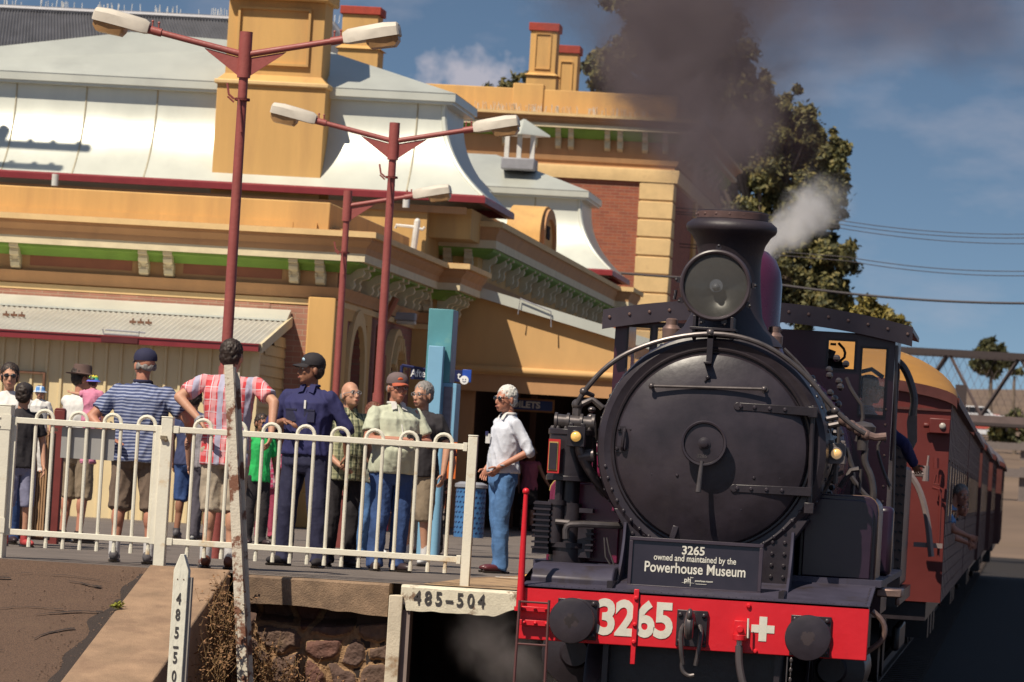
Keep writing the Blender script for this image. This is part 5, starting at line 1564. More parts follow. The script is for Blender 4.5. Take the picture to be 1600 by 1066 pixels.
b_ = gm.node_tree.nodes['Principled BSDF']; b_.inputs['Transmission Weight'].default_value = .55; b_.inputs['Base Color'].default_value = (.22, .21, .20, 1); b_.inputs['Roughness'].default_value = .07; b_.inputs['IOR'].default_value = 1.3; b_.inputs['Alpha'].default_value = .55
mb = MB(); mb.lathe([(.236, .006), (.16, -.010), (.08, -.018), (0, -.02)], (H.x, H.y, H.z), (0, 1, 0), 48, cap=False); mb.build('lens_glass', gm, hl)
mb = MB()
for a in (0.05, 1.55, 3.05, 3.6, 4.4, 5.0, 5.8):
    q = V((H.x + .275 * cos(a), H.y + .03, H.z + .275 * sin(a))); mb.box(q, (.035, .05, .04), (0, -a, 0)); mb.ell(q + V((cos(a) * .02, -.02, sin(a) * .02)), .013, n=6, m=4)
mb.tube([(H.x - .29, H.y + .02, H.z - .05), (H.x - .30, H.y + .02, H.z - .12)], .012, 6)
mb.build('lamp_clips', BLK, hl)
mb = MB(); mb.bb(H.x - .17, H.x + .17, 34.98, 35.35, H.z - .335, H.z - .315); mb.bb(H.x - .14, H.x + .14, 35.0, 35.3, H.z - .37, H.z - .35)
for s_ in (-.14, .14): mb.bb(H.x + s_ - .012, H.x + s_ + .012, 35.0, 35.3, H.z - .40, H.z - .23)
mb.build('lamp_bracket', BLK, lo, bevel=.003)
# boiler, dome, safety valves
mb = MB(); mb.lathe([(.80, 36.95), (.80, 41.6)], (TX, 0, 1.235), (0, 1, 0), 64, cap=False); bl = mb.build('boiler', PUR, lo)
for yy in (37.05, 38.4, 39.8, 41.2):
    mb = MB(); mb.lathe([(.803, yy), (.806, yy + .01), (.806, yy + .05), (.803, yy + .06)], (TX, 0, 1.235), (0, 1, 0), 64, cap=False); mb.build('boiler_band', PUR, bl)
dY = 37.55
dz = P(1190, 385, dY).z
mb = MB(); mb.lathe([(.42, 1.9), (.36, 2.02), (.325, 2.12), (.318, 2.2), (.318, dz - .30), (.30, dz - .20), (.26, dz - .11), (.19, dz - .045), (.10, dz - .01), (0, dz)], (TX, dY, 0), (0, 0, 1), 48, cap=False); mb.build('steam_dome', PUR, lo)
mb = MB(); mb.cyl((TX + .02, dY, dz - .02), (TX + .02, dY, dz + .05), .03, n=8); mb.build('dome_plug', COP, lo)
mb = MB(); 
for s_ in (-.12, .12): mb.lathe([(.07, 1.95), (.07, 2.25), (.09, 2.28), (.05, 2.34), (.05, 2.42)], (TX + s_, 40.1, 0), (0, 0, 1), 16)
mb.build_each('safety_valve', COP, lo)
for px, py, yy in ((1049, 518, 35.9), (1209, 530, 35.9)):
    q = P(px, py, yy); mb = MB(); mb.lathe([(.05, -.2), (.05, -.06), (.068, -.05), (.07, .02), (.055, .04), (.045, .05), (.045, .09), (.03, .10), (0, .10)], q, (0, 0, 1), 16)
    mb.tube([q + V((-.14 if px > 1100 else .14, 0, -.08)), q + V((-.06 if px > 1100 else .06, 0, 0)), q], .03, 8)
    mb.build('snifting_valve', COP, lo)
# cylinders, purple cladding coloured brighter on the sunlit side, darker on the shaded
for s_ in (-1, 1):
    mb = MB()
    xa, xb = TX + s_ * .66, TX + s_ * 1.235
    xa, xb = min(xa, xb), max(xa, xb)
    r_c = .10
    def rr(zlo, zhi, g):
        pts = [(xa + g, zlo), (xb - g, zlo)]
        pts += [(xb - g - r_c + r_c * cos(t), zhi - r_c + r_c * sin(t)) for t in (0, .4, .8, 1.2, pi / 2)]
        pts += [(xa + g + r_c - r_c * sin(t), zhi - r_c + r_c * cos(t)) for t in (0, .4, .8, 1.2, pi / 2)]
        return pts
    mb.prism(rr(.28, .92, 0), 'y', 35.55, 37.0); mb.prism(rr(.30, .89, .03), 'y', 35.50, 35.56)
    cy = mb.build('cylinder_casing', M('casing_purple_lit', (.17, .014, .055), .35, var=.1, coat=.3) if s_ < 0 else M('casing_purple_shaded', (.022, .008, .022), .35, coat=.3), lo, bevel=.01)
    mb = MB(); p_ = rr(.28, .92, -.004)
    mb.tube([(x, 35.57, z) for x, z in p_[1:]], .005, 6); mb.build('lining', GOLD if s_ < 0 else M('dull_lining', (.16, .10, .07), .5), cy)  # gold line dimmed to go with the darkened casing
    mb = MB(); mb.lathe([(.0, -.12), (.10, -.12), (.12, -.08), (.25, -.06), (.26, 0), (.26, 1.2)], (TX + s_ * .96, 35.5, -.38), (0, 1, 0), 32); mb.build('cylinder', BLK, lo)
mb = MB(); mb.bb(TX - 1.15, TX - .70, 35.9, 37.2, .93, 1.22); mb.build('steam_chest', M('casing_purple_lit', (.17, .014, .055)), lo, bevel=.05)
# frames and wheels
mb = MB()
for s_ in (-.62, .62): mb.bb(TX + s_ - .02, TX + s_ + .02, 34.1, 42, -.65, .2)
mb.bb(TX - .6, TX + .6, 34.3, 34.4, -.6, -.2); mb.build('frames', BLK, lo)
def wheel(x, y, r, nm, sp=12):
    mb = MB(); zc = -1.08 + r
    mb.lathe([(r * .86, -.06), (r * .98, -.065), (r, -.05), (r, .05), (r + .03, .055), (r + .03, .075), (r * .86, .075), (r * .86, -.06)], (x, y, zc), (1, 0, 0), 48, cap=False); 
    mb.cyl((x - .09, y, zc), (x + .09, y, zc), r * .2, n=20)
    for i in range(sp):
        a = 2 * pi * i / sp; mb.cyl((x, y + r * .15 * cos(a), zc + r * .15 * sin(a)), (x, y + r * .88 * cos(a), zc + r * .88 * sin(a)), r * .05, r * .035, n=6)
    return mb.build(nm, BLK, lo)
for s_ in (-.75, .75):
    for yy in (35.0, 36.9): wheel(TX + s_, yy, .42, 'bogie_wheel', 9)
    for yy in (38.4, 40.1, 41.9): wheel(TX + s_, yy, .76, 'driving_wheel', 14)
mb = MB()
for s_ in (-1, 1): mb.bb(TX + s_ * .95 - .03, TX + s_ * .95 + .03, 38.4, 41.9, -.5, -.38)
mb.build_each('coupling_rod', STEEL, lo)
mb = MB()
q = P(1365, 955, 34.9)
mb.tube([P(1363, 955, 34.4), P(1378, 968, 34.4), P(1384, 985, 34.4), P(1378, 1003, 34.4), P(1350, 1022, 34.4)], .02, 8, smooth=2)
mb.build('step_pipe', COP, lo)
mb = MB(); mb.bb(TX + 1.26, TX + 1.45, 35.4, 36.2, .18, .24); mb.tube([(TX + 1.42, 35.5, .2), (TX + 1.42, 35.5, .12)], .02, 6); mb.build('side_step', COP, lo, bevel=.01)
mb = MB(); mb.bb(TX + 1.16, TX + 1.30, 37.6, 37.9, .3, .85); mb.build('sand_box', M('casing_purple_shaded', (.022, .008, .022)), lo, bevel=.04)

# air pump on the left of the smokebox
px0 = P(892, 700, 35.3).x
pm = MB()
c = (px0, 35.3)
def zz(py): return P(892, py, 35.3).z
pm.cyl((c[0], c[1], zz(749)), (c[0], c[1], zz(676)), .165, n=28); pm.cyl((c[0], c[1], zz(680)), (c[0], c[1], zz(671)), .175, n=28); pm.cyl((c[0], c[1], zz(752)), (c[0], c[1], zz(744)), .175, n=28)
pmp = pm.build('air_pump', BLK, lo, bevel=.004)
pm = MB()
pm.cyl((c[0], c[1], zz(787)), (c[0], c[1], zz(750)), .085, n=20); pm.cyl((c[0] - .06, c[1] - .1, zz(785)), (c[0] - .06, c[1] - .1, zz(750)), .03, n=10)
pm.cyl((c[0] + .02, c[1], zz(893)), (c[0] + .02, c[1], zz(850)), .135, n=24); pm.cyl((c[0] + .02, c[1], zz(856)), (c[0] + .02, c[1], zz(848)), .155, n=24); pm.cyl((c[0] + .02, c[1], zz(848)), (c[0] + .02, c[1], zz(786)), .09, n=20)
pm.cyl((c[0] - .07, c[1] - .08, zz(850)), (c[0] - .07, c[1] - .08, zz(782)), .055, n=14); pm.cyl((c[0] - .07, c[1] - .08, zz(790)), (c[0] - .07, c[1] - .08, zz(783)), .068, n=14)
pm.build('pump_body', BLK, pmp)
pm = MB()
for k in range(9):
    z = zz(858 - k * 8.6)
    pm.bb(c[0] - .24, c[0] - .11, c[1] - .15, c[1] + .1, z - .007, z + .007)
    if k < 5: pm.bb(c[0] + .16, c[0] + .22, c[1] - .13, c[1] + .1, z - .007, z + .007)
pm.bb(c[0] - .22, c[0] - .12, c[1] - .12, c[1] + .1, zz(860), zz(788)); pm.bb(c[0] - .235, c[0] - .11, c[1] - .13, c[1] + .1, zz(795), zz(786)); pm.bb(c[0] - .235, c[0] - .11, c[1] - .13, c[1] + .1, zz(868), zz(860))
pm.bb(c[0] + .1, c[0] + .2, c[1] - .1, c[1] + .1, zz(870), zz(822)); pm.bb(c[0] + .1, c[0] + .2, c[1] - .1, c[1] + .1, zz(800), zz(793))
pm.build_each('cooling_fin', BLK2, pmp)
pm = MB()
pm.cyl((c[0] - .12, c[1] - .02, zz(659)), (c[0] + .17, c[1] - .02, zz(661)), .052, n=16)
for dx in (-.12, -.03, .07, .16): pm.cyl((c[0] + dx - .01, c[1] - .02, zz(660)), (c[0] + dx + .01, c[1] - .02, zz(660)), .068, n=16)
pm.cyl((c[0] + .03, c[1], zz(672)), (c[0] + .03, c[1], zz(630)), .035, n=10); pm.ell((c[0] + .03, c[1], zz(632)), .045, n=10, m=6)
pm.tube([(c[0] + .03, c[1], zz(634)), (c[0] + .14, c[1], zz(622)), (c[0] + .22, c[1], zz(635))], .024, 8)
pm.build('valve_gear', STEEL, pmp)
for a in range(8):
    pm = MB(); t_ = pi + a * pi / 7; bolt(pm, c[0] + .15 * cos(t_), c[1] + .15 * sin(t_), zz(671), .014, .02, (0, 0, 1)); pm.build('bolt', STEEL, pmp)
# lined plate on the pump
xa, xb = P(858, 700, 35.1).x, P(875, 700, 35.1).x
pm = MB(); pm.bb(xa - .004, xb + .004, 35.08, 35.10, zz(741), zz(688)); lpn = pm.build('lined_plate', M('plate_red', (.45, .02, .02), .5), pmp)
pm = MB(); pm.bb(xa + .002, xb - .012, 35.074, 35.079, zz(737), zz(692)); pm.build('plate_gold', GOLD, lpn)
pm = MB(); pm.bb(xa + .006, xb - .018, 35.068, 35.073, zz(735), zz(694)); pm.build('plate_center', BLK2, lpn)
# marker lamps
def marker(px, py, Y, lit, sz=.066):
    q = P(px, py, Y); mb = MB(); mb.bb(q.x - sz, q.x + sz, Y, Y + .12, q.z - sz * 1.15, q.z + sz * 1.15); mb.bb(q.x - sz * .9, q.x - sz * .4, Y + .02, Y + .08, q.z + sz * 1.15, q.z + sz * 1.5); mb.bb(q.x + sz * .4, q.x + sz * .9, Y + .02, Y + .08, q.z + sz * 1.15, q.z + sz * 1.5)
    mb.lathe([(sz * .72, 0), (sz * .72, -.02), (sz * .6, -.02)], (q.x, Y, q.z), (0, 1, 0), 24, cap=False)
    o = mb.build('marker_lamp', M('marker_grey', (.12, .10, .10), .5) if px > 1000 else BLK, lo, bevel=.004)
    lm = bpy.data.materials.new('lit_marker_lens'); lm.use_nodes = True; b_ = lm.node_tree.nodes['Principled BSDF']; b_.inputs['Base Color'].default_value = (.8, .45, .15, 1); b_.inputs['Emission Color'].default_value = lit; b_.inputs['Emission Strength'].default_value = .3; b_.inputs['Roughness'].default_value = .15
    mb = MB(); mb.lathe([(sz * .6, -.008), (sz * .5, -.022), (sz * .25, -.032), (0, -.035)], (q.x, Y, q.z), (0, 1, 0), 24, cap=False); mb.build('lens', lm, o)
    return q
q = marker(900, 682, 35.0, (1, .55, .12, 1))
q2 = marker(1307, 709, 35.2, (.75, .5, .28, 1))
mb = MB(); mb.tube([(q.x + .02, 35.1, q.z - .07), (q.x + .03, 35.1, q.z - .13), (q.x + .12, 35.15, q.z - .28), (q.x + .22, 35.3, q.z - .40), (q.x + .30, 35.5, q.z - .48)], .035, 12, smooth=2); mb.cyl((q.x + .02, 35.12, q.z - .15), (q.x + .13, 35.12, q.z - .13), .05, n=12); mb.build('exhaust_pipe', STEEL, lo)
mb = MB(); mb.tube([(q2.x, 35.26, q2.z - .07), (q2.x, 35.26, q2.z - .22)], .02, 6); mb.build('lamp_stalk', STEEL, lo)
# pump pipes
mb = MB(); mb.tube([P(884, 842, 35.1), P(884, 824, 35.1), P(893, 818, 35.1), P(968, 822, 35.15), P(985, 822, 35.3)], .026, 10, smooth=1); mb.tube([P(868, 815, 35.15), P(890, 817, 35.15)], .022, 8); mb.build('delivery_pipe', STEEL, lo)
mb = MB(); mb.tube([P(948, 840, 35.0), P(952, 862, 35.0), P(960, 885, 35.0)], .007, 5); mb.tube([P(944, 840, 35.0), P(946, 870, 35.0), P(955, 885, 35.0)], .007, 5); mb.tube([P(928, 660, 35.5), P(930, 760, 35.5), P(945, 775, 35.5)], .018, 6, smooth=1); mb.build('small_pipes', STEEL, lo)
mb = MB()
random.seed(9)
for i in range(12):
    y0 = 640 + i * 11
    q = P(925 - min(i, 6) * 1.0 + random.uniform(-3, 3), y0, 35.6); mb.ell(q, (.03, .03, .022), n=8, m=6)
mb.build('boiler_studs', STEEL, lo)

# cab
CYF = 41.5
cl, cr_x = P(960, 540, CYF).x, P(1398, 560, CYF).x
zr_ = P(1200, 505, CYF).z
WALLM = M('cab_purple_shaded', (.045, .009, .020), .35, var=.12, scale=3, coat=.3)  # purple darkened to put the roof's shade into the cab walls
def z_(px, py): return P(px, py, CYF).z
def x_(px, py=580): return P(px, py, CYF).x
w1 = (P(1294, 555, CYF).x, P(1335, 555, CYF).x, z_(1315, 576), z_(1315, 533))
w2 = (P(1345, 600, CYF).x, P(1382, 600, CYF).x, z_(1363, 648), z_(1363, 545))
w1l = (x_(982, 535), x_(1015, 535), z_(1000, 600), z_(1000, 512)); w2l = (x_(1027, 535), x_(1060, 535), z_(1045, 585), z_(1045, 513))
wins = sorted([w1, w2, w1l, w2l])
mb = MB(); xx = cl
zlo, zhi = -.1, P(942, 497, 41.3).z - .0
for (a, b, c0, c1) in wins:
    mb.bb(xx, a, CYF, CYF + .03, zlo, zhi); mb.bb(a, b, CYF, CYF + .03, zlo, c0); mb.bb(a, b, CYF, CYF + .03, c1, zhi); xx = b
mb.bb(xx, cr_x, CYF, CYF + .03, zlo, zhi)
cab = mb.build('cab_front', WALLM, lo)
pane = bpy.data.materials.new('dusty_glass'); pane.use_nodes = True; b_ = pane.node_tree.nodes['Principled BSDF']; b_.inputs['Base Color'].default_value = (.5, .5, .52, 1); b_.inputs['Alpha'].default_value = .16; b_.inputs['Roughness'].default_value = .15
for (a, b, c0, c1) in wins:
    mb = MB(); t_ = .018
    for q in ((a - t_, a, c0, c1), (b, b + t_, c0, c1), (a - t_, b + t_, c0 - t_, c0), (a - t_, b + t_, c1, c1 + t_)): mb.bb(q[0], q[1], CYF - .015, CYF - .001, q[2], q[3])
    f_ = mb.build('cab_window', BLK, cab)
    if c1 - c0 > .4:
        mb = MB(); mb.bb(a, b, CYF + .01, CYF + .016, c0, c1); mb.build('pane', pane, f_)
for s_, x in ((-1, cl), (1, cr_x - .03)):
    mb = MB(); mb.bb(x, x + .03, CYF + .03, 43.4, -.1, 1.25); mb.bb(x, x + .03, CYF + .03, 41.75, 1.25, zhi); mb.bb(x, x + .03, 42.5, 42.62, 1.25, zhi); mb.bb(x, x + .03, 43.3, 43.4, 1.25, zhi); mb.bb(x, x + .03, 41.75, 43.3, zhi - .2, zhi)
    mb.build('cab_side', WALLM, lo)
# roof: curved sheet with riveted fascia
prof = []
R0 = P(942, 497, 41.3); R1 = P(1426, 525, 41.3); RM = P(1183, 484, 41.3)
crown = RM.z - (R0.z + R1.z) / 2
n_ = 24
def rf(t): return (R0.x + (R1.x - R0.x) * t, (R0.z + R1.z) / 2 + crown * (1 - (2 * t - 1) ** 2) ** 1.0)
mb = MB(); vs = []
for i in range(n_ + 1):
    x, z = rf(i / n_); vs += [(x, 41.3, z + .07), (x, 43.9, z + .07), (x, 43.9, z + .03), (x, 41.3, z + .03)]
mb.add(vs, [(i * 4 + k, i * 4 + (k + 1) % 4, (i + 1) * 4 + (k + 1) % 4, (i + 1) * 4 + k) for i in range(n_) for k in range(4)] + [(0, 1, 2, 3), tuple(n_ * 4 + k for k in (3, 2, 1, 0))])
cr2 = mb.build('cab_roof', BLK2, lo)
mb = MB(); vs = []
for i in range(n_ + 1):
    t = i / n_; x, z = rf(t); e_ = 0
    vs += [(x, 41.27, z + .075), (x, 41.30, z + .075), (x, 41.30, z - .095 + e_ * .04), (x, 41.27, z - .095 + e_ * .04)]
mb.add(vs, [(i * 4 + k, i * 4 + (k + 1) % 4, (i + 1) * 4 + (k + 1) % 4, (i + 1) * 4 + k) for i in range(n_) for k in range(4)] + [(0, 1, 2, 3), tuple(n_ * 4 + k for k in (3, 2, 1, 0))])
fs_ = mb.build('roof_fascia', M('fascia_black', (.040, .030, .042), .55, var=.15, scale=4), cr2)
for i in range(16):
    t = (i + .35) / 15.6
    x, z = rf(min(t, .99)); mb = MB(); bolt(mb, x, 41.27, z - .0, .015, .014); mb.build('rivet', COP, fs_)
# cab fittings: right edge handrail, pipes, whistle seen through windows
mb = MB(); q = P(1401, 540, 41.45); q3 = P(1393, 900, 41.45); mb.tube([q, q3], .014, 8); mb.build('cab_handrail', STEEL, lo)
mb = MB()
for k in range(12):
    q = P(1384 - k * .8, 640 + k * 24, 41.5); bolt(mb, q.x, 41.5, q.z, .012, .010)
mb.build('cab_rivets', COP, cab)
mb = MB(); mb.ell(P(1298, 578, 42), (.13, .1, .12), n=12, m=8); mb.box(P(1294, 556, 42), (.10, .1, .12), (0, .3, 0)); mb.tube([P(1300, 566, 42), P(1319, 562, 42), P(1321, 548, 42), P(1310, 536, 42)], .012, 6, smooth=1); mb.box(P(1302, 538, 42), (.05, .05, .02))
mb.tube([P(1338, 583, 42.4), P(1362, 577, 42.4), P(1380, 590, 42.4)], .02, 6); mb.build('cab_fittings', BLK, lo)
# firebox top in front of the cab
mb = MB(); mb.lathe([(.80, 40.6), (.815, 40.62), (.815, 41.5)], (TX, 0, 1.235), (0, 1, 0), 48, cap=False); mb.build('firebox_cladding', PUR, lo)
# right hand pipework
pw_ = MB()
pw_.tube([P(x, y, 35.4) for x, y in ((1318, 660), (1340, 668), (1362, 684), (1385, 682))], .03, 10, smooth=1)
for px, py in ((1318, 658), (1330, 665), (1342, 673), (1353, 680)):
    q = P(px, py, 35.4); pw_.ell(q, .042, n=10, m=6)
pw_.build('ejector_pipe', COP, lo)
pw_ = MB(); q = P(1352, 680, 36.0)
pw_.lathe([(.04, -.14), (.045, -.02), (.09, 0), (.095, .04), (.06, .07), (0, .08)], P(1349, 675, 36.0), (0, 0, 1), 16); pw_.tube([P(1352, 700, 36.0), P(1350, 722, 36.0), P(1362, 745, 36), P(1366, 775, 36), P(1358, 800, 36)], .026, 8, smooth=2); pw_.build('blower_valve', STEEL, lo)
pw_ = MB()
for pts in ([(1272, 600), (1290, 625), (1300, 660), (1290, 700), (1275, 760)], [(1280, 610), (1308, 640), (1312, 690), (1300, 740), (1280, 790)], [(1225, 545), (1255, 575), (1285, 615)], [(1240, 560), (1262, 590), (1280, 640)]):
    pw_.tube([P(x, y, 35.7) for x, y in pts], .014, 6, smooth=2)
for pts in ([(1290, 655), (1310, 651)], [(1292, 666), (1312, 662)]):
    pw_.cyl(P(*pts[0], 35.5), P(*pts[1], 35.5), .022, n=8)
pw_.tube([P(1322, 700, 36.6), P(1335, 740, 36.6), P(1330, 790, 36.6)], .02, 6, smooth=1); pw_.tube([P(1338, 690, 36.9), P(1352, 640, 36.9), P(1330, 610, 36.9), P(1322, 590, 36.9)], .016, 6, smooth=1); pw_.tube([P(1285, 770, 35.5), P(1300, 745, 35.5), P(1318, 738, 35.5)], .018, 6); pw_.tube([P(1330, 745, 36.4), P(1348, 770, 36.4), P(1362, 782, 36.4)], .02, 6, smooth=1); pw_.tube([P(1378, 685, 36.2), P(1370, 700, 36.2), P(1378, 730, 36.2), P(1392, 765, 36.2)], .013, 6, smooth=1)
pw_.tube([P(1345, 733, 35.8), P(1343, 770, 35.8)], .012, 6); pw_.tube([P(1312, 762, 35.8), P(1330, 735, 35.8), P(1342, 733, 35.8)], .022, 6)
pw_.build('side_pipes', STEEL, lo)
pw_ = MB()
random.seed(12)
for i in range(26):
    a = -.75 + i * .06
    pw_ = MB(); pw_.ell((SC.x + (RS + .02) * cos(a), 36.3 + random.uniform(-.3, .3), SC.z + (RS + .02) * sin(a)), (.025, .04, .025), n=6, m=4); pw_.build('stay_cap', STEEL, lo)
for i in range(14):
    q = P(1300 + random.uniform(-8, 22), 560 + i * 9, 37.5 + random.uniform(-.3, .8)); pw_ = MB(); pw_.ell(q, (.03, .05, .03), n=7, m=5); pw_.build('stay_cap', STEEL, lo)
# ============================================================ tender
TC = -2.27
td = thing('tender', 'black coal tender coupled between the locomotive and the red carriage', 'tender', (TC, 46, -1.34))
mb = MB(); mb.bb(TC - 1.2, TC + 1.17, 44.0, 49.0, .05, 1.25); mb.build('tank', BLK, td, bevel=.04)
mb = MB(); mb.bb(TC - 1.25, TC + 1.22, 43.8, 49.1, -.08, .04); mb.build('frame', BLK, td)
mb = MB()
random.seed(2)
for i in range(160): mb.ell((TC + random.uniform(-1, 1), random.uniform(44.3, 48.6), 1.25 + random.uniform(0, .2)), random.uniform(.05, .12), (random.random(), random.random(), 0), n=6, m=4)
o = mb.build('coal', M('coal', (.012, .011, .012), .4, var=.4), td, angle=10); o['kind'] = 'stuff'
def wheel2(x, y, r, par, mat=BLK):
    mb = MB(); zc = -1.08 + r
    mb.lathe([(r * .2, -.08), (r * .2, -.02), (r * .8, -.02), (r * .85, -.06), (r, -.06), (r, .05), (r * .85, .05), (r * .2, .05)], (x, y, zc), (1, 0, 0), 28); return mb.build('wheel', mat, par)
for s_ in (-.8, .8):
    for yy in (44.8, 46.5, 48.2): wheel2(TC + s_, yy, .48, td)
a, b = P(1391, 700, 43.7), P(1418, 700, 43.7)
zt0, zb0 = P(1404, 690, 43.7).z, P(1404, 925, 43.7).z
mb = MB(); mb.bb(a.x, b.x, 43.7, 43.74, zb0, zt0); tp_ = mb.build('tread_plate', M('tread_brown', (.13, .085, .07), .6, var=.15), td)
for j in range(15):
    mb = MB()
    for i in range(3):
        z = zt0 - .06 - j * (zt0 - zb0 - .1) / 15
        mb.box((a.x + (i + .5) * (b.x - a.x) / 3 + (.01 if j % 2 else -.01), 43.695, z), (.035, .012, .018), (0, .5, 0))
    mb.build('tread_row', BLK, tp_)
mb = MB(); mb.tube([P(1396, 560, 43.6), P(1415, 575, 43.6), P(1430, 620, 43.6), P(1426, 650, 43.6)], .035, 8, smooth=2); mb.tube([P(1400, 560, 43.6), P(1404, 590, 43.6), P(1398, 610, 43.6)], .02, 8, smooth=1); mb.build('water_hose', STEEL, td)
a = P(1438, 628, 43.9)
mb = MB(); mb.prism([(P(1425, 620, 43.9).x, P(1425, 620, 43.9).z), (P(1433, 620, 43.9).x, P(1433, 620, 43.9).z), (P(1433, 690, 43.9).x, P(1433, 690, 43.9).z), (P(1420, 715, 43.9).x, P(1420, 715, 43.9).z), (P(1417, 660, 43.9).x, P(1417, 660, 43.9).z)], 'y', 43.85, 43.9); mb.build('spill_plate', M('pale_plate', (.20, .16, .14), .6, var=.2), td)
# ============================================================ carriages
CRED = M('carriage_red', (.115, .015, .012), .5, var=.14, scale=1.5, bump=.08, bscale=8, col2=(.11, .019, .016), amt=.42, s2=1.2)
CROOF = M('ochre_canvas_roof', (.37, .175, .032), .6, var=.1, scale=2, col2=(.62, .50, .34), amt=.35, s2=5, hard=.06, stretch=(1, 1, 3))
CCRM = M('carriage_cream', (.24, .15, .12), .6, var=.1, scale=4, bump=.2, bscale=20)
CDRK = M('carriage_brown', (.085, .022, .018), .5, var=.2)
CC = -2.20; HW = 1.45
def carriage(y0, L, label, end=True):
    t = thing('railway_carriage', label, 'carriage', (CC, y0 + L / 2, -1.34), 'carriages of the train behind the tender')
    y1 = y0 + L
    ze = 1.97
    N_ = 24
    def arc(h, y, g=0): return [(CC - (HW + .06 + g) * cos(pi * i / N_), y, ze + h * sin(pi * i / N_)) for i in range(N_ + 1)]
    mb = MB(); poly = [(CC - HW, -.15)] + [(CC - HW * cos(pi * i / N_), ze + .18 * sin(pi * i / N_)) for i in range(N_ + 1)] + [(CC + HW, -.15)]
    mb.prism(poly, 'y', y0, y0 + .08); mb.build('end_wall', CRED if end else CDRK, t); mb = MB(); mb.prism(poly, 'y', y1 - .08, y1); mb.build('end_wall', CDRK, t)
    mb = MB(); mb.bb(CC - HW + .01, CC + HW - .03, y0 + .08, y1 - .08, -.15, ze); mb.build('inner_body', CDRK, t)
    for s_ in (-1, 1):
        x = CC + s_ * HW
        lo_, hi_ = min(x, x - s_ * .04), max(x, x - s_ * .04)
        mb = MB()
        for k in range(6): mb.bb(lo_, hi_, y0 + .08, y1 - .08, -.15 + k * .14, -.15 + k * .14 + .13)
        mb.build('lower_side', CCRM, t)
        mb = MB(); mb.bb(lo_, hi_, y0 + .08, y1 - .08, 1.36, ze); 
        for k in range(4): mb.bb(lo_ - .004, hi_ + .004, y0 + .08, y1 - .08, 1.40 + k * .14, 1.41 + k * .14)
        mb.build('upper_side', CCRM, t)
        n_ = int(L / 1.1)
        for i in range(n_ + 1):
            yy = y0 + .1 + i * (L - .2) / n_
            mb = MB(); mb.bb(min(x, x + s_ * .005), max(x, x + s_ * .005), yy - .05, yy + .05, -.15, ze); mb.build('side_pillar', CDRK, t)
            if i < n_ and i % 2 == 1:
                w_ = (L - .2) / n_
                mb = MB(); mb.bb(min(x, x + s_ * .004), max(x, x + s_ * .004), yy + .2, yy + w_ - .2, .70, 1.36); f_ = mb.build('window_frame', CDRK, t)
                mb = MB(); mb.bb(min(x, x + s_ * .007), max(x, x + s_ * .007), yy + .26, yy + w_ - .26, .76, 1.30); mb.build('pane', M('window_dark', (.012, .010, .012), .15), f_)
    A, B, C_, D_ = arc(.20, y0 - .05), arc(.52, y0 + .7), arc(.66, y0 + 1.7), arc(.66, y1 - 1.7)
    mb = MB(); n1 = N_ + 1
    vs = A + B + C_
    mb.add(vs, [(r * n1 + i, r * n1 + i + 1, (r + 1) * n1 + i + 1, (r + 1) * n1 + i) for r in range(2) for i in range(N_)]); mb.build('roof_end', CROOF if end else M('grey_canvas_roof', (.13, .11, .12), .7), t, angle=60)
    vs = C_ + D_ + arc(.52, y1 - .7) + arc(.20, y1 + .05)
    mb = MB(); mb.add(vs, [(r * n1 + i, r * n1 + i + 1, (r + 1) * n1 + i + 1, (r + 1) * n1 + i) for r in range(3) for i in range(N_)]); mb.build('roof', M('grey_canvas_roof', (.13, .11, .12), .7), t, angle=60)
    mb = MB(); vs = []
    for (x, y, z) in arc(.20, y0 - .05): vs += [(x, y0 - .07, z + .03), (x, y0 + .1, z + .03), (x, y0 + .1, z - .08), (x, y0 - .07, z - .08)]
    mb.add(vs, [(i * 4 + k, i * 4 + (k + 1) % 4, (i + 1) * 4 + (k + 1) % 4, (i + 1) * 4 + k) for i in range(N_) for k in range(4)]); mb.build('roof_rim', CDRK, t)
    for s_ in (-1, 1):
        x = CC + s_ * (HW + .03); mb = MB(); mb.bb(x - .04, x + .05, y0, y1, ze - .03, ze + .04); mb.build('gutter', CDRK, t)
    mb = MB(); mb.bb(CC - 1.3, CC + 1.3, y0 + .1, y1 - .1, -.35, -.16)
    for yy in (y0 + L * .4, y0 + L * .5, y0 + L * .6): mb.bb(CC - 1.1, CC + 1.2, yy, yy + .8, -.75, -.36)
    mb.build('underframe', BLK, t)
    for yb in (y0 + 2.4, y1 - 2.4):
        for d in (-.9, .9):
            for s_ in (-.75, .75): wheel2(CC + s_, yb + d, .44, t)
        for s_ in (-1, 1):
            mb = MB(); mb.bb(CC + s_ * .98 - .04, CC + s_ * .98 + .04, yb - 1.3, yb + 1.3, -.72, -.45); mb.build('bogie_frame', BLK, t, bevel=.03)
    return t
c1 = carriage(50.0, 19.0, 'nearest carriage, red end wall and ochre roof, right behind the tender')
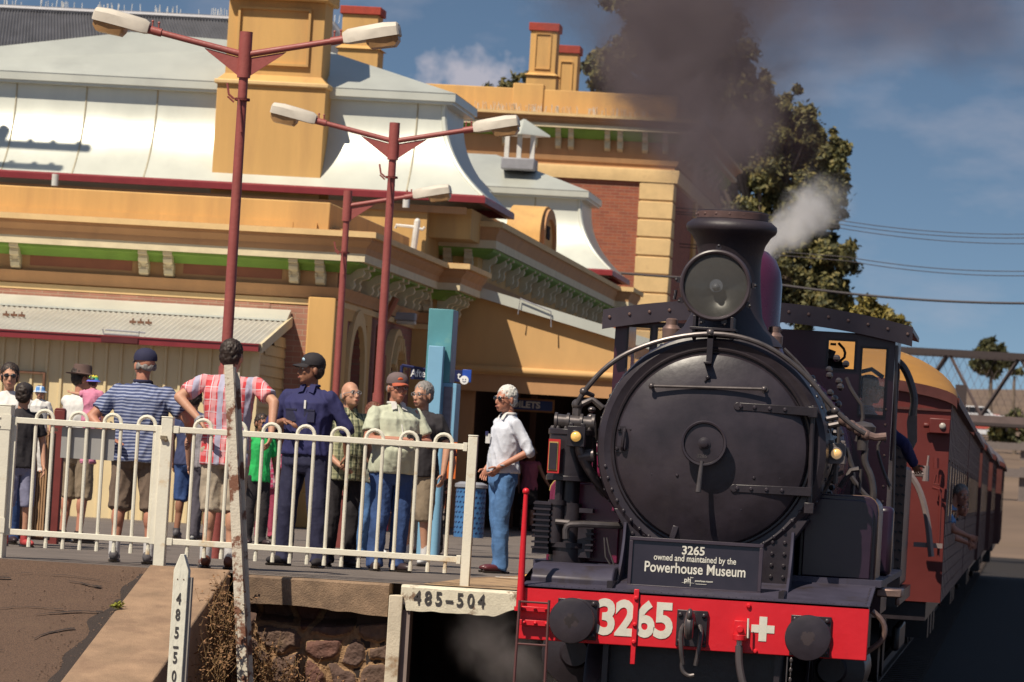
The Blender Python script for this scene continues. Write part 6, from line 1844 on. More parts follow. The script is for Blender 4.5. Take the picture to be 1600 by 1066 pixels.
# fittings of the near end
q = P(1470, 666, 49.95)
mb = MB(); mb.bb(q.x - .12, q.x + .10, 49.88, 50.0, q.z - .08, q.z + .08); mb.cyl((q.x - .18, 49.92, q.z), (q.x - .12, 49.92, q.z), .03, n=8)
o = mb.build('end_lamp', CRED, c1, bevel=.01)
mb = MB(); mb.ell((q.x + .02, 49.87, q.z), (.035, .02, .035), n=12, m=8); mb.build('lens', M('dull_lens', (.40, .36, .32), .2), o)
mb = MB(); mb.tube([P(1463, 716, 49.9), P(1463, 732, 49.9)], .03, 6); mb.tube([P(1462, 742, 49.9), P(1459, 756, 49.9), P(1468, 758, 49.9), P(1470, 742, 49.9)], .012, 6)
mb.tube([P(1457, 762, 49.9), P(1470, 766, 49.9), P(1469, 800, 49.9), P(1466, 870, 49.9)], .014, 6, smooth=1); mb.build('end_pipework', CRED, c1)
mb = MB(); mb.tube([P(1400, 738, 49.4), P(1448, 742, 49.4)], .03, 6); mb.cyl(P(1446, 752, 49.4), P(1447, 728, 49.4), .035, n=8); mb.tube([P(1449, 728, 49.4), P(1451, 712, 49.4)], .012, 6); mb.build('coupling_arm', M('pale_steel', (.26, .20, .19), .5, metal=.3), td)
mb = MB(); mb.tube([P(1408, 730, 49.3), P(1432, 752, 49.3), P(1448, 800, 49.3), P(1455, 870, 49.3)], .035, 6, smooth=2); mb.box(P(1450, 852, 49.35), (.3, .05, .05)); mb.build('curved_rail', M('pale_steel', (.26, .20, .19)), td)
a, b = P(1410, 622, 49.9), P(1484, 650, 49.9)
mb = MB(); mb.bb(CC - HW, CC + HW, 49.975, 49.998, P(1450, 640, 50).z - .012, P(1450, 640, 50).z + .012); mb.build('end_beading', CDRK, c1)
labs = ['second carriage of the train, dark in the shade behind the first', 'third carriage of the train, mid way along the curve', 'fourth carriage of the train, far down the platform', 'last carriage of the train, tiny in the distance under the bridge']
c2_ = carriage(69.6, 19.0, labs[0], False)
for i in range(1, 4):
    c_ = copy_tree(c2_, (CC + .03 * i * i + .02, 69.6 + 9.5 + i * 19.6, -1.34)); c_['label'] = labs[i]

# ============================================================ footbridge
fb = thing('footbridge', 'steel truss footbridge with wire mesh crossing over the tracks', 'bridge', (0, 185, -1.34))
IR = M('bridge_iron', (.14, .10, .095), .8, var=.2, scale=2); IRD = M('bridge_iron_dark', (.05, .036, .036), .8)
YBr = 185
zt1, zt0_ = P(1520, 552, YBr).z, P(1520, 648, YBr).z
xa, xb = -16, 14
for yy in (YBr, YBr + 2.4):
    mb = MB(); mb.bb(xa, xb, yy, yy + .2, zt1 - .14, zt1 + .10); mb.build('top_chord', IRD, fb)
    mb = MB(); mb.bb(xa, xb, yy, yy + .2, zt0_ - .28, zt0_); mb.build('bottom_chord', IR, fb)
    x0 = P(1533, 640, YBr).x
    w_ = P(1594, 560, YBr).x - x0
    k = -8
    while x0 + (k + 1) * w_ < xb:
        s_ = k % 2
        a = (x0 + k * w_, yy + .1, zt0_ if s_ == 0 else zt1); b = (x0 + (k + 1) * w_, yy + .1, zt1 if s_ == 0 else zt0_)
        if a[0] > xa:
            mb = MB(); mb.cyl(a, b, .06, n=4); mb.build('diagonal', IRD if s_ == 0 else IR, fb)
        k += 1
mb = MB()
z = zt0_
for i in range(int((xb - xa) / .3)):
    x = xa + i * .3
    mb.cyl((x, YBr + .3, zt0_), (x + 2.2 * .5, YBr + .3, zt1), .008, n=3, cap=False); mb.cyl((x + 1.1, YBr + .3, zt0_), (x, YBr + .3, zt1), .008, n=3, cap=False)
mb.build('wire_mesh', IR, fb, fix=False)
mb = MB(); mb.bb(xa, xb, YBr, YBr + 2.5, zt0_ - .4, zt0_ - .28); mb.build('deck', IRD, fb)
for x in (-14, 9.5):
    mb = MB(); mb.bb(x, x + .4, YBr + .2, YBr + .6, -1.4, zt0_ - .4); mb.bb(x, x + .4, YBr + 1.8, YBr + 2.2, -1.4, zt0_ - .4); mb.build('pier', IR, fb)
q = P(1500, 638, 182)
sg = thing('railway_signal', 'red railway signal light on a post below the footbridge', 'signal', (q.x, 182, -1.34))
mb = MB(); mb.cyl((q.x, 182.2, -1.34), (q.x, 182.2, q.z), .07, n=8); mb.build('post', IR, sg)
mb = MB(); mb.bb(q.x - .22, q.x + .22, 182, 182.2, q.z - .25, q.z + .9); mb.build('head', IRD, sg)
em_ = bpy.data.materials.new('red_signal_light'); em_.use_nodes = True; b_ = em_.node_tree.nodes['Principled BSDF']; b_.inputs['Base Color'].default_value = (.8, .02, .03, 1); b_.inputs['Emission Color'].default_value = (1, .02, .03, 1); b_.inputs['Emission Strength'].default_value = 2.2
mb = MB(); mb.ell((q.x, 181.95, q.z), (.14, .06, .10), n=12, m=8); mb.build('red_light', em_, sg)

# things on the slope beyond
fm = M('fence_grey', (.16, .13, .12), .8)
for i, (py, Yf, lab) in enumerate(((697, 300, 'upper line of rails of a low fence on the slope beyond the bridge'), (738, 250, 'lower line of rails of a low fence on the slope beyond the bridge'))):
    q = P(1580, py, Yf); mb = MB(); mb.bb(-30, 40, Yf, Yf + .3, q.z - .25, q.z + .2)
    f_ = thing('field_fence', lab, 'fence', (0, Yf, q.z - 1.5)); mb.build('rail', fm, f_)
    for k in range(18):
        mb = MB(); mb.bb(-28 + k * 4, -27.6 + k * 4, Yf + .3, Yf + .5, q.z - 2.4, q.z + .3); mb.build('post', fm, f_)
random.seed(8)
for i, (px, py, col, lab) in enumerate(((1524, 652, (.6, .6, .62), 'silver car farthest left on the road beyond the bridge'), (1545, 664, (.5, .1, .08), 'dark red car on the road beyond the bridge'), (1536, 672, (.65, .66, .7), 'white car lowest on the road beyond the bridge'))):
    Yc_ = 330 + i * 6
    q = P(px, py, Yc_); t = thing('parked_car', lab, 'car', (q.x, Yc_, q.z - .7), 'cars parked beyond the bridge')
    mb = MB(); mb.prism([(-2.1, -.35), (2.1, -.35), (2.1, .15), (1.2, .25), (.7, .75), (-1.1, .75), (-1.7, .25), (-2.1, .2)], 'y', -.85, .85); mb.v = [p + q for p in mb.v]; mb.build('body', M('car_paint_%d' % i, col, .3, coat=.5), t, bevel=.05)
    for sx_ in (-1.3, 1.3):
        mb = MB(); mb.cyl((q.x + sx_, q.y - .88, q.z - .38), (q.x + sx_, q.y + .88, q.z - .38), .32, n=14); mb.build('axle_wheels', BLK, t)
    mb = MB(); mb.prism([(-.95, .3), (1.0, .3), (.62, .68), (-1.0, .68)], 'y', -.87, .87); mb.v = [p + q for p in mb.v]; mb.build('windows', M('window_dark', (.01, .01, .012)), t)

# ============================================================ trees
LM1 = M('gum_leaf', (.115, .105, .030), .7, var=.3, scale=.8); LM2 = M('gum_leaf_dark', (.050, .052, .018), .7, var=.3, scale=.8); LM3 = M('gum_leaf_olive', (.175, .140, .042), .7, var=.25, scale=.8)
BARK = M('gum_bark', (.16, .12, .09), .9, var=.25, scale=3)
def tree(name, label, Y, blobs, trunk, lsz, dens, mats, seed, group=None, rk=1.0):
    random.seed(seed)
    bx = P(trunk[0], trunk[1], Y).x
    t = thing(name, label, 'tree', (bx, Y, -1.4), group)
    s_ = FPX / Y
    mb = MB()
    cs = []
    for (px, py, r) in blobs:
        r = r * rk; c = P(px, py, Y); c.y += random.uniform(-.7, .7) * r / s_; cs.append((c, r / s_))
    for c, r in cs:
        n_ = int(dens * (r * s_) ** 2 / 900)
        subs = []
        for k in range(max(14, int(r * 16))):
            d = V((random.gauss(0, 1), random.gauss(0, 1), random.gauss(0, 1))).normalized()
            subs.append((c + d * r * random.uniform(.2, 1.1), r * random.choice((.14, .2, .26, .34))))
        for k in range(n_):
            sc_, sr = random.choice(subs)
            d = V((random.gauss(0, 1), random.gauss(0, 1), random.gauss(0, 1)))
            d = d * sr * random.uniform(.35, .62)
            p = sc_ + d
            out_ = (p - c).normalized() if (p - c).length > 1e-6 else V((0, 0, 1))
            l = lsz * random.uniform(.6, 1.5)
            nrm = (out_ + V((random.gauss(0, .7), random.gauss(0, .7), random.gauss(0, .7) + .2))).normalized()
            u = nrm.orthogonal().normalized(); u = (Matrix.Rotation(random.uniform(0, 6.28), 3, nrm) @ u)
            v_ = nrm.cross(u)
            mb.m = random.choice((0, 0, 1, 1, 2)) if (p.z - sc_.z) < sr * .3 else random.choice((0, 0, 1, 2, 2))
            mb.add([p - u * l, p + v_ * l * .45 - u * l * .1, p + u * l, p - v_ * l * .45 + u * l * .1], [(0, 1, 2, 3)])
    mb.build('crown', mats, t, fix=False, angle=180)
    mb = MB()
    base = V((bx, Y, -1.5)); fork = P(trunk[2], trunk[3], Y)
    mb.tube([base, base.lerp(fork, .5) + V((.15, 0, 0)), fork], [trunk[4], trunk[4] * .8, trunk[4] * .6], 10, smooth=1)
    for c, r in cs:
        if random.random() < .45:
            mid = fork.lerp(c, .5) + V((random.uniform(-.3, .3), random.uniform(-.3, .3), -.2 * (c - fork).length * .3))
            mb.tube([fork, mid, c], [trunk[4] * .25, trunk[4] * .12, .02], 6, smooth=1)
    mb.build('trunk', BARK, t)
    return t
LM = [LM1, LM2, LM3]
big = [(985, 25, 45), (1035, 0, 50), (1090, 20, 50), (940, 95, 32), (930, 120, 26), (1000, 90, 50), (1060, 80, 50), (1120, 60, 42), (1145, 110, 42), (960, 150, 40), (1020, 160, 48), (1085, 150, 50), (1150, 170, 45), (1030, -50, 60), (1100, -40, 45),
       (1195, 165, 34), (1180, 140, 30), (1060, 215, 45), (1120, 225, 48), (1235, 180, 36), (1265, 205, 34), (1200, 220, 40), (1290, 240, 30), (1248, 255, 40), (1300, 275, 28), (1285, 300, 32), (1180, 280, 42), (1230, 310, 34), (1130, 300, 40), (1270, 335, 26), (1205, 355, 34), (1290, 390, 36), (1255, 400, 28), (1310, 430, 26), (1300, 470, 34), (1160, 360, 36), (1180, 430, 36), (1225, 475, 28), (1265, 480, 30), (1240, 350, 30), (1262, 372, 30), (1230, 400, 30), (1215, 300, 34), (1285, 345, 24), (1300, 320, 20), (1260, 440, 28), (1210, 440, 30), (1170, 330, 34), (1160, 250, 36), (1215, 255, 32), (1300, 255, 20), (1308, 300, 20), (1250, 225, 30), (1275, 270, 30), (1260, 300, 30), (1300, 345, 18), (1305, 400, 24), (1275, 420, 28), (1310, 470, 20), (1200, 395, 30), (1190, 190, 34), (1150, 140, 34), (1170, 215, 34), (1080, 300, 36), (1290, 450, 26), (1240, 480, 26), (1325, 480, 14), (1100, 360, 34), (1320, 455, 16)]
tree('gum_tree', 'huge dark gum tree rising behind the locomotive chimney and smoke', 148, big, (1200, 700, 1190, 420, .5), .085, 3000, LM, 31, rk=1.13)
tree('gum_tree', 'yellow green tree just above the right end of the cab roof', 126, [(1350, 480, 18), (1372, 490, 20), (1395, 500, 18), (1410, 515, 16), (1340, 500, 18), (1375, 515, 20), (1355, 470, 12)], (1370, 700, 1370, 540, .2), .10, 900, [M('yellow_leaf', (.27, .21, .045), .7, var=.25, scale=.8), LM1, LM3], 32)
tree('gum_tree', 'low round tree top showing behind the parapet left of the chimneys', 160, [(765, 143, 13), (785, 136, 13), (805, 130, 15), (825, 126, 14), (790, 148, 16), (820, 145, 16)], (800, 600, 800, 200, .25), .11, 900, LM, 33)
tree('field_tree', 'small dark round tree on the skyline above the footbridge', 420, [(1548, 558, 18), (1535, 562, 13), (1562, 562, 14), (1548, 548, 13), (1548, 572, 14)], (1549, 592, 1549, 575, .25), .34, 2600, [LM2, LM2, LM1], 34, rk=1.35)
tree('field_tree', 'smaller bush on the skyline right of the dark round tree', 430, [(1582, 580, 8), (1592, 583, 7)], (1585, 598, 1585, 588, .2), .35, 500, [LM2, LM1, LM2], 35)
tree('bushes', 'dark bushes on the slope seen under the footbridge', 310, [(1570, 668, 16), (1590, 660, 18), (1605, 670, 18), (1555, 680, 12), (1580, 685, 14), (1600, 688, 14)], (1585, 720, 1585, 690, .2), .30, 620, [LM2, LM1, LM2], 36)
# ============================================================ overhead wires
WIRE = M('wire', (.05, .04, .045), .7)
def wire(label, pts, Y, r):
    mb = MB(); a = P(pts[0][0], pts[0][1], Y); b = P(pts[-1][0], pts[-1][1], Y)
    d = (b - a)
    q_ = [a + d * t + V((0, 0, -.10 * (1 - (2 * t - 1) ** 2) * (0 <= t <= 1))) for t in [i / 30 - .6 for i in range(-30, 90)]]
    mb.tube(q_, r, 5); o = mb.build('overhead_wire', WIRE); tag(o, label, 'wire', 'overhead wires')
wire('thick lowest overhead wire, crossing level with the cab roof', [(1225, 446), (1600, 474)], 112, .030)
for k, (ya, yb) in enumerate(((344, 366), (350, 372), (356, 381))):
    wire('%s overhead wire of the high trio right of the gum tree' % ('highest', 'middle', 'lowest')[k], [(1310, ya), (1600, yb)], 116 + k * .3, .010)
for k, (ya, yb) in enumerate(((402, 424), (408, 431))):
    wire('%s overhead wire of the lower pair right of the gum tree' % ('upper', 'lower')[k], [(1325, ya), (1600, yb)], 118 + k * .3, .011)

# ============================================================ power pole out of frame whose shadow falls on the roof
pp_ = thing('power_pole', 'timber power pole with crossarms left of the station roof', 'pole', (-20.6, 76.0, 0))
mb = MB(); mb.cyl((-20.6, 76, 0), (-20.6, 76, 13.6), .16, .11, n=12); mb.build('shaft', BARK, pp_)
for z in (13.2, 12.2, 11.3):
    mb = MB(); mb.bb(-21.9, -19.0 - (13.2 - z) * .15, 75.85, 75.97, z - .07, z + .07)
    mb.build('crossarm', BARK, pp_)
    for x in (-21.7, -21.1, -20.1, -19.7, -19.25 - (13.2 - z) * .15):
        mb = MB(); mb.cyl((x, 75.9, z + .07), (x, 75.9, z + .22), .05, n=8); mb.build('insulator', WPL, pp_)

# ============================================================ smoke and steam
def cone_volume(name, label, a, b, r0, r1, dens, col, nscale, k=1.6, aniso=.2, soft=.9, absorb=None):
    a, b = V(a), V(b)
    L_ = (b - a).length
    mb = MB(); mb.lathe([(r0 * 1.15, -r0), (r0 * 1.2, 0), (r1 * 1.2, L_), (r1 * .8, L_ + r1 * .5)], (0, 0, 0), (0, 0, 1), 20)
    me_o = mb.build(name, [], origin=(0, 0, 0))
    me_o.location = a
    me_o.rotation_euler = (b - a).to_track_quat('Z', 'Y').to_euler()
    m = bpy.data.materials.new(name); m.use_nodes = True; t = m.node_tree; t.nodes.clear()
    N = t.nodes.new; Lk = t.links.new
    o = N('ShaderNodeOutputMaterial'); pv = N('ShaderNodeVolumePrincipled'); Lk(pv.outputs[0], o.inputs['Volume'])
    pv.inputs['Color'].default_value = (*col, 1); pv.inputs['Anisotropy'].default_value = aniso
    tc_ = N('ShaderNodeTexCoord'); sp = N('ShaderNodeSeparateXYZ'); Lk(tc_.outputs['Object'], sp.inputs[0])
    def mth(op, x, y=None, z=None):
        n = N('ShaderNodeMath'); n.operation = op
        for i, q in enumerate((x, y, z)):
            if q is None: continue
            if isinstance(q, (int, float)): n.inputs[i].default_value = q
            else: Lk(q, n.inputs[i])
        return n.outputs[0]
    no = N('ShaderNodeTexNoise'); no.inputs['Scale'].default_value = nscale; no.inputs['Detail'].default_value = 5; no.inputs['Roughness'].default_value = .55; no.inputs['Distortion'].default_value = .6
    Lk(tc_.outputs['Object'], no.inputs['Vector'])
    rad = mth('SQRT', mth('ADD', mth('MULTIPLY', sp.outputs[0], sp.outputs[0]), mth('MULTIPLY', sp.outputs[1], sp.outputs[1])))
    tt_ = mth('DIVIDE', sp.outputs[2], L_)
    rz_ = mth('MAXIMUM', mth('MULTIPLY_ADD', tt_, r1 - r0, r0), .02)
    f = mth('SUBTRACT', 1.0, mth('DIVIDE', rad, rz_))
    f = mth('MULTIPLY', f, soft)
    f = mth('ADD', f, mth('MULTIPLY', mth('SUBTRACT', no.outputs[0], .52), k))
    # fade at the far end
    e_ = mth('MINIMUM', mth('MULTIPLY', mth('SUBTRACT', 1.08, tt_), 3.0), 1.0)
    f = mth('MULTIPLY', mth('MINIMUM', mth('MAXIMUM', f, 0), 1), mth('MAXIMUM', e_, 0))
    # thinner as it spreads
    sp_ = mth('DIVIDE', r0, rz_)
    edge_ = mth('MINIMUM', mth('MAXIMUM', mth('MULTIPLY', mth('SUBTRACT', 1.18, mth('DIVIDE', rad, rz_)), 2.2), 0), 1)
    st_ = mth('MINIMUM', mth('MAXIMUM', mth('MULTIPLY_ADD', tt_, 6.0, 1.0 if r0 < .5 else .1), 0), 1)
    f = mth('MULTIPLY', mth('MULTIPLY', f, edge_), st_)
    Lk(mth('MULTIPLY', mth('MULTIPLY', f, dens), mth('POWER', sp_, .55)), pv.inputs['Density'])
    me_o.data.materials.append(m)
    return tag(me_o, label, 'smoke', kind='stuff')
cone_volume('chimney_smoke', 'dark brown coal smoke rising from the locomotive chimney', P(1128, 336, 35.75), P(1040, -90, 39.5), .25, 1.30, 9, (.27, .225, .24), 1.3, 3.9)
cone_volume('drifting_smoke', 'thin brown smoke drifting across the sky at top right', P(1080, -20, 40), P(1660, 20, 44), .95, .75, .75, (.30, .22, .23), 1.0, 2.2)
cone_volume('thin_smoke', 'faint smoke trailing down right of the big plume', P(1230, -60, 40), P(1250, 300, 40), .85, .30, .6, (.30, .22, .24), 1.3, 2.0)
cone_volume('safety_valve_steam', 'white steam puff behind the chimney and dome', P(1180, 404, 43.2), P(1296, 304, 44.2), .16, .33, 7.5, (.98, .96, .95), 3.4, 2.4, soft=1.0)
cone_volume('ground_steam', 'pale steam drifting below the platform beside the buffer beam', P(830, 1075, 36.2), P(740, 975, 37.0), .34, .30, 1.1, (.60, .54, .53), 3.6, 3.2)
# ============================================================ people
def skin(name, c): return M(name, c, .55, var=.08, scale=14, bump=.05, bscale=80)
SK1 = skin('skin_fair', (.50, .26, .17)); SK2 = skin('skin_ruddy', (.46, .20, .13)); SK3 = skin('skin_tan', (.30, .135, .08))
EYEW = M('eye_white', (.6, .56, .5), .3); EYED = M('eye_dark', (.02, .015, .012), .2); LIP = M('lips', (.36, .12, .09), .5)
SGL = M('dark_lenses', (.01, .008, .01), .1, coat=1)
def cloth(name, c, var=.08): return M(name, c, .85, var=var, scale=9, bump=.25, bscale=14)

def pattern(name, kind, cols, sc):
    if name in MATS: return MATS[name]
    m = bpy.data.materials.new(name); m.use_nodes = True; t = m.node_tree; b = t.nodes['Principled BSDF']; b.inputs['Roughness'].default_value = .85
    N = t.nodes.new; L = t.links.new
    tc = N('ShaderNodeTexCoord'); sp = N('ShaderNodeSeparateXYZ'); L(tc.outputs['Object'], sp.inputs[0])
    def mth(op, x, y=None):
        n = N('ShaderNodeMath'); n.operation = op
        for i, q in enumerate((x, y)):
            if q is None: continue
            if isinstance(q, (int, float)): n.inputs[i].default_value = q
            else: L(q, n.inputs[i])
        return n.outputs[0]
    nz = N('ShaderNodeTexNoise'); nz.inputs['Scale'].default_value = 5; L(tc.outputs['Object'], nz.inputs['Vector'])
    wob = mth('MULTIPLY', mth('SUBTRACT', nz.outputs[0], .5), .035)
    def band(ax, per, frac, ph=0):
        v_ = mth('ADD', mth('ADD', sp.outputs[ax], wob), ph + 50)
        return mth('LESS_THAN', mth('FRACT', mth('DIVIDE', v_, per)), frac)
    def mix(f, a, bb):
        n = N('ShaderNodeMix'); n.data_type = 'RGBA'
        if isinstance(f, (int, float)): n.inputs[0].default_value = f
        else: L(f, n.inputs[0])
        for i, q in ((6, a), (7, bb)):
            if isinstance(q, tuple): n.inputs[i].default_value = (*q, 1)
            else: L(q, n.inputs[i])
        return n.outputs[2]
    if kind == 'stripe':
        r = mix(band(2, sc, .42), cols[0], cols[1])
    elif kind == 'vstripe':
        r = mix(band(0, sc, .3), cols[0], cols[1])
    else:
        r = mix(band(0, sc, .33), cols[0], cols[1])
        r = mix(mth('MULTIPLY', band(2, sc, .33), .55), r, cols[1])
        r = mix(mth('MULTIPLY', band(0, sc, .10, sc * .6), .8), r, cols[2])
        r = mix(mth('MULTIPLY', band(2, sc, .10, sc * .6), .6), r, cols[2])
    if kind == 'plaid2':
        r = mix(band(0, sc * 2.1, .22, .03), r, cols[3])
    L(r, b.inputs['Base Color'])
    bp = N('ShaderNodeBump'); bp.inputs['Strength'].default_value = .25; bp.inputs['Distance'].default_value = .03
    n2 = N('ShaderNodeTexNoise'); n2.inputs['Scale'].default_value = 11; L(tc.outputs['Object'], n2.inputs['Vector']); L(n2.outputs[0], bp.inputs['Height']); L(bp.outputs[0], b.inputs['Normal'])
    MATS[name] = m
    return m

def remesh(mb, vox, smooth=2, wr=0., seed=0, wsc=(9, 9, 14)):
    me = bpy.data.meshes.new('tmp'); me.from_pydata([tuple(p) for p in mb.v], [], mb.f)
    bm = bmesh.new(); bm.from_mesh(me); bmesh.ops.recalc_face_normals(bm, faces=bm.faces); bm.to_mesh(me); bm.free()
    o = bpy.data.objects.new('tmp', me); COL.objects.link(o)
    r = o.modifiers.new('r', 'REMESH'); r.mode = 'VOXEL'; r.voxel_size = vox; r.adaptivity = 0
    s = o.modifiers.new('s', 'SMOOTH'); s.factor = .5; s.iterations = smooth
    dg = bpy.context.evaluated_depsgraph_get()
    out_ = bpy.data.meshes.new_from_object(o.evaluated_get(dg))
    bpy.data.objects.remove(o); bpy.data.meshes.remove(me)
    if wr:
        nn = [v.normal.copy() for v in out_.vertices]
        for v, n in zip(out_.vertices, nn):
            c = v.co
            d = 1 - 2.2 * abs(noise.noise((c.x * wsc[0] + seed, c.y * wsc[1], c.z * wsc[2] + c.x * 8))) - .3 * abs(noise.noise((c.x * 22 + seed, c.y * 22, c.z * 26)))
            v.co = c + n * d * wr
    return out_
def put(name, me, mat, par):
    me.name = name
    me.materials.clear(); me.materials.append(mat)
    me.polygons.foreach_set('use_smooth', [True] * len(me.polygons))
    o = bpy.data.objects.new(name, me); COL.objects.link(o); o.parent = par; KIDS.setdefault(par.name, []).append(o)
    return o
def putmb(name, mb, mat, par, angle=60):
    me = bpy.data.meshes.new(name); me.from_pydata([tuple(p) for p in mb.v], [], mb.f)
    bm = bmesh.new(); bm.from_mesh(me); bmesh.ops.recalc_face_normals(bm, faces=bm.faces); bm.to_mesh(me); bm.free()
    o = put(name, me, mat, par); me.set_sharp_from_angle(angle=R(angle)); return o
def cap_(mb, a, b, ra, rb, n=12):
    "tapered capsule"
    a, b = V(a), V(b)
    mb.cyl(a, b, ra, rb, n); mb.ell(a, ra, n=n, m=8); mb.ell(b, rb, n=n, m=8)
def loft(mb, secs, n=20):
    "secs: (centre, rx, ry, tilt about x) ellipses stacked"
    vs = []
    for c, rx, ry in secs:
        c = V(c)
        for i in range(n):
            a = 2 * pi * i / n
            # slightly boxy ellipse
            cx_, sy_ = cos(a), sin(a)
            vs.append(c + V((rx * (abs(cx_) ** .85) * (1 if cx_ > 0 else -1), ry * (abs(sy_) ** .9) * (1 if sy_ > 0 else -1), 0)))
    fs = [(k * n + i, k * n + (i + 1) % n, (k + 1) * n + (i + 1) % n, (k + 1) * n + i) for k in range(len(secs) - 1) for i in range(n)]
    fs += [tuple(range(n)), tuple(range((len(secs) - 1) * n, len(secs) * n))]
    mb.add(vs, fs)

def person(label, foot, H, yaw=0, J=None, bw=1.0, belly=0., skinm=SK1, top=None, sleeve='short', bottom=None, legs='long', shoes=None, socks=None, hem=.86, head_yaw=0, head_pitch=0, hair=None, hairstyle='short', hat=None, glasses=None, extras=None, lean=0, female=False, hands=('relaxed', 'relaxed'), collar=None, fem_skirt=False, group=None, belt=None, long_shirt=0):
    g = foot if isinstance(foot, V) else G(*foot)
    t = thing('person', label, 'person', (g.x, g.y, g.z), group, R(yaw))
    S_ = H / 1.75
    D = dict(pel=(0, 0, .95), waist=(0, -.005, 1.08), chest=(0, .0, 1.30), neck=(0, .015, 1.475), head=(0, -.01, 1.63),
             shL=(.178, .0, 1.405), elL=(.245, .03, 1.14), wrL=(.25, -.06, .89), shR=(-.178, .0, 1.405), elR=(-.245, .03, 1.14), wrR=(-.25, -.06, .89),
             hiL=(.09, 0, .92), knL=(.10, -.02, .50), anL=(.11, .03, .09), hiR=(-.09, 0, .92), knR=(-.10, -.02, .50), anR=(-.11, .03, .09))
    if J: D.update(J)
    if lean:
        for k in ('waist', 'chest', 'neck', 'head', 'shL', 'shR', 'elL', 'elR', 'wrL', 'wrR'):
            x, y, z = D[k]
            if J and k in J and k[:2] in ('el', 'wr'): continue
            D[k] = (x, y - (z - .95) * lean, z - (z - .95) * lean * lean * .5)
    D = {k: V(v) for k, v in D.items()}
    for k in ('shL', 'shR', 'hiL', 'hiR'): D[k].x *= (.5 + .5 * bw)
    fl = .9 if female else 1.0
    sc = lambda mb: [setattr(mb, 'v', [p * S_ for p in mb.v]), mb][1]
    hd = D['head']
    HR = Matrix.Translation(hd + V((0, 0, .008))) @ Matrix.Rotation(R(head_yaw), 4, 'Z') @ Matrix.Rotation(R(head_pitch), 4, 'X') @ Matrix.Scale(1.07, 4)
    sd_ = len(label) * 1.37
    # ---- body
    mb = MB()
    mb.x = HR
    mb.ell((0, .012, .028), (.074, .090, .092), n=20, m=12); mb.ell((0, -.022, -.040), (.060, .066, .074), n=18, m=10); mb.ell((0, -.062, -.088), (.030, .026, .024)); mb.ell((0, -.070, .018), (.055, .020, .020))
    mb.ell((.036, -.066, -.022), (.022, .018, .02)); mb.ell((-.036, -.066, -.022), (.022, .018, .02))
    mb.ell((0, -.092, -.022), (.013, .018, .024)); mb.ell((0, -.100, -.036), (.016, .014, .012)); mb.ell((0, -.085, -.066), (.026, .012, .016))
    for s_ in (-1, 1): mb.ell((s_ * .078, .012, -.012), (.010, .022, .034), (0, 0, s_ * .3))
    mb.x = Matrix.Identity(4)
    cap_(mb, D['neck'] - V((0, -.0, .05)), hd + (D['neck'] - hd) * .35 + V((0, .012, 0)), .060 * fl, .054 * fl)
    bb = bw
    by = .5 + .5 * bw
    loft(mb, [(D['pel'] - V((0, 0, .10)), .13 * bb, .10 * by), (D['pel'], .155 * bb, .115 * by), (D['waist'] + V((0, -belly * .4, 0)), .135 * bb, (.10 + belly * .6) * by), (D['chest'], .155 * bb, .115 * by), (D['neck'] - V((0, 0, .07)), .14 * bb, .085), (D['neck'] - V((0, 0, .01)), .06, .055)])
    for s_ in 'LR':
        cap_(mb, D['sh' + s_], D['el' + s_], .050 * by * fl, .040 * by * fl); cap_(mb, D['el' + s_], D['wr' + s_], .040 * by * fl, .026)
        cap_(mb, D['hi' + s_] - V((0, 0, .02)), D['kn' + s_], .082 * by, .054 * by); cap_(mb, D['kn' + s_] + V((0, 0, 0)), D['an' + s_], .050 * by, .034)
        m_ = D['kn' + s_].lerp(D['an' + s_], .3); mb.ell(m_ + V((0, .018, 0)), (.047 * by, .05 * by, .11))
        a = D['an' + s_]; mb.ell(a + V((0, -.02, -.045)), (.030, .05, .03)) if shoes else mb.ell(a + V((0, -.05, -.045)), (.038, .10, .035))
    # palm
    hm = []
    for s_, hp in zip('LR', hands):
        w_, e_ = D['wr' + s_], D['el' + s_]
        d = (w_ - e_).normalized()
        if isinstance(hp, tuple): d = V(hp[0]).normalized()
        sgn = 1 if s_ == 'L' else -1
        side = V((0, -1, 0)) if abs(d.y) < .75 else V((0, 0, -1))
        side = (side - d * side.dot(d)).normalized()      # thumb side
        nrm = d.cross(side).normalized()
        pc = w_ + d * .045
        rot = Matrix((side, nrm, d)).transposed().to_4x4()
        mb.x = Matrix.Translation(pc) @ rot; mb.ell((0, 0, 0), (.040, .016, .050), n=12, m=8); mb.x = Matrix.Identity(4)
        inw = -nrm if (nrm.dot(V((sgn, 0, 0))) > 0) else nrm
        if isinstance(hp, tuple) and len(hp) > 1: inw = V(hp[1]).normalized()
        hm.append((w_, d, side, inw, s_))
    me = remesh(sc(mb), .0095 * S_ if H > 1.2 else .008, 1)
    # fingers, rooted in the palm
    f = MB()
    for w_, d, side, inw, s_ in hm:
        for k, (off, ln) in enumerate(((.028, .068), (.010, .076), (-.009, .070), (-.027, .055))):
            p0 = w_ + d * .075 + side * off
            d1 = (d + inw * .25 + side * off * 3).normalized(); p1 = p0 + d1 * ln * .5
            d2 = (d + inw * .9 + side * off * 3).normalized(); p2 = p1 + d2 * ln * .5
            f.tube([p0, p1, p2], [.0092, .0085, .0066], 6); f.ell(p2, .0066, n=6, m=4)
        p0 = w_ + d * .03 + side * .030; p1 = p0 + (d * .6 + side * .8 + inw * .2).normalized() * .036; p2 = p1 + (d * .9 + side * .25 + inw * .3).normalized() * .030
        f.tube([p0, p1, p2], [.012, .010, .008], 6); f.ell(p2, .008, n=6, m=4)
    sc(f)
    bm = bmesh.new(); bm.from_mesh(me)
    vv = [bm.verts.new(p) for p in f.v]
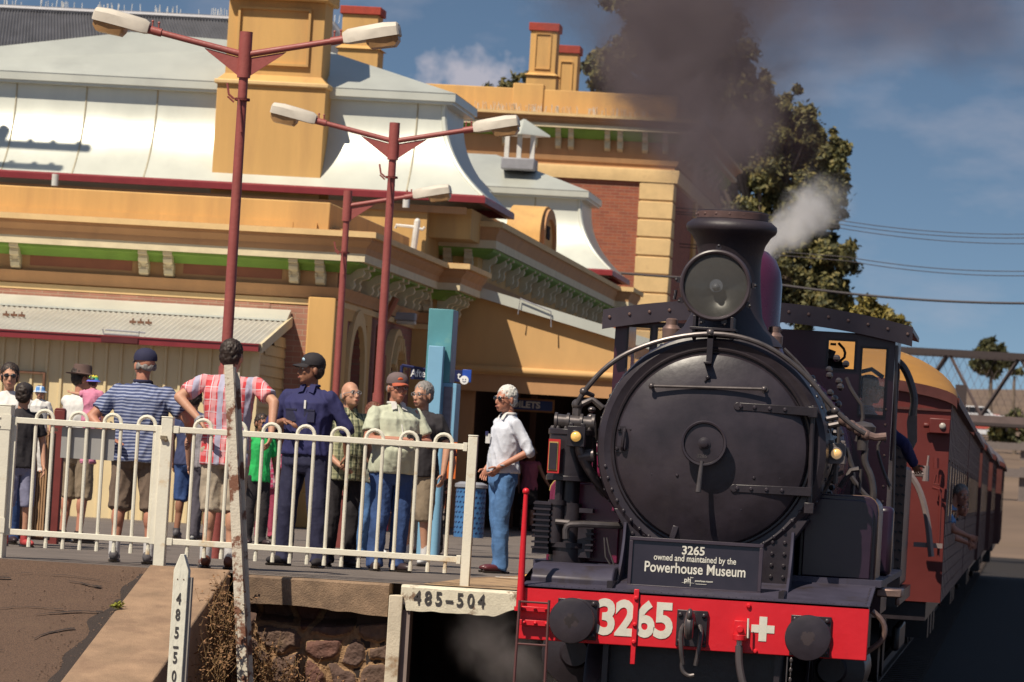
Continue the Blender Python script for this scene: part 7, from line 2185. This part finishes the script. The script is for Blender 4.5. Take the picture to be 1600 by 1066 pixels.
    for q in f.f:
        try: bm.faces.new([vv[i] for i in q])
        except ValueError: pass
    bmesh.ops.recalc_face_normals(bm, faces=bm.faces); bm.to_mesh(me); bm.free()
    body = put('body', me, skinm, t)
    def hmb(): 
        m_ = MB(); m_.x = Matrix.Scale(S_, 4) @ HR; return m_
    # ---- face
    for s_ in (-1, 1):
        m_ = hmb(); m_.ell((s_ * .030, -.0795, .004), (.014, .009, .0085), n=10, m=6); e_ = putmb('eye', m_, EYEW, t)
        m_ = hmb(); m_.ell((s_ * .030, -.0875, .004), (.0065, .003, .0065), n=8, m=6); putmb('iris', m_, EYED, e_)
        m_ = hmb(); m_.ell((s_ * .030, -.0865, .022), (.018, .006, .0042), (0, s_ * .12, 0), n=8, m=4); putmb('eyebrow', m_, hair or EYED, t)
    m_ = hmb(); m_.ell((0, -.0965, -.066), (.022, .006, .0055), n=10, m=6); putmb('mouth', m_, LIP, t)
    # ---- hair
    if hair:
        if hairstyle != 'bald':
            m_ = MB(); m_.x = HR
            m_.ell((0, .022, .042), (.080, .090, .086), n=20, m=12); m_.ell((0, .042, .0), (.077, .062, .075), n=18, m=10)
            if hairstyle == 'long':
                for s_ in (-1, 1): m_.ell((s_ * .065, .035, -.06), (.035, .05, .12))
                m_.ell((0, .06, -.08), (.075, .045, .13))
            if hairstyle == 'tied': m_.ell((0, .09, -.03), (.04, .05, .06)); m_.ell((0, .03, .0), (.086, .07, .085))
            m_.x = Matrix.Identity(4)
            put('hair', remesh(sc(m_), .008, 1, wr=.009, seed=sd_, wsc=(60, 60, 30)), hair, t)
        else:
            m_ = MB(); m_.x = HR
            for s_ in (-1, 1): m_.ell((s_ * .066, .035, -.010), (.013, .040, .030))
            m_.ell((0, .080, -.015), (.055, .018, .030)); m_.x = Matrix.Identity(4)
            put('hair', remesh(sc(m_), .009, 1, wr=.006, seed=sd_, wsc=(40, 40, 25)), hair, t)
    # ---- headgear
    if hat:
        kind, hm_ = hat[0], hat[1]
        bm_ = hat[2] if len(hat) > 2 else hm_
        if kind == 'cap':
            m_ = hmb(); m_.lathe([(.091, -.0), (.093, .02), (.088, .05), (.070, .078), (.035, .096), (0, .100)], (0, .012, .035), (0, 0, 1), 24)
            cp = putmb('cap', m_, hm_, t)
            m_ = hmb(); vs = []
            for i in range(9):
                a = -pi / 2 + (i - 4) * .26
                vs += [(.080 * cos(a), .012 + .085 * sin(a), .045), (.082 * cos(a) * 1.05, .012 + .09 * sin(a) + (-.075 * cos((i - 4) * .26 * 1.1)), .032 - .004 * abs(i - 4)), (.082 * cos(a) * 1.05, .012 + .09 * sin(a) + (-.075 * cos((i - 4) * .26 * 1.1)), .026 - .004 * abs(i - 4)), (.080 * cos(a), .012 + .085 * sin(a), .037)]
            m_.add(vs, [(i * 4 + k, i * 4 + (k + 1) % 4, (i + 1) * 4 + (k + 1) % 4, (i + 1) * 4 + k) for i in range(8) for k in range(4)] + [(0, 1, 2, 3), (32, 35, 34, 33)])
            putmb('peak', m_, bm_, cp)
            if len(hat) > 3:
                m_ = hmb(); m_.ell((hat[4] if len(hat) > 4 else 0, -.072, .072), (.026, .008, .017), (.35, 0, 0), n=14, m=6); putmb('badge', m_, hat[3], cp)
        if kind == 'brim':
            m_ = hmb(); m_.lathe([(.150, -.012), (.155, -.004), (.10, .0), (.090, .012), (.088, .06), (.078, .085), (.04, .088), (0, .080)], (0, .012, .045), (0, 0, 1), 28)
            m_.v = [p for p in m_.v]
            putmb('hat', m_, hm_, t)
        if kind == 'bucket':
            m_ = hmb(); m_.lathe([(.135, -.035), (.137, -.03), (.095, .008), (.092, .04), (.075, .075), (.04, .09), (0, .093)], (0, .012, .035), (0, 0, 1), 28)
            putmb('hat', m_, hm_, t)
        if kind == 'beanie':
            m_ = hmb(); m_.lathe([(.089, -.0), (.092, .03), (.080, .06), (.05, .085), (0, .095)], (0, .012, .03), (0, 0, 1), 24); putmb('knit_cap', m_, hm_, t)
    if glasses:
        m_ = hmb()
        for s_ in (-1, 1):
            if glasses == 'sun': m_.ell((s_ * .031, -.094, .004), (.025, .006, .018), n=14, m=6)
            else:
                m_.tube([(s_ * .031 + .020 * cos(2 * pi * i / 12), -.096, .004 + .014 * sin(2 * pi * i / 12)) for i in range(13)], .0022, 4, cap=False)
            m_.tube([(s_ * .05, -.094, .008), (s_ * .080, -.03, .006), (s_ * .082, .015, .0)], .0028, 4)
        m_.tube([(-.012, -.096, .006), (.012, -.096, .006)], .003, 4)
        putmb('glasses', m_, SGL if glasses == 'sun' else GPL, t)
    # ---- shirt
    if top is not None:
        mb = MB()
        o = .017
        hz_ = hem
        hc = D['pel'] + V((0, 0, hz_ - .95))
        wc = D['waist'] + V((0, -belly * .5, 0))
        loft(mb, [(hc, (.165 if not female else .16) * bb + o, (.125 + belly * .35) * by + o), (D['pel'] + V((0, -belly * .35, .04)), .158 * bb + o, (.118 + belly * .65) * by + o), (wc, (.142 if not female else .128) * bb + o, (.108 + belly * .9) * by + o), (D['chest'] - V((0, 0, .06)), .158 * bb + o, (.12 + belly * .25) * by + o), (D['chest'] + V((0, 0, .06)), .165 * bb + o, .115 * by + o), (D['neck'] - V((0, 0, .06)), .150 * bb + .01, .085 + o), (D['neck'] - V((0, 0, .015)), .085, .07), (D['neck'] + V((0, 0, .015)), .066, .062)])
        for s_ in 'LR':
            sh, el, wr = D['sh' + s_], D['el' + s_], D['wr' + s_]
            mb.ell(sh, .056 * by); cap_(mb, D['neck'] + V((0, .005, -.035)), sh + V((0, 0, -.006)), .050, .053 * by)
            if sleeve == 'short':
                e_ = sh.lerp(el, .72); mb.cyl(sh, e_, .056 * by, .063 * by, 16)
            elif sleeve == 'none': pass
            elif sleeve == 'rolled':
                mb.cyl(sh, el, .056 * by, .052 * by, 16); mb.ell(el, .054 * by); e_ = el.lerp(wr, .12); mb.cyl(el, e_, .054 * by, .056 * by, 16)
            else:
                mb.cyl(sh, el, .056 * by, .050 * by, 16); mb.ell(el, .051 * by); mb.cyl(el, wr, .050 * by, .036 * by, 16)
        sh_ = put('shirt', remesh(sc(mb), .010 * S_, 2, wr=.010, seed=sd_, wsc=(13, 13, 7)), top, t)
        if collar:
            m_ = MB(); n_ = D['neck']
            pts = [(n_.x + .068 * cos(a), n_.y + .062 * sin(a), n_.z + .030) for a in [-pi / 2 + .35 + i * (2 * pi - .7) / 14 for i in range(15)]]
            m_.tube(pts, .013, 6)
            for s_ in (-1, 1):
                m_.add([(n_.x + s_ * .02, n_.y - .066, n_.z + .035), (n_.x + s_ * .070, n_.y - .055, n_.z + .035), (n_.x + s_ * .075, n_.y - .10, n_.z - .035), (n_.x + s_ * .025, n_.y - .098, n_.z - .020)], [(0, 1, 2, 3)])
            putmb('collar', sc(m_), collar, sh_)
            m_ = MB(); m_.tube([V((n_.x, n_.y - .075, n_.z - .01)), D['chest'] + V((0, -.125 * by - belly * .3, 0)), wc + V((0, -.13 * by - belly * .9, 0))], .005, 5, smooth=1)
            putmb('placket', sc(m_), collar, sh_)
    # ---- trousers / shorts / skirt
    if bottom is not None:
        mb = MB()
        loft(mb, [(D['pel'] - V((0, 0, .17)), .115 * bb, .09 * by), (D['pel'] - V((0, 0, .10)), .160 * bb + .008, .125 * by), (D['pel'], .160 * bb + .008, .122 * by + belly * .2), (D['pel'] + V((0, 0, .06)), .148 * bb + .008, .112 * by + belly * .4)])
        for s_ in 'LR':
            hi, kn, an = D['hi' + s_], D['kn' + s_], D['an' + s_]
            mb.ell(hi - V((0, 0, .03)), .095 * by)
            if legs == 'short':
                e_ = hi.lerp(kn, .86); mb.cyl(hi, e_, .098 * by, .090 * by, 16)
            elif legs == 'knee':
                mb.cyl(hi, kn, .098 * by, .082 * by, 16); e_ = kn.lerp(an, .14); mb.ell(kn, .080 * by); mb.cyl(kn, e_, .080 * by, .078 * by, 16)
            else:
                mb.cyl(hi, kn, .096 * by, .072 * by, 16); mb.ell(kn, .073 * by); mb.cyl(kn, an + V((0, 0, -.03)), .072 * by, .066, 16)
                mb.cyl(an + V((0, 0, .06)), an + V((0, -.02, -.05)), .062, .072, 14)
        if fem_skirt: loft(mb, [(D['pel'] - V((0, 0, .40)), .22, .19), (D['pel'] - V((0, 0, .1)), .175, .14), (D['pel'] + V((0, 0, .05)), .14, .11)])
        nm = {'short': 'shorts', 'knee': 'shorts', 'long': 'trousers'}[legs]
        tr = put('skirt' if fem_skirt else nm, remesh(sc(mb), .010 * S_, 2, wr=.010, seed=sd_ + 5, wsc=(12, 12, 5)), bottom, t)
        if belt:
            m_ = MB(); c = D['pel'] + V((0, -belly * .2, .045)); m_.lathe([(.1, -.018), (.158 * bb + .014, -.018), (.158 * bb + .014, .018), (.1, .018)], (0, 0, 0), (0, 0, 1), 32)
            ky = (.116 * by + .018 + belly * .4) / (.158 * bb + .014); m_.v = [V((p.x, p.y * ky, p.z)) + c for p in m_.v]; putmb('belt', sc(m_), belt, t)
    # ---- shoes and socks
    for s_ in 'LR':
        a = D['an' + s_]
        if socks:
            m_ = MB(); m_.lathe([(.040, -.03), (.046, .02), (.047, .10), (.048, .14)], a + V((0, 0, -.03)), (0, 0, 1), 14); putmb('sock', sc(m_), socks, t)
        if shoes:
            fd = V((0, -1, 0)); y_ = .25 * (1 if s_ == 'L' else -1)
            m_ = MB(); m_.x = Matrix.Translation((a.x, a.y, 0)) @ Matrix.Rotation(y_, 4, 'Z')
            m_.ell((0, -.075, .045), (.046, .135, .040), n=16, m=10); m_.ell((0, .01, .06), (.042, .055, .055), n=14, m=8); m_.cyl((0, .0, .05), (0, .0, .12), .043, .045, 14)
            m_.v = [V((p.x, p.y, max(p.z, .012))) for p in m_.v]
            so_ = putmb('shoe', sc(m_), shoes, t)
            m_ = MB(); m_.x = Matrix.Translation((a.x, a.y, 0)) @ Matrix.Rotation(y_, 4, 'Z')
            m_.lathe([(.05, 0), (.053, .006), (.053, .018), (.048, .022)], (0, 0, 0), (0, 0, 1), 24)
            m_.v = [m_.x @ (m_.x.inverted() @ p * 1 if False else V(((m_.x.inverted() @ p).x * .95, (m_.x.inverted() @ p).y * 2.85 - .062, (m_.x.inverted() @ p).z))) for p in m_.v]
            putmb('sole', sc(m_), EYED, so_)
    if extras: extras(t, D, S_, HR, hmb)
    return t

CWHITE = cloth('white_cotton', (.66, .64, .62)); NAVYC = cloth('navy_cloth', (.022, .022, .095)); NAVYP = cloth('navy_trousers', (.020, .020, .055)); BLKC = cloth('black_cloth', (.022, .018, .022))
KHAKI = cloth('khaki', (.25, .19, .13)); SANDC = cloth('sand_shorts', (.42, .35, .27)); JEAN = M('blue_denim', (.075, .17, .36), .85, var=.22, scale=7, bump=.3, bscale=18, col2=(.16, .28, .46), amt=.42, s2=5, hard=.4)
JEAND = M('dark_denim', (.035, .075, .21), .85, var=.2, scale=7, bump=.3, bscale=18, col2=(.07, .14, .30), amt=.40, s2=5, hard=.4)
GREYH = M('grey_hair', (.22, .20, .19), .7, var=.3, scale=40); WHTH = M('white_hair', (.62, .60, .56), .7, var=.12, scale=40); BRNH = M('dark_hair', (.030, .018, .014), .6, var=.3, scale=40); AUBH = M('auburn_hair', (.14, .045, .025), .6, var=.3, scale=40)
LEATH = M('brown_leather', (.14, .04, .02), .35, var=.2, scale=10); DSHOE = M('dark_shoe', (.04, .025, .028), .4); TRAIN = M('trainer_grey', (.12, .11, .12), .6, var=.5, scale=18); WSHOE = M('white_trainer', (.6, .6, .6), .6); SOCK = cloth('white_sock', (.62, .60, .60))

# 1 big man in striped polo seen from behind, left hand on hip, right arm on the gate
person('big man from behind in blue and white striped polo, navy cap and brown shorts', (206, 880), 1.76, yaw=172, bw=1.34, belly=.03, skinm=SK2,
       top=pattern('blue_stripes', 'stripe', [(.050, .068, .165), (.30, .33, .45)], .027), bottom=cloth('brown_shorts', (.17, .12, .09)), legs='knee', shoes=TRAIN, socks=SOCK, hem=.84, head_yaw=40,
       hair=GREYH, hairstyle='bald', hat=('cap', NAVYP), J=dict(elR=(-.43, .04, 1.20), wrR=(-.36, -.22, 1.06), elL=(.40, .10, 1.18), wrL=(.19, .20, 1.02), anL=(.15, .03, .09), anR=(-.15, .03, .09), knL=(.14, -.02, .5), knR=(-.13, -.02, .5)), hands=(((-.9, .1, -.35), (0, 1, 0)), 'relaxed'), collar=NAVYP)
# 2 man in red check leaning on the fence, from behind
PLR = pattern('red_check', 'plaid2', [(.60, .055, .065), (.64, .30, .32), (.66, .56, .60), (.40, .38, .50)], .105)
def watch(t, D, S_, HR, hmb):
    w_, e_ = D['wrL'], D['elL']; d = (w_ - e_).normalized()
    m_ = MB(); m_.lathe([(.030, -.01), (.034, -.01), (.034, .01), (.030, .01)], w_ - d * .03, d, 14); m_.v = [p * S_ for p in m_.v]; putmb('watch', m_, GPL, t)
person('man from behind in red and white check shirt and cream shorts leaning on the fence', (341, 889), 1.88, yaw=180, bw=1.08, skinm=SK1, top=PLR, bottom=SANDC, legs='knee', shoes=LEATH, socks=SOCK, hem=.80, lean=.03,
       hair=BRNH, hairstyle='short', head_yaw=-12, J=dict(elL=(.37, .10, 1.30), wrL=(.17, .19, 1.12), elR=(-.37, .10, 1.30), wrR=(-.38, .20, 1.06), shL=(.20, 0, 1.43), shR=(-.20, 0, 1.43), anL=(.10, .03, .09), anR=(-.09, .03, .09), knL=(.09, -.01, .5), knR=(-.08, -.01, .5)), extras=watch, hands=(((-.5, .3, -.7),), ((.1, .4, -.8),)))
# 3 worker in navy shirt
def uni(t, D, S_, HR, hmb):
    m_ = MB(); by = 1.05
    for s_ in (-1, 1): m_.box(V((s_ * .085, -.150, 1.30)), (.10, .012, .012)); m_.box(V((s_ * .085, -.147, 1.25)), (.10, .010, .10))
    m_.v = [p * S_ for p in m_.v]; putmb('pockets', m_, NAVYP, t)
    m_ = MB(); m_.box(V((.045, -.158, 1.345)), (.018, .008, .07)); m_.v = [p * S_ for p in m_.v]; putmb('pen', m_, CWHITE, t)
BLB = M('pale_blue_badge', (.45, .62, .75), .6)
person('tall man in navy work shirt and trousers with black badge cap, hand across his chest', (468, 886), 1.86, yaw=-20, bw=1.22, belly=.01, skinm=SK3, top=NAVYC, sleeve='rolled', bottom=NAVYP, legs='long', shoes=BLKC, hem=.93,
       hair=BRNH, hat=('cap', BLKC, BLKC, BLB, .02), head_yaw=-42, collar=NAVYC, J=dict(elR=(-.34, -.04, 1.14), wrR=(-.10, -.24, 1.20), elL=(.33, .06, 1.16), wrL=(.30, .14, .96), anL=(.17, .03, .09), anR=(-.17, .03, .09), knL=(.14, -.02, .5), knR=(-.14, -.02, .5)),
       hands=('relaxed', ((.95, -.15, -.18), (0, .4, -1))), extras=uni)
# 4 balding man in green check
def paper(t, D, S_, HR, hmb):
    m_ = MB(); m_.box(V((-.19, .02, .90)), (.10, .015, .17), (0, .1, 0)); m_.v = [p * S_ for p in m_.v]; putmb('folded_paper', m_, CWHITE, t)
person('balding old man in green check shirt looking down beyond the fence', (527, 886), 1.66, yaw=30, bw=1.1, belly=.03, skinm=SK1, top=pattern('green_check', 'plaid', [(.33, .33, .19), (.10, .11, .07), (.50, .48, .32)], .055), bottom=BLKC, legs='long', shoes=DSHOE, hem=.83, lean=.10,
       hair=GREYH, hairstyle='bald', head_yaw=10, head_pitch=-12, glasses='thin', collar=MATS['green_check'], J=dict(elR=(-.27, .02, 1.14), wrR=(-.12, -.22, .96), elL=(.26, .0, 1.12), wrL=(.22, -.18, .95)), extras=paper)
# 5 capped man arms folded with camera
def cam_(t, D, S_, HR, hmb):
    m_ = MB(); c = V((.06, -.30, 1.20)); m_.box(c, (.12, .06, .075)); m_.cyl(c, c + V((0, -.07, 0)), .032, .035, 16); m_.v = [p * S_ for p in m_.v]; putmb('camera', m_, BLKC, t)
person('man in pale green shirt, blue jeans and grey orange cap holding a camera', (603, 893), 1.74, yaw=32, bw=1.22, belly=.07, skinm=SK2, top=cloth('pale_green_shirt', (.50, .52, .40)), bottom=JEAND, legs='long', shoes=DSHOE, hem=.88, belt=LEATH,
       hair=GREYH, hairstyle='bald', hat=('cap', cloth('grey_cap', (.14, .10, .10)), cloth('orange_peak', (.45, .10, .05)), M('cap_orange', (.7, .12, .03)), -.01), glasses='thin', head_yaw=0, collar=CWHITE,
       J=dict(elR=(-.30, -.10, 1.16), wrR=(.0, -.27, 1.18), elL=(.30, -.08, 1.16), wrL=(.11, -.27, 1.17)), hands=(((-.7, -.35, .2),), ((.8, -.3, .1),)), extras=cam_)
# 6 man in black T-shirt
person('grey haired man in black T-shirt and khaki shorts beside the blue totem', (645, 884), 1.74, yaw=-22, bw=1.12, belly=.02, skinm=SK1, top=BLKC, bottom=KHAKI, legs='knee', shoes=WSHOE, socks=SOCK, hem=.86,
       hair=GREYH, glasses='thin', head_yaw=-12, J=dict(elL=(.29, .02, 1.15), wrL=(.30, -.05, .90)))
# 7 old man in white shirt and jeans at the platform end
def pocket(t, D, S_, HR, hmb):
    m_ = MB(); m_.box(V((-.06, -.153, 1.26)), (.08, .012, .09)); m_.v = [p * S_ for p in m_.v]; putmb('shirt_pocket', m_, CWHITE, t)
    m_ = MB(); m_.box(V((-.07, -.162, 1.31)), (.045, .012, .035)); m_.v = [p * S_ for p in m_.v]; putmb('glasses_case', m_, NAVYC, t)
    m_ = MB(); m_.ell(D['wrL'] - (D['wrL'] - D['elL']).normalized() * .03, (.034, .034, .014)); m_.v = [p * S_ for p in m_.v]; putmb('watch', m_, GPL, t)
person('white haired old man in white shirt and blue jeans standing alone by the fence end', (777, 896), 1.73, yaw=-58, bw=.94, belly=.015, skinm=SK2, top=M('white_shirt', (.60, .62, .70), .8, var=.05, scale=8, bump=.3, bscale=12), sleeve='rolled', bottom=JEAN, legs='long', shoes=M('maroon_shoe', (.10, .02, .025), .35), hem=.95, belt=LEATH,
       hair=WHTH, glasses='sun', head_yaw=12, collar=CWHITE, lean=-.02, J=dict(elL=(.27, .13, 1.16), wrL=(.16, -.12, 1.00), elR=(-.27, .10, 1.16), wrR=(-.16, -.10, .98), head=(0, -.035, 1.63), knL=(.07, -.03, .5), knR=(-.07, .0, .5), anL=(.06, .0, .09), anR=(-.06, .06, .09)), hands=(((-.35, -.5, -.7),), ((.2, -.4, -.8),)), extras=pocket)
# 8 woman with sunglasses (far left)
def G2(px, Y): return V((P(px, 800, Y).x, Y, 0))
person('dark haired woman in sunglasses and white top at the left edge', G2(2, 43.2), 1.66, yaw=8, female=True, skinm=SK1, top=CWHITE, sleeve='none', bottom=JEAND, shoes=DSHOE, hair=BRNH, hairstyle='tied', glasses='sun', head_yaw=5,
       J=dict(elL=(.24, -.06, 1.18), wrL=(.22, -.26, 1.15)))
person('boy in black cap and black T-shirt next to the gate hinge', G2(26, 42.4), 1.47, yaw=25, bw=.88, skinm=SK1, top=BLKC, bottom=cloth('grey_blue_shorts', (.20, .20, .30)), legs='knee', shoes=M('red_shoe', (.4, .05, .05), .6), hair=BRNH, hat=('cap', BLKC, BLKC, M('yellow_badge', (.5, .4, .05)), .03), head_yaw=150)
person('small child in blue patterned sun hat held behind the boy', V((P(58, 680, 43.0).x, 43.0, P(58, 740, 43.0).z)), .80, yaw=10, bw=1.0, skinm=SK1, top=CWHITE, bottom=CWHITE, hair=BRNH, hat=('bucket', pattern('blue_floral', 'plaid', [(.10, .25, .55), (.6, .65, .7), (.10, .25, .55)], .05)))
# 9 man in brown hat holding child
person('man in brown wide brimmed hat, white singlet top and khaki shorts', (112, 848), 1.72, yaw=150, bw=1.0, skinm=SK2, top=CWHITE, sleeve='none', bottom=KHAKI, legs='knee', shoes=DSHOE, hair=BRNH, hat=('brim', M('felt_brown', (.11, .065, .055), .85)), head_yaw=-30, head_pitch=4,
       J=dict(elR=(-.24, -.12, 1.16), wrR=(-.16, -.28, 1.18), elL=(.26, -.10, 1.16), wrL=(.10, -.30, 1.15)))
cz_ = P(146, 700, 44.3)
def rb(name):
    m = bpy.data.materials.new(name); m.use_nodes = True; t = m.node_tree; b = t.nodes['Principled BSDF']; N = t.nodes.new; L = t.links.new
    tc = N('ShaderNodeTexCoord'); sp = N('ShaderNodeSeparateXYZ'); L(tc.outputs['Object'], sp.inputs[0]); cr = N('ShaderNodeValToRGB'); mr = N('ShaderNodeMapRange'); L(sp.outputs[2], mr.inputs[0]); mr.inputs[1].default_value = .72; mr.inputs[2].default_value = .845; L(mr.outputs[0], cr.inputs[0])
    e = cr.color_ramp; e.interpolation = 'CONSTANT'
    cols = [(0, (.05, .35, .6)), (.16, (.05, .45, .5)), (.3, (.65, .10, .22)), (.45, (.6, .12, .30)), (.55, (.10, .15, .6)), (.68, (.03, .38, .45)), (.8, (.2, .5, .12)), (.92, (.75, .6, .05))]
    for i, (p_, c) in enumerate(cols):
        x = e.elements[i] if i < 2 else e.elements.new(p_)
        x.position = p_; x.color = (*c, 1)
    L(cr.outputs[0], b.inputs['Base Color']); b.inputs['Roughness'].default_value = .9
    return m
person('toddler in rainbow striped sun hat and pink top held by the brown hatted man', V((cz_.x, 44.1, P(146, 727, 44.1).z)), .84, yaw=160, bw=1.05, skinm=SK1, top=cloth('pink_top', (.62, .22, .34)), bottom=cloth('pink_top', (.6, .2, .3)), hair=BRNH, hat=('bucket', rb('rainbow_bands')), J=dict(elL=(.30, -.02, 1.38), wrL=(.50, -.06, 1.40), elR=(-.26, -.05, 1.2), wrR=(-.2, -.2, 1.1)))
# 10 people behind the red check man
person('dark haired man in navy polo and denim shorts half hidden by the striped polo man', (290, 842), 1.66, yaw=165, bw=1.05, skinm=SK3, top=cloth('navy_polo', (.04, .05, .12)), bottom=JEAND, legs='knee', shoes=TRAIN, hair=BRNH, head_yaw=20)
person('person in cream knitted cap and grey T-shirt, mostly hidden by the red check shirt', (316, 846), 1.62, yaw=170, skinm=SK1, top=pattern('grey_marl', 'plaid', [(.22, .20, .22), (.28, .26, .28), (.2, .19, .2)], .03), bottom=cloth('charcoal_trousers', (.08, .07, .09)), shoes=WSHOE, hair=GREYH, hairstyle='bald', hat=('beanie', pattern('cream_knit', 'stripe', [(.62, .56, .38), (.50, .46, .32)], .02)))
person('boy in bright green T-shirt and dark trousers right of the leaning post', (397, 852), 1.40, yaw=35, bw=.85, skinm=SK3, top=cloth('green_shirt', (.02, .42, .10)), bottom=BLKC, shoes=DSHOE, hair=BRNH, glasses='sun', head_yaw=5)
person('small girl in pink flowered top between the green shirt and the navy shirt', (414, 842), 1.22, yaw=20, bw=.85, female=True, skinm=SK3, top=pattern('pink_floral', 'plaid', [(.60, .06, .16), (.7, .5, .55), (.60, .1, .2)], .06), bottom=cloth('pink_skirt', (.35, .05, .10)), shoes=DSHOE, hair=BRNH, hairstyle='long')
person('auburn haired woman in grey green top and jeans behind the bald man', (571, 872), 1.55, yaw=60, female=True, skinm=SK1, top=cloth('grey_green_top', (.17, .17, .14)), bottom=JEAN, shoes=DSHOE, hair=AUBH, hairstyle='long', J=dict(elL=(.24, -.02, 1.16), wrL=(.15, -.24, 1.05), elR=(-.24, -.02, 1.16), wrR=(-.10, -.25, 1.02)))
person('person whose face shows behind the man in black, beside the totem', (668, 866), 1.56, yaw=-10, skinm=SK2, top=cloth('dull_red_top', (.20, .06, .06)), bottom=BLKC, shoes=DSHOE, hair=BRNH)
person('child in teal striped top low behind the fence near the second lamp post', (588, 866), 1.02, yaw=10, bw=.9, skinm=SK1, top=pattern('teal_stripe', 'stripe', [(.05, .35, .42), (.6, .6, .6)], .05), bottom=cloth('red_shorts', (.35, .04, .06)), legs='knee', shoes=WSHOE, hair=BRNH)
person('girl in straw hat and pink top walking away in the shade under the awning', V((P(823, 820, 79.3).x, 79.3, 0)), 1.40, yaw=165, female=True, bw=1.0, skinm=SK1, top=cloth('pink_shirt', (.45, .13, .20)), sleeve='none', bottom=BLKC, legs='knee', shoes=DSHOE, hair=AUBH, hairstyle='long', hat=('bucket', M('straw', (.28, .18, .10), .9)), fem_skirt=True, J=dict(elR=(-.30, .0, 1.18), wrR=(-.42, -.05, .98)))
# driver leaning at the cab side and passengers at the carriage windows
q = P(1398, 750, 42.6)
person('engine driver in navy overalls leaning his arm out of the cab side', V((-1.40, 43.0, P(1400, 645, 43).z - 1.42)), 1.72, yaw=90, bw=1.1, skinm=SK3, top=NAVYC, sleeve='long', bottom=NAVYP, shoes=DSHOE, hair=BRNH, hat=('cap', BLKC), J=dict(elR=(-.24, -.36, 1.16), wrR=(-.10, -.46, .98), elL=(.28, -.05, 1.16), wrL=(.1, -.1, 1.1)))
zp = P(1512, 770, 56).z
LEANJ = dict(waist=(0, -.06, 1.05), chest=(0, -.24, 1.22), neck=(0, -.36, 1.34), head=(0, -.50, 1.45), shL=(.17, -.30, 1.29), shR=(-.17, -.30, 1.29), elL=(.24, -.42, 1.06), wrL=(.15, -.60, .98), elR=(-.24, -.44, 1.04), wrR=(-.15, -.62, .98))
person('grey haired passenger in pale blue shirt leaning out of the first carriage window', V((-1.15, 55.6, zp - 1.47)), 1.72, yaw=90, skinm=SK2, top=cloth('pale_blue', (.15, .28, .50)), bottom=BLKC, hair=GREYH, J=LEANJ, head_yaw=-60)
person('dark haired passenger with a bare forearm out, just behind the grey haired one', V((-1.15, 59.6, zp - 1.53)), 1.62, yaw=90, skinm=SK2, top=BLKC, bottom=BLKC, hair=BRNH, J=LEANJ, head_yaw=-60)
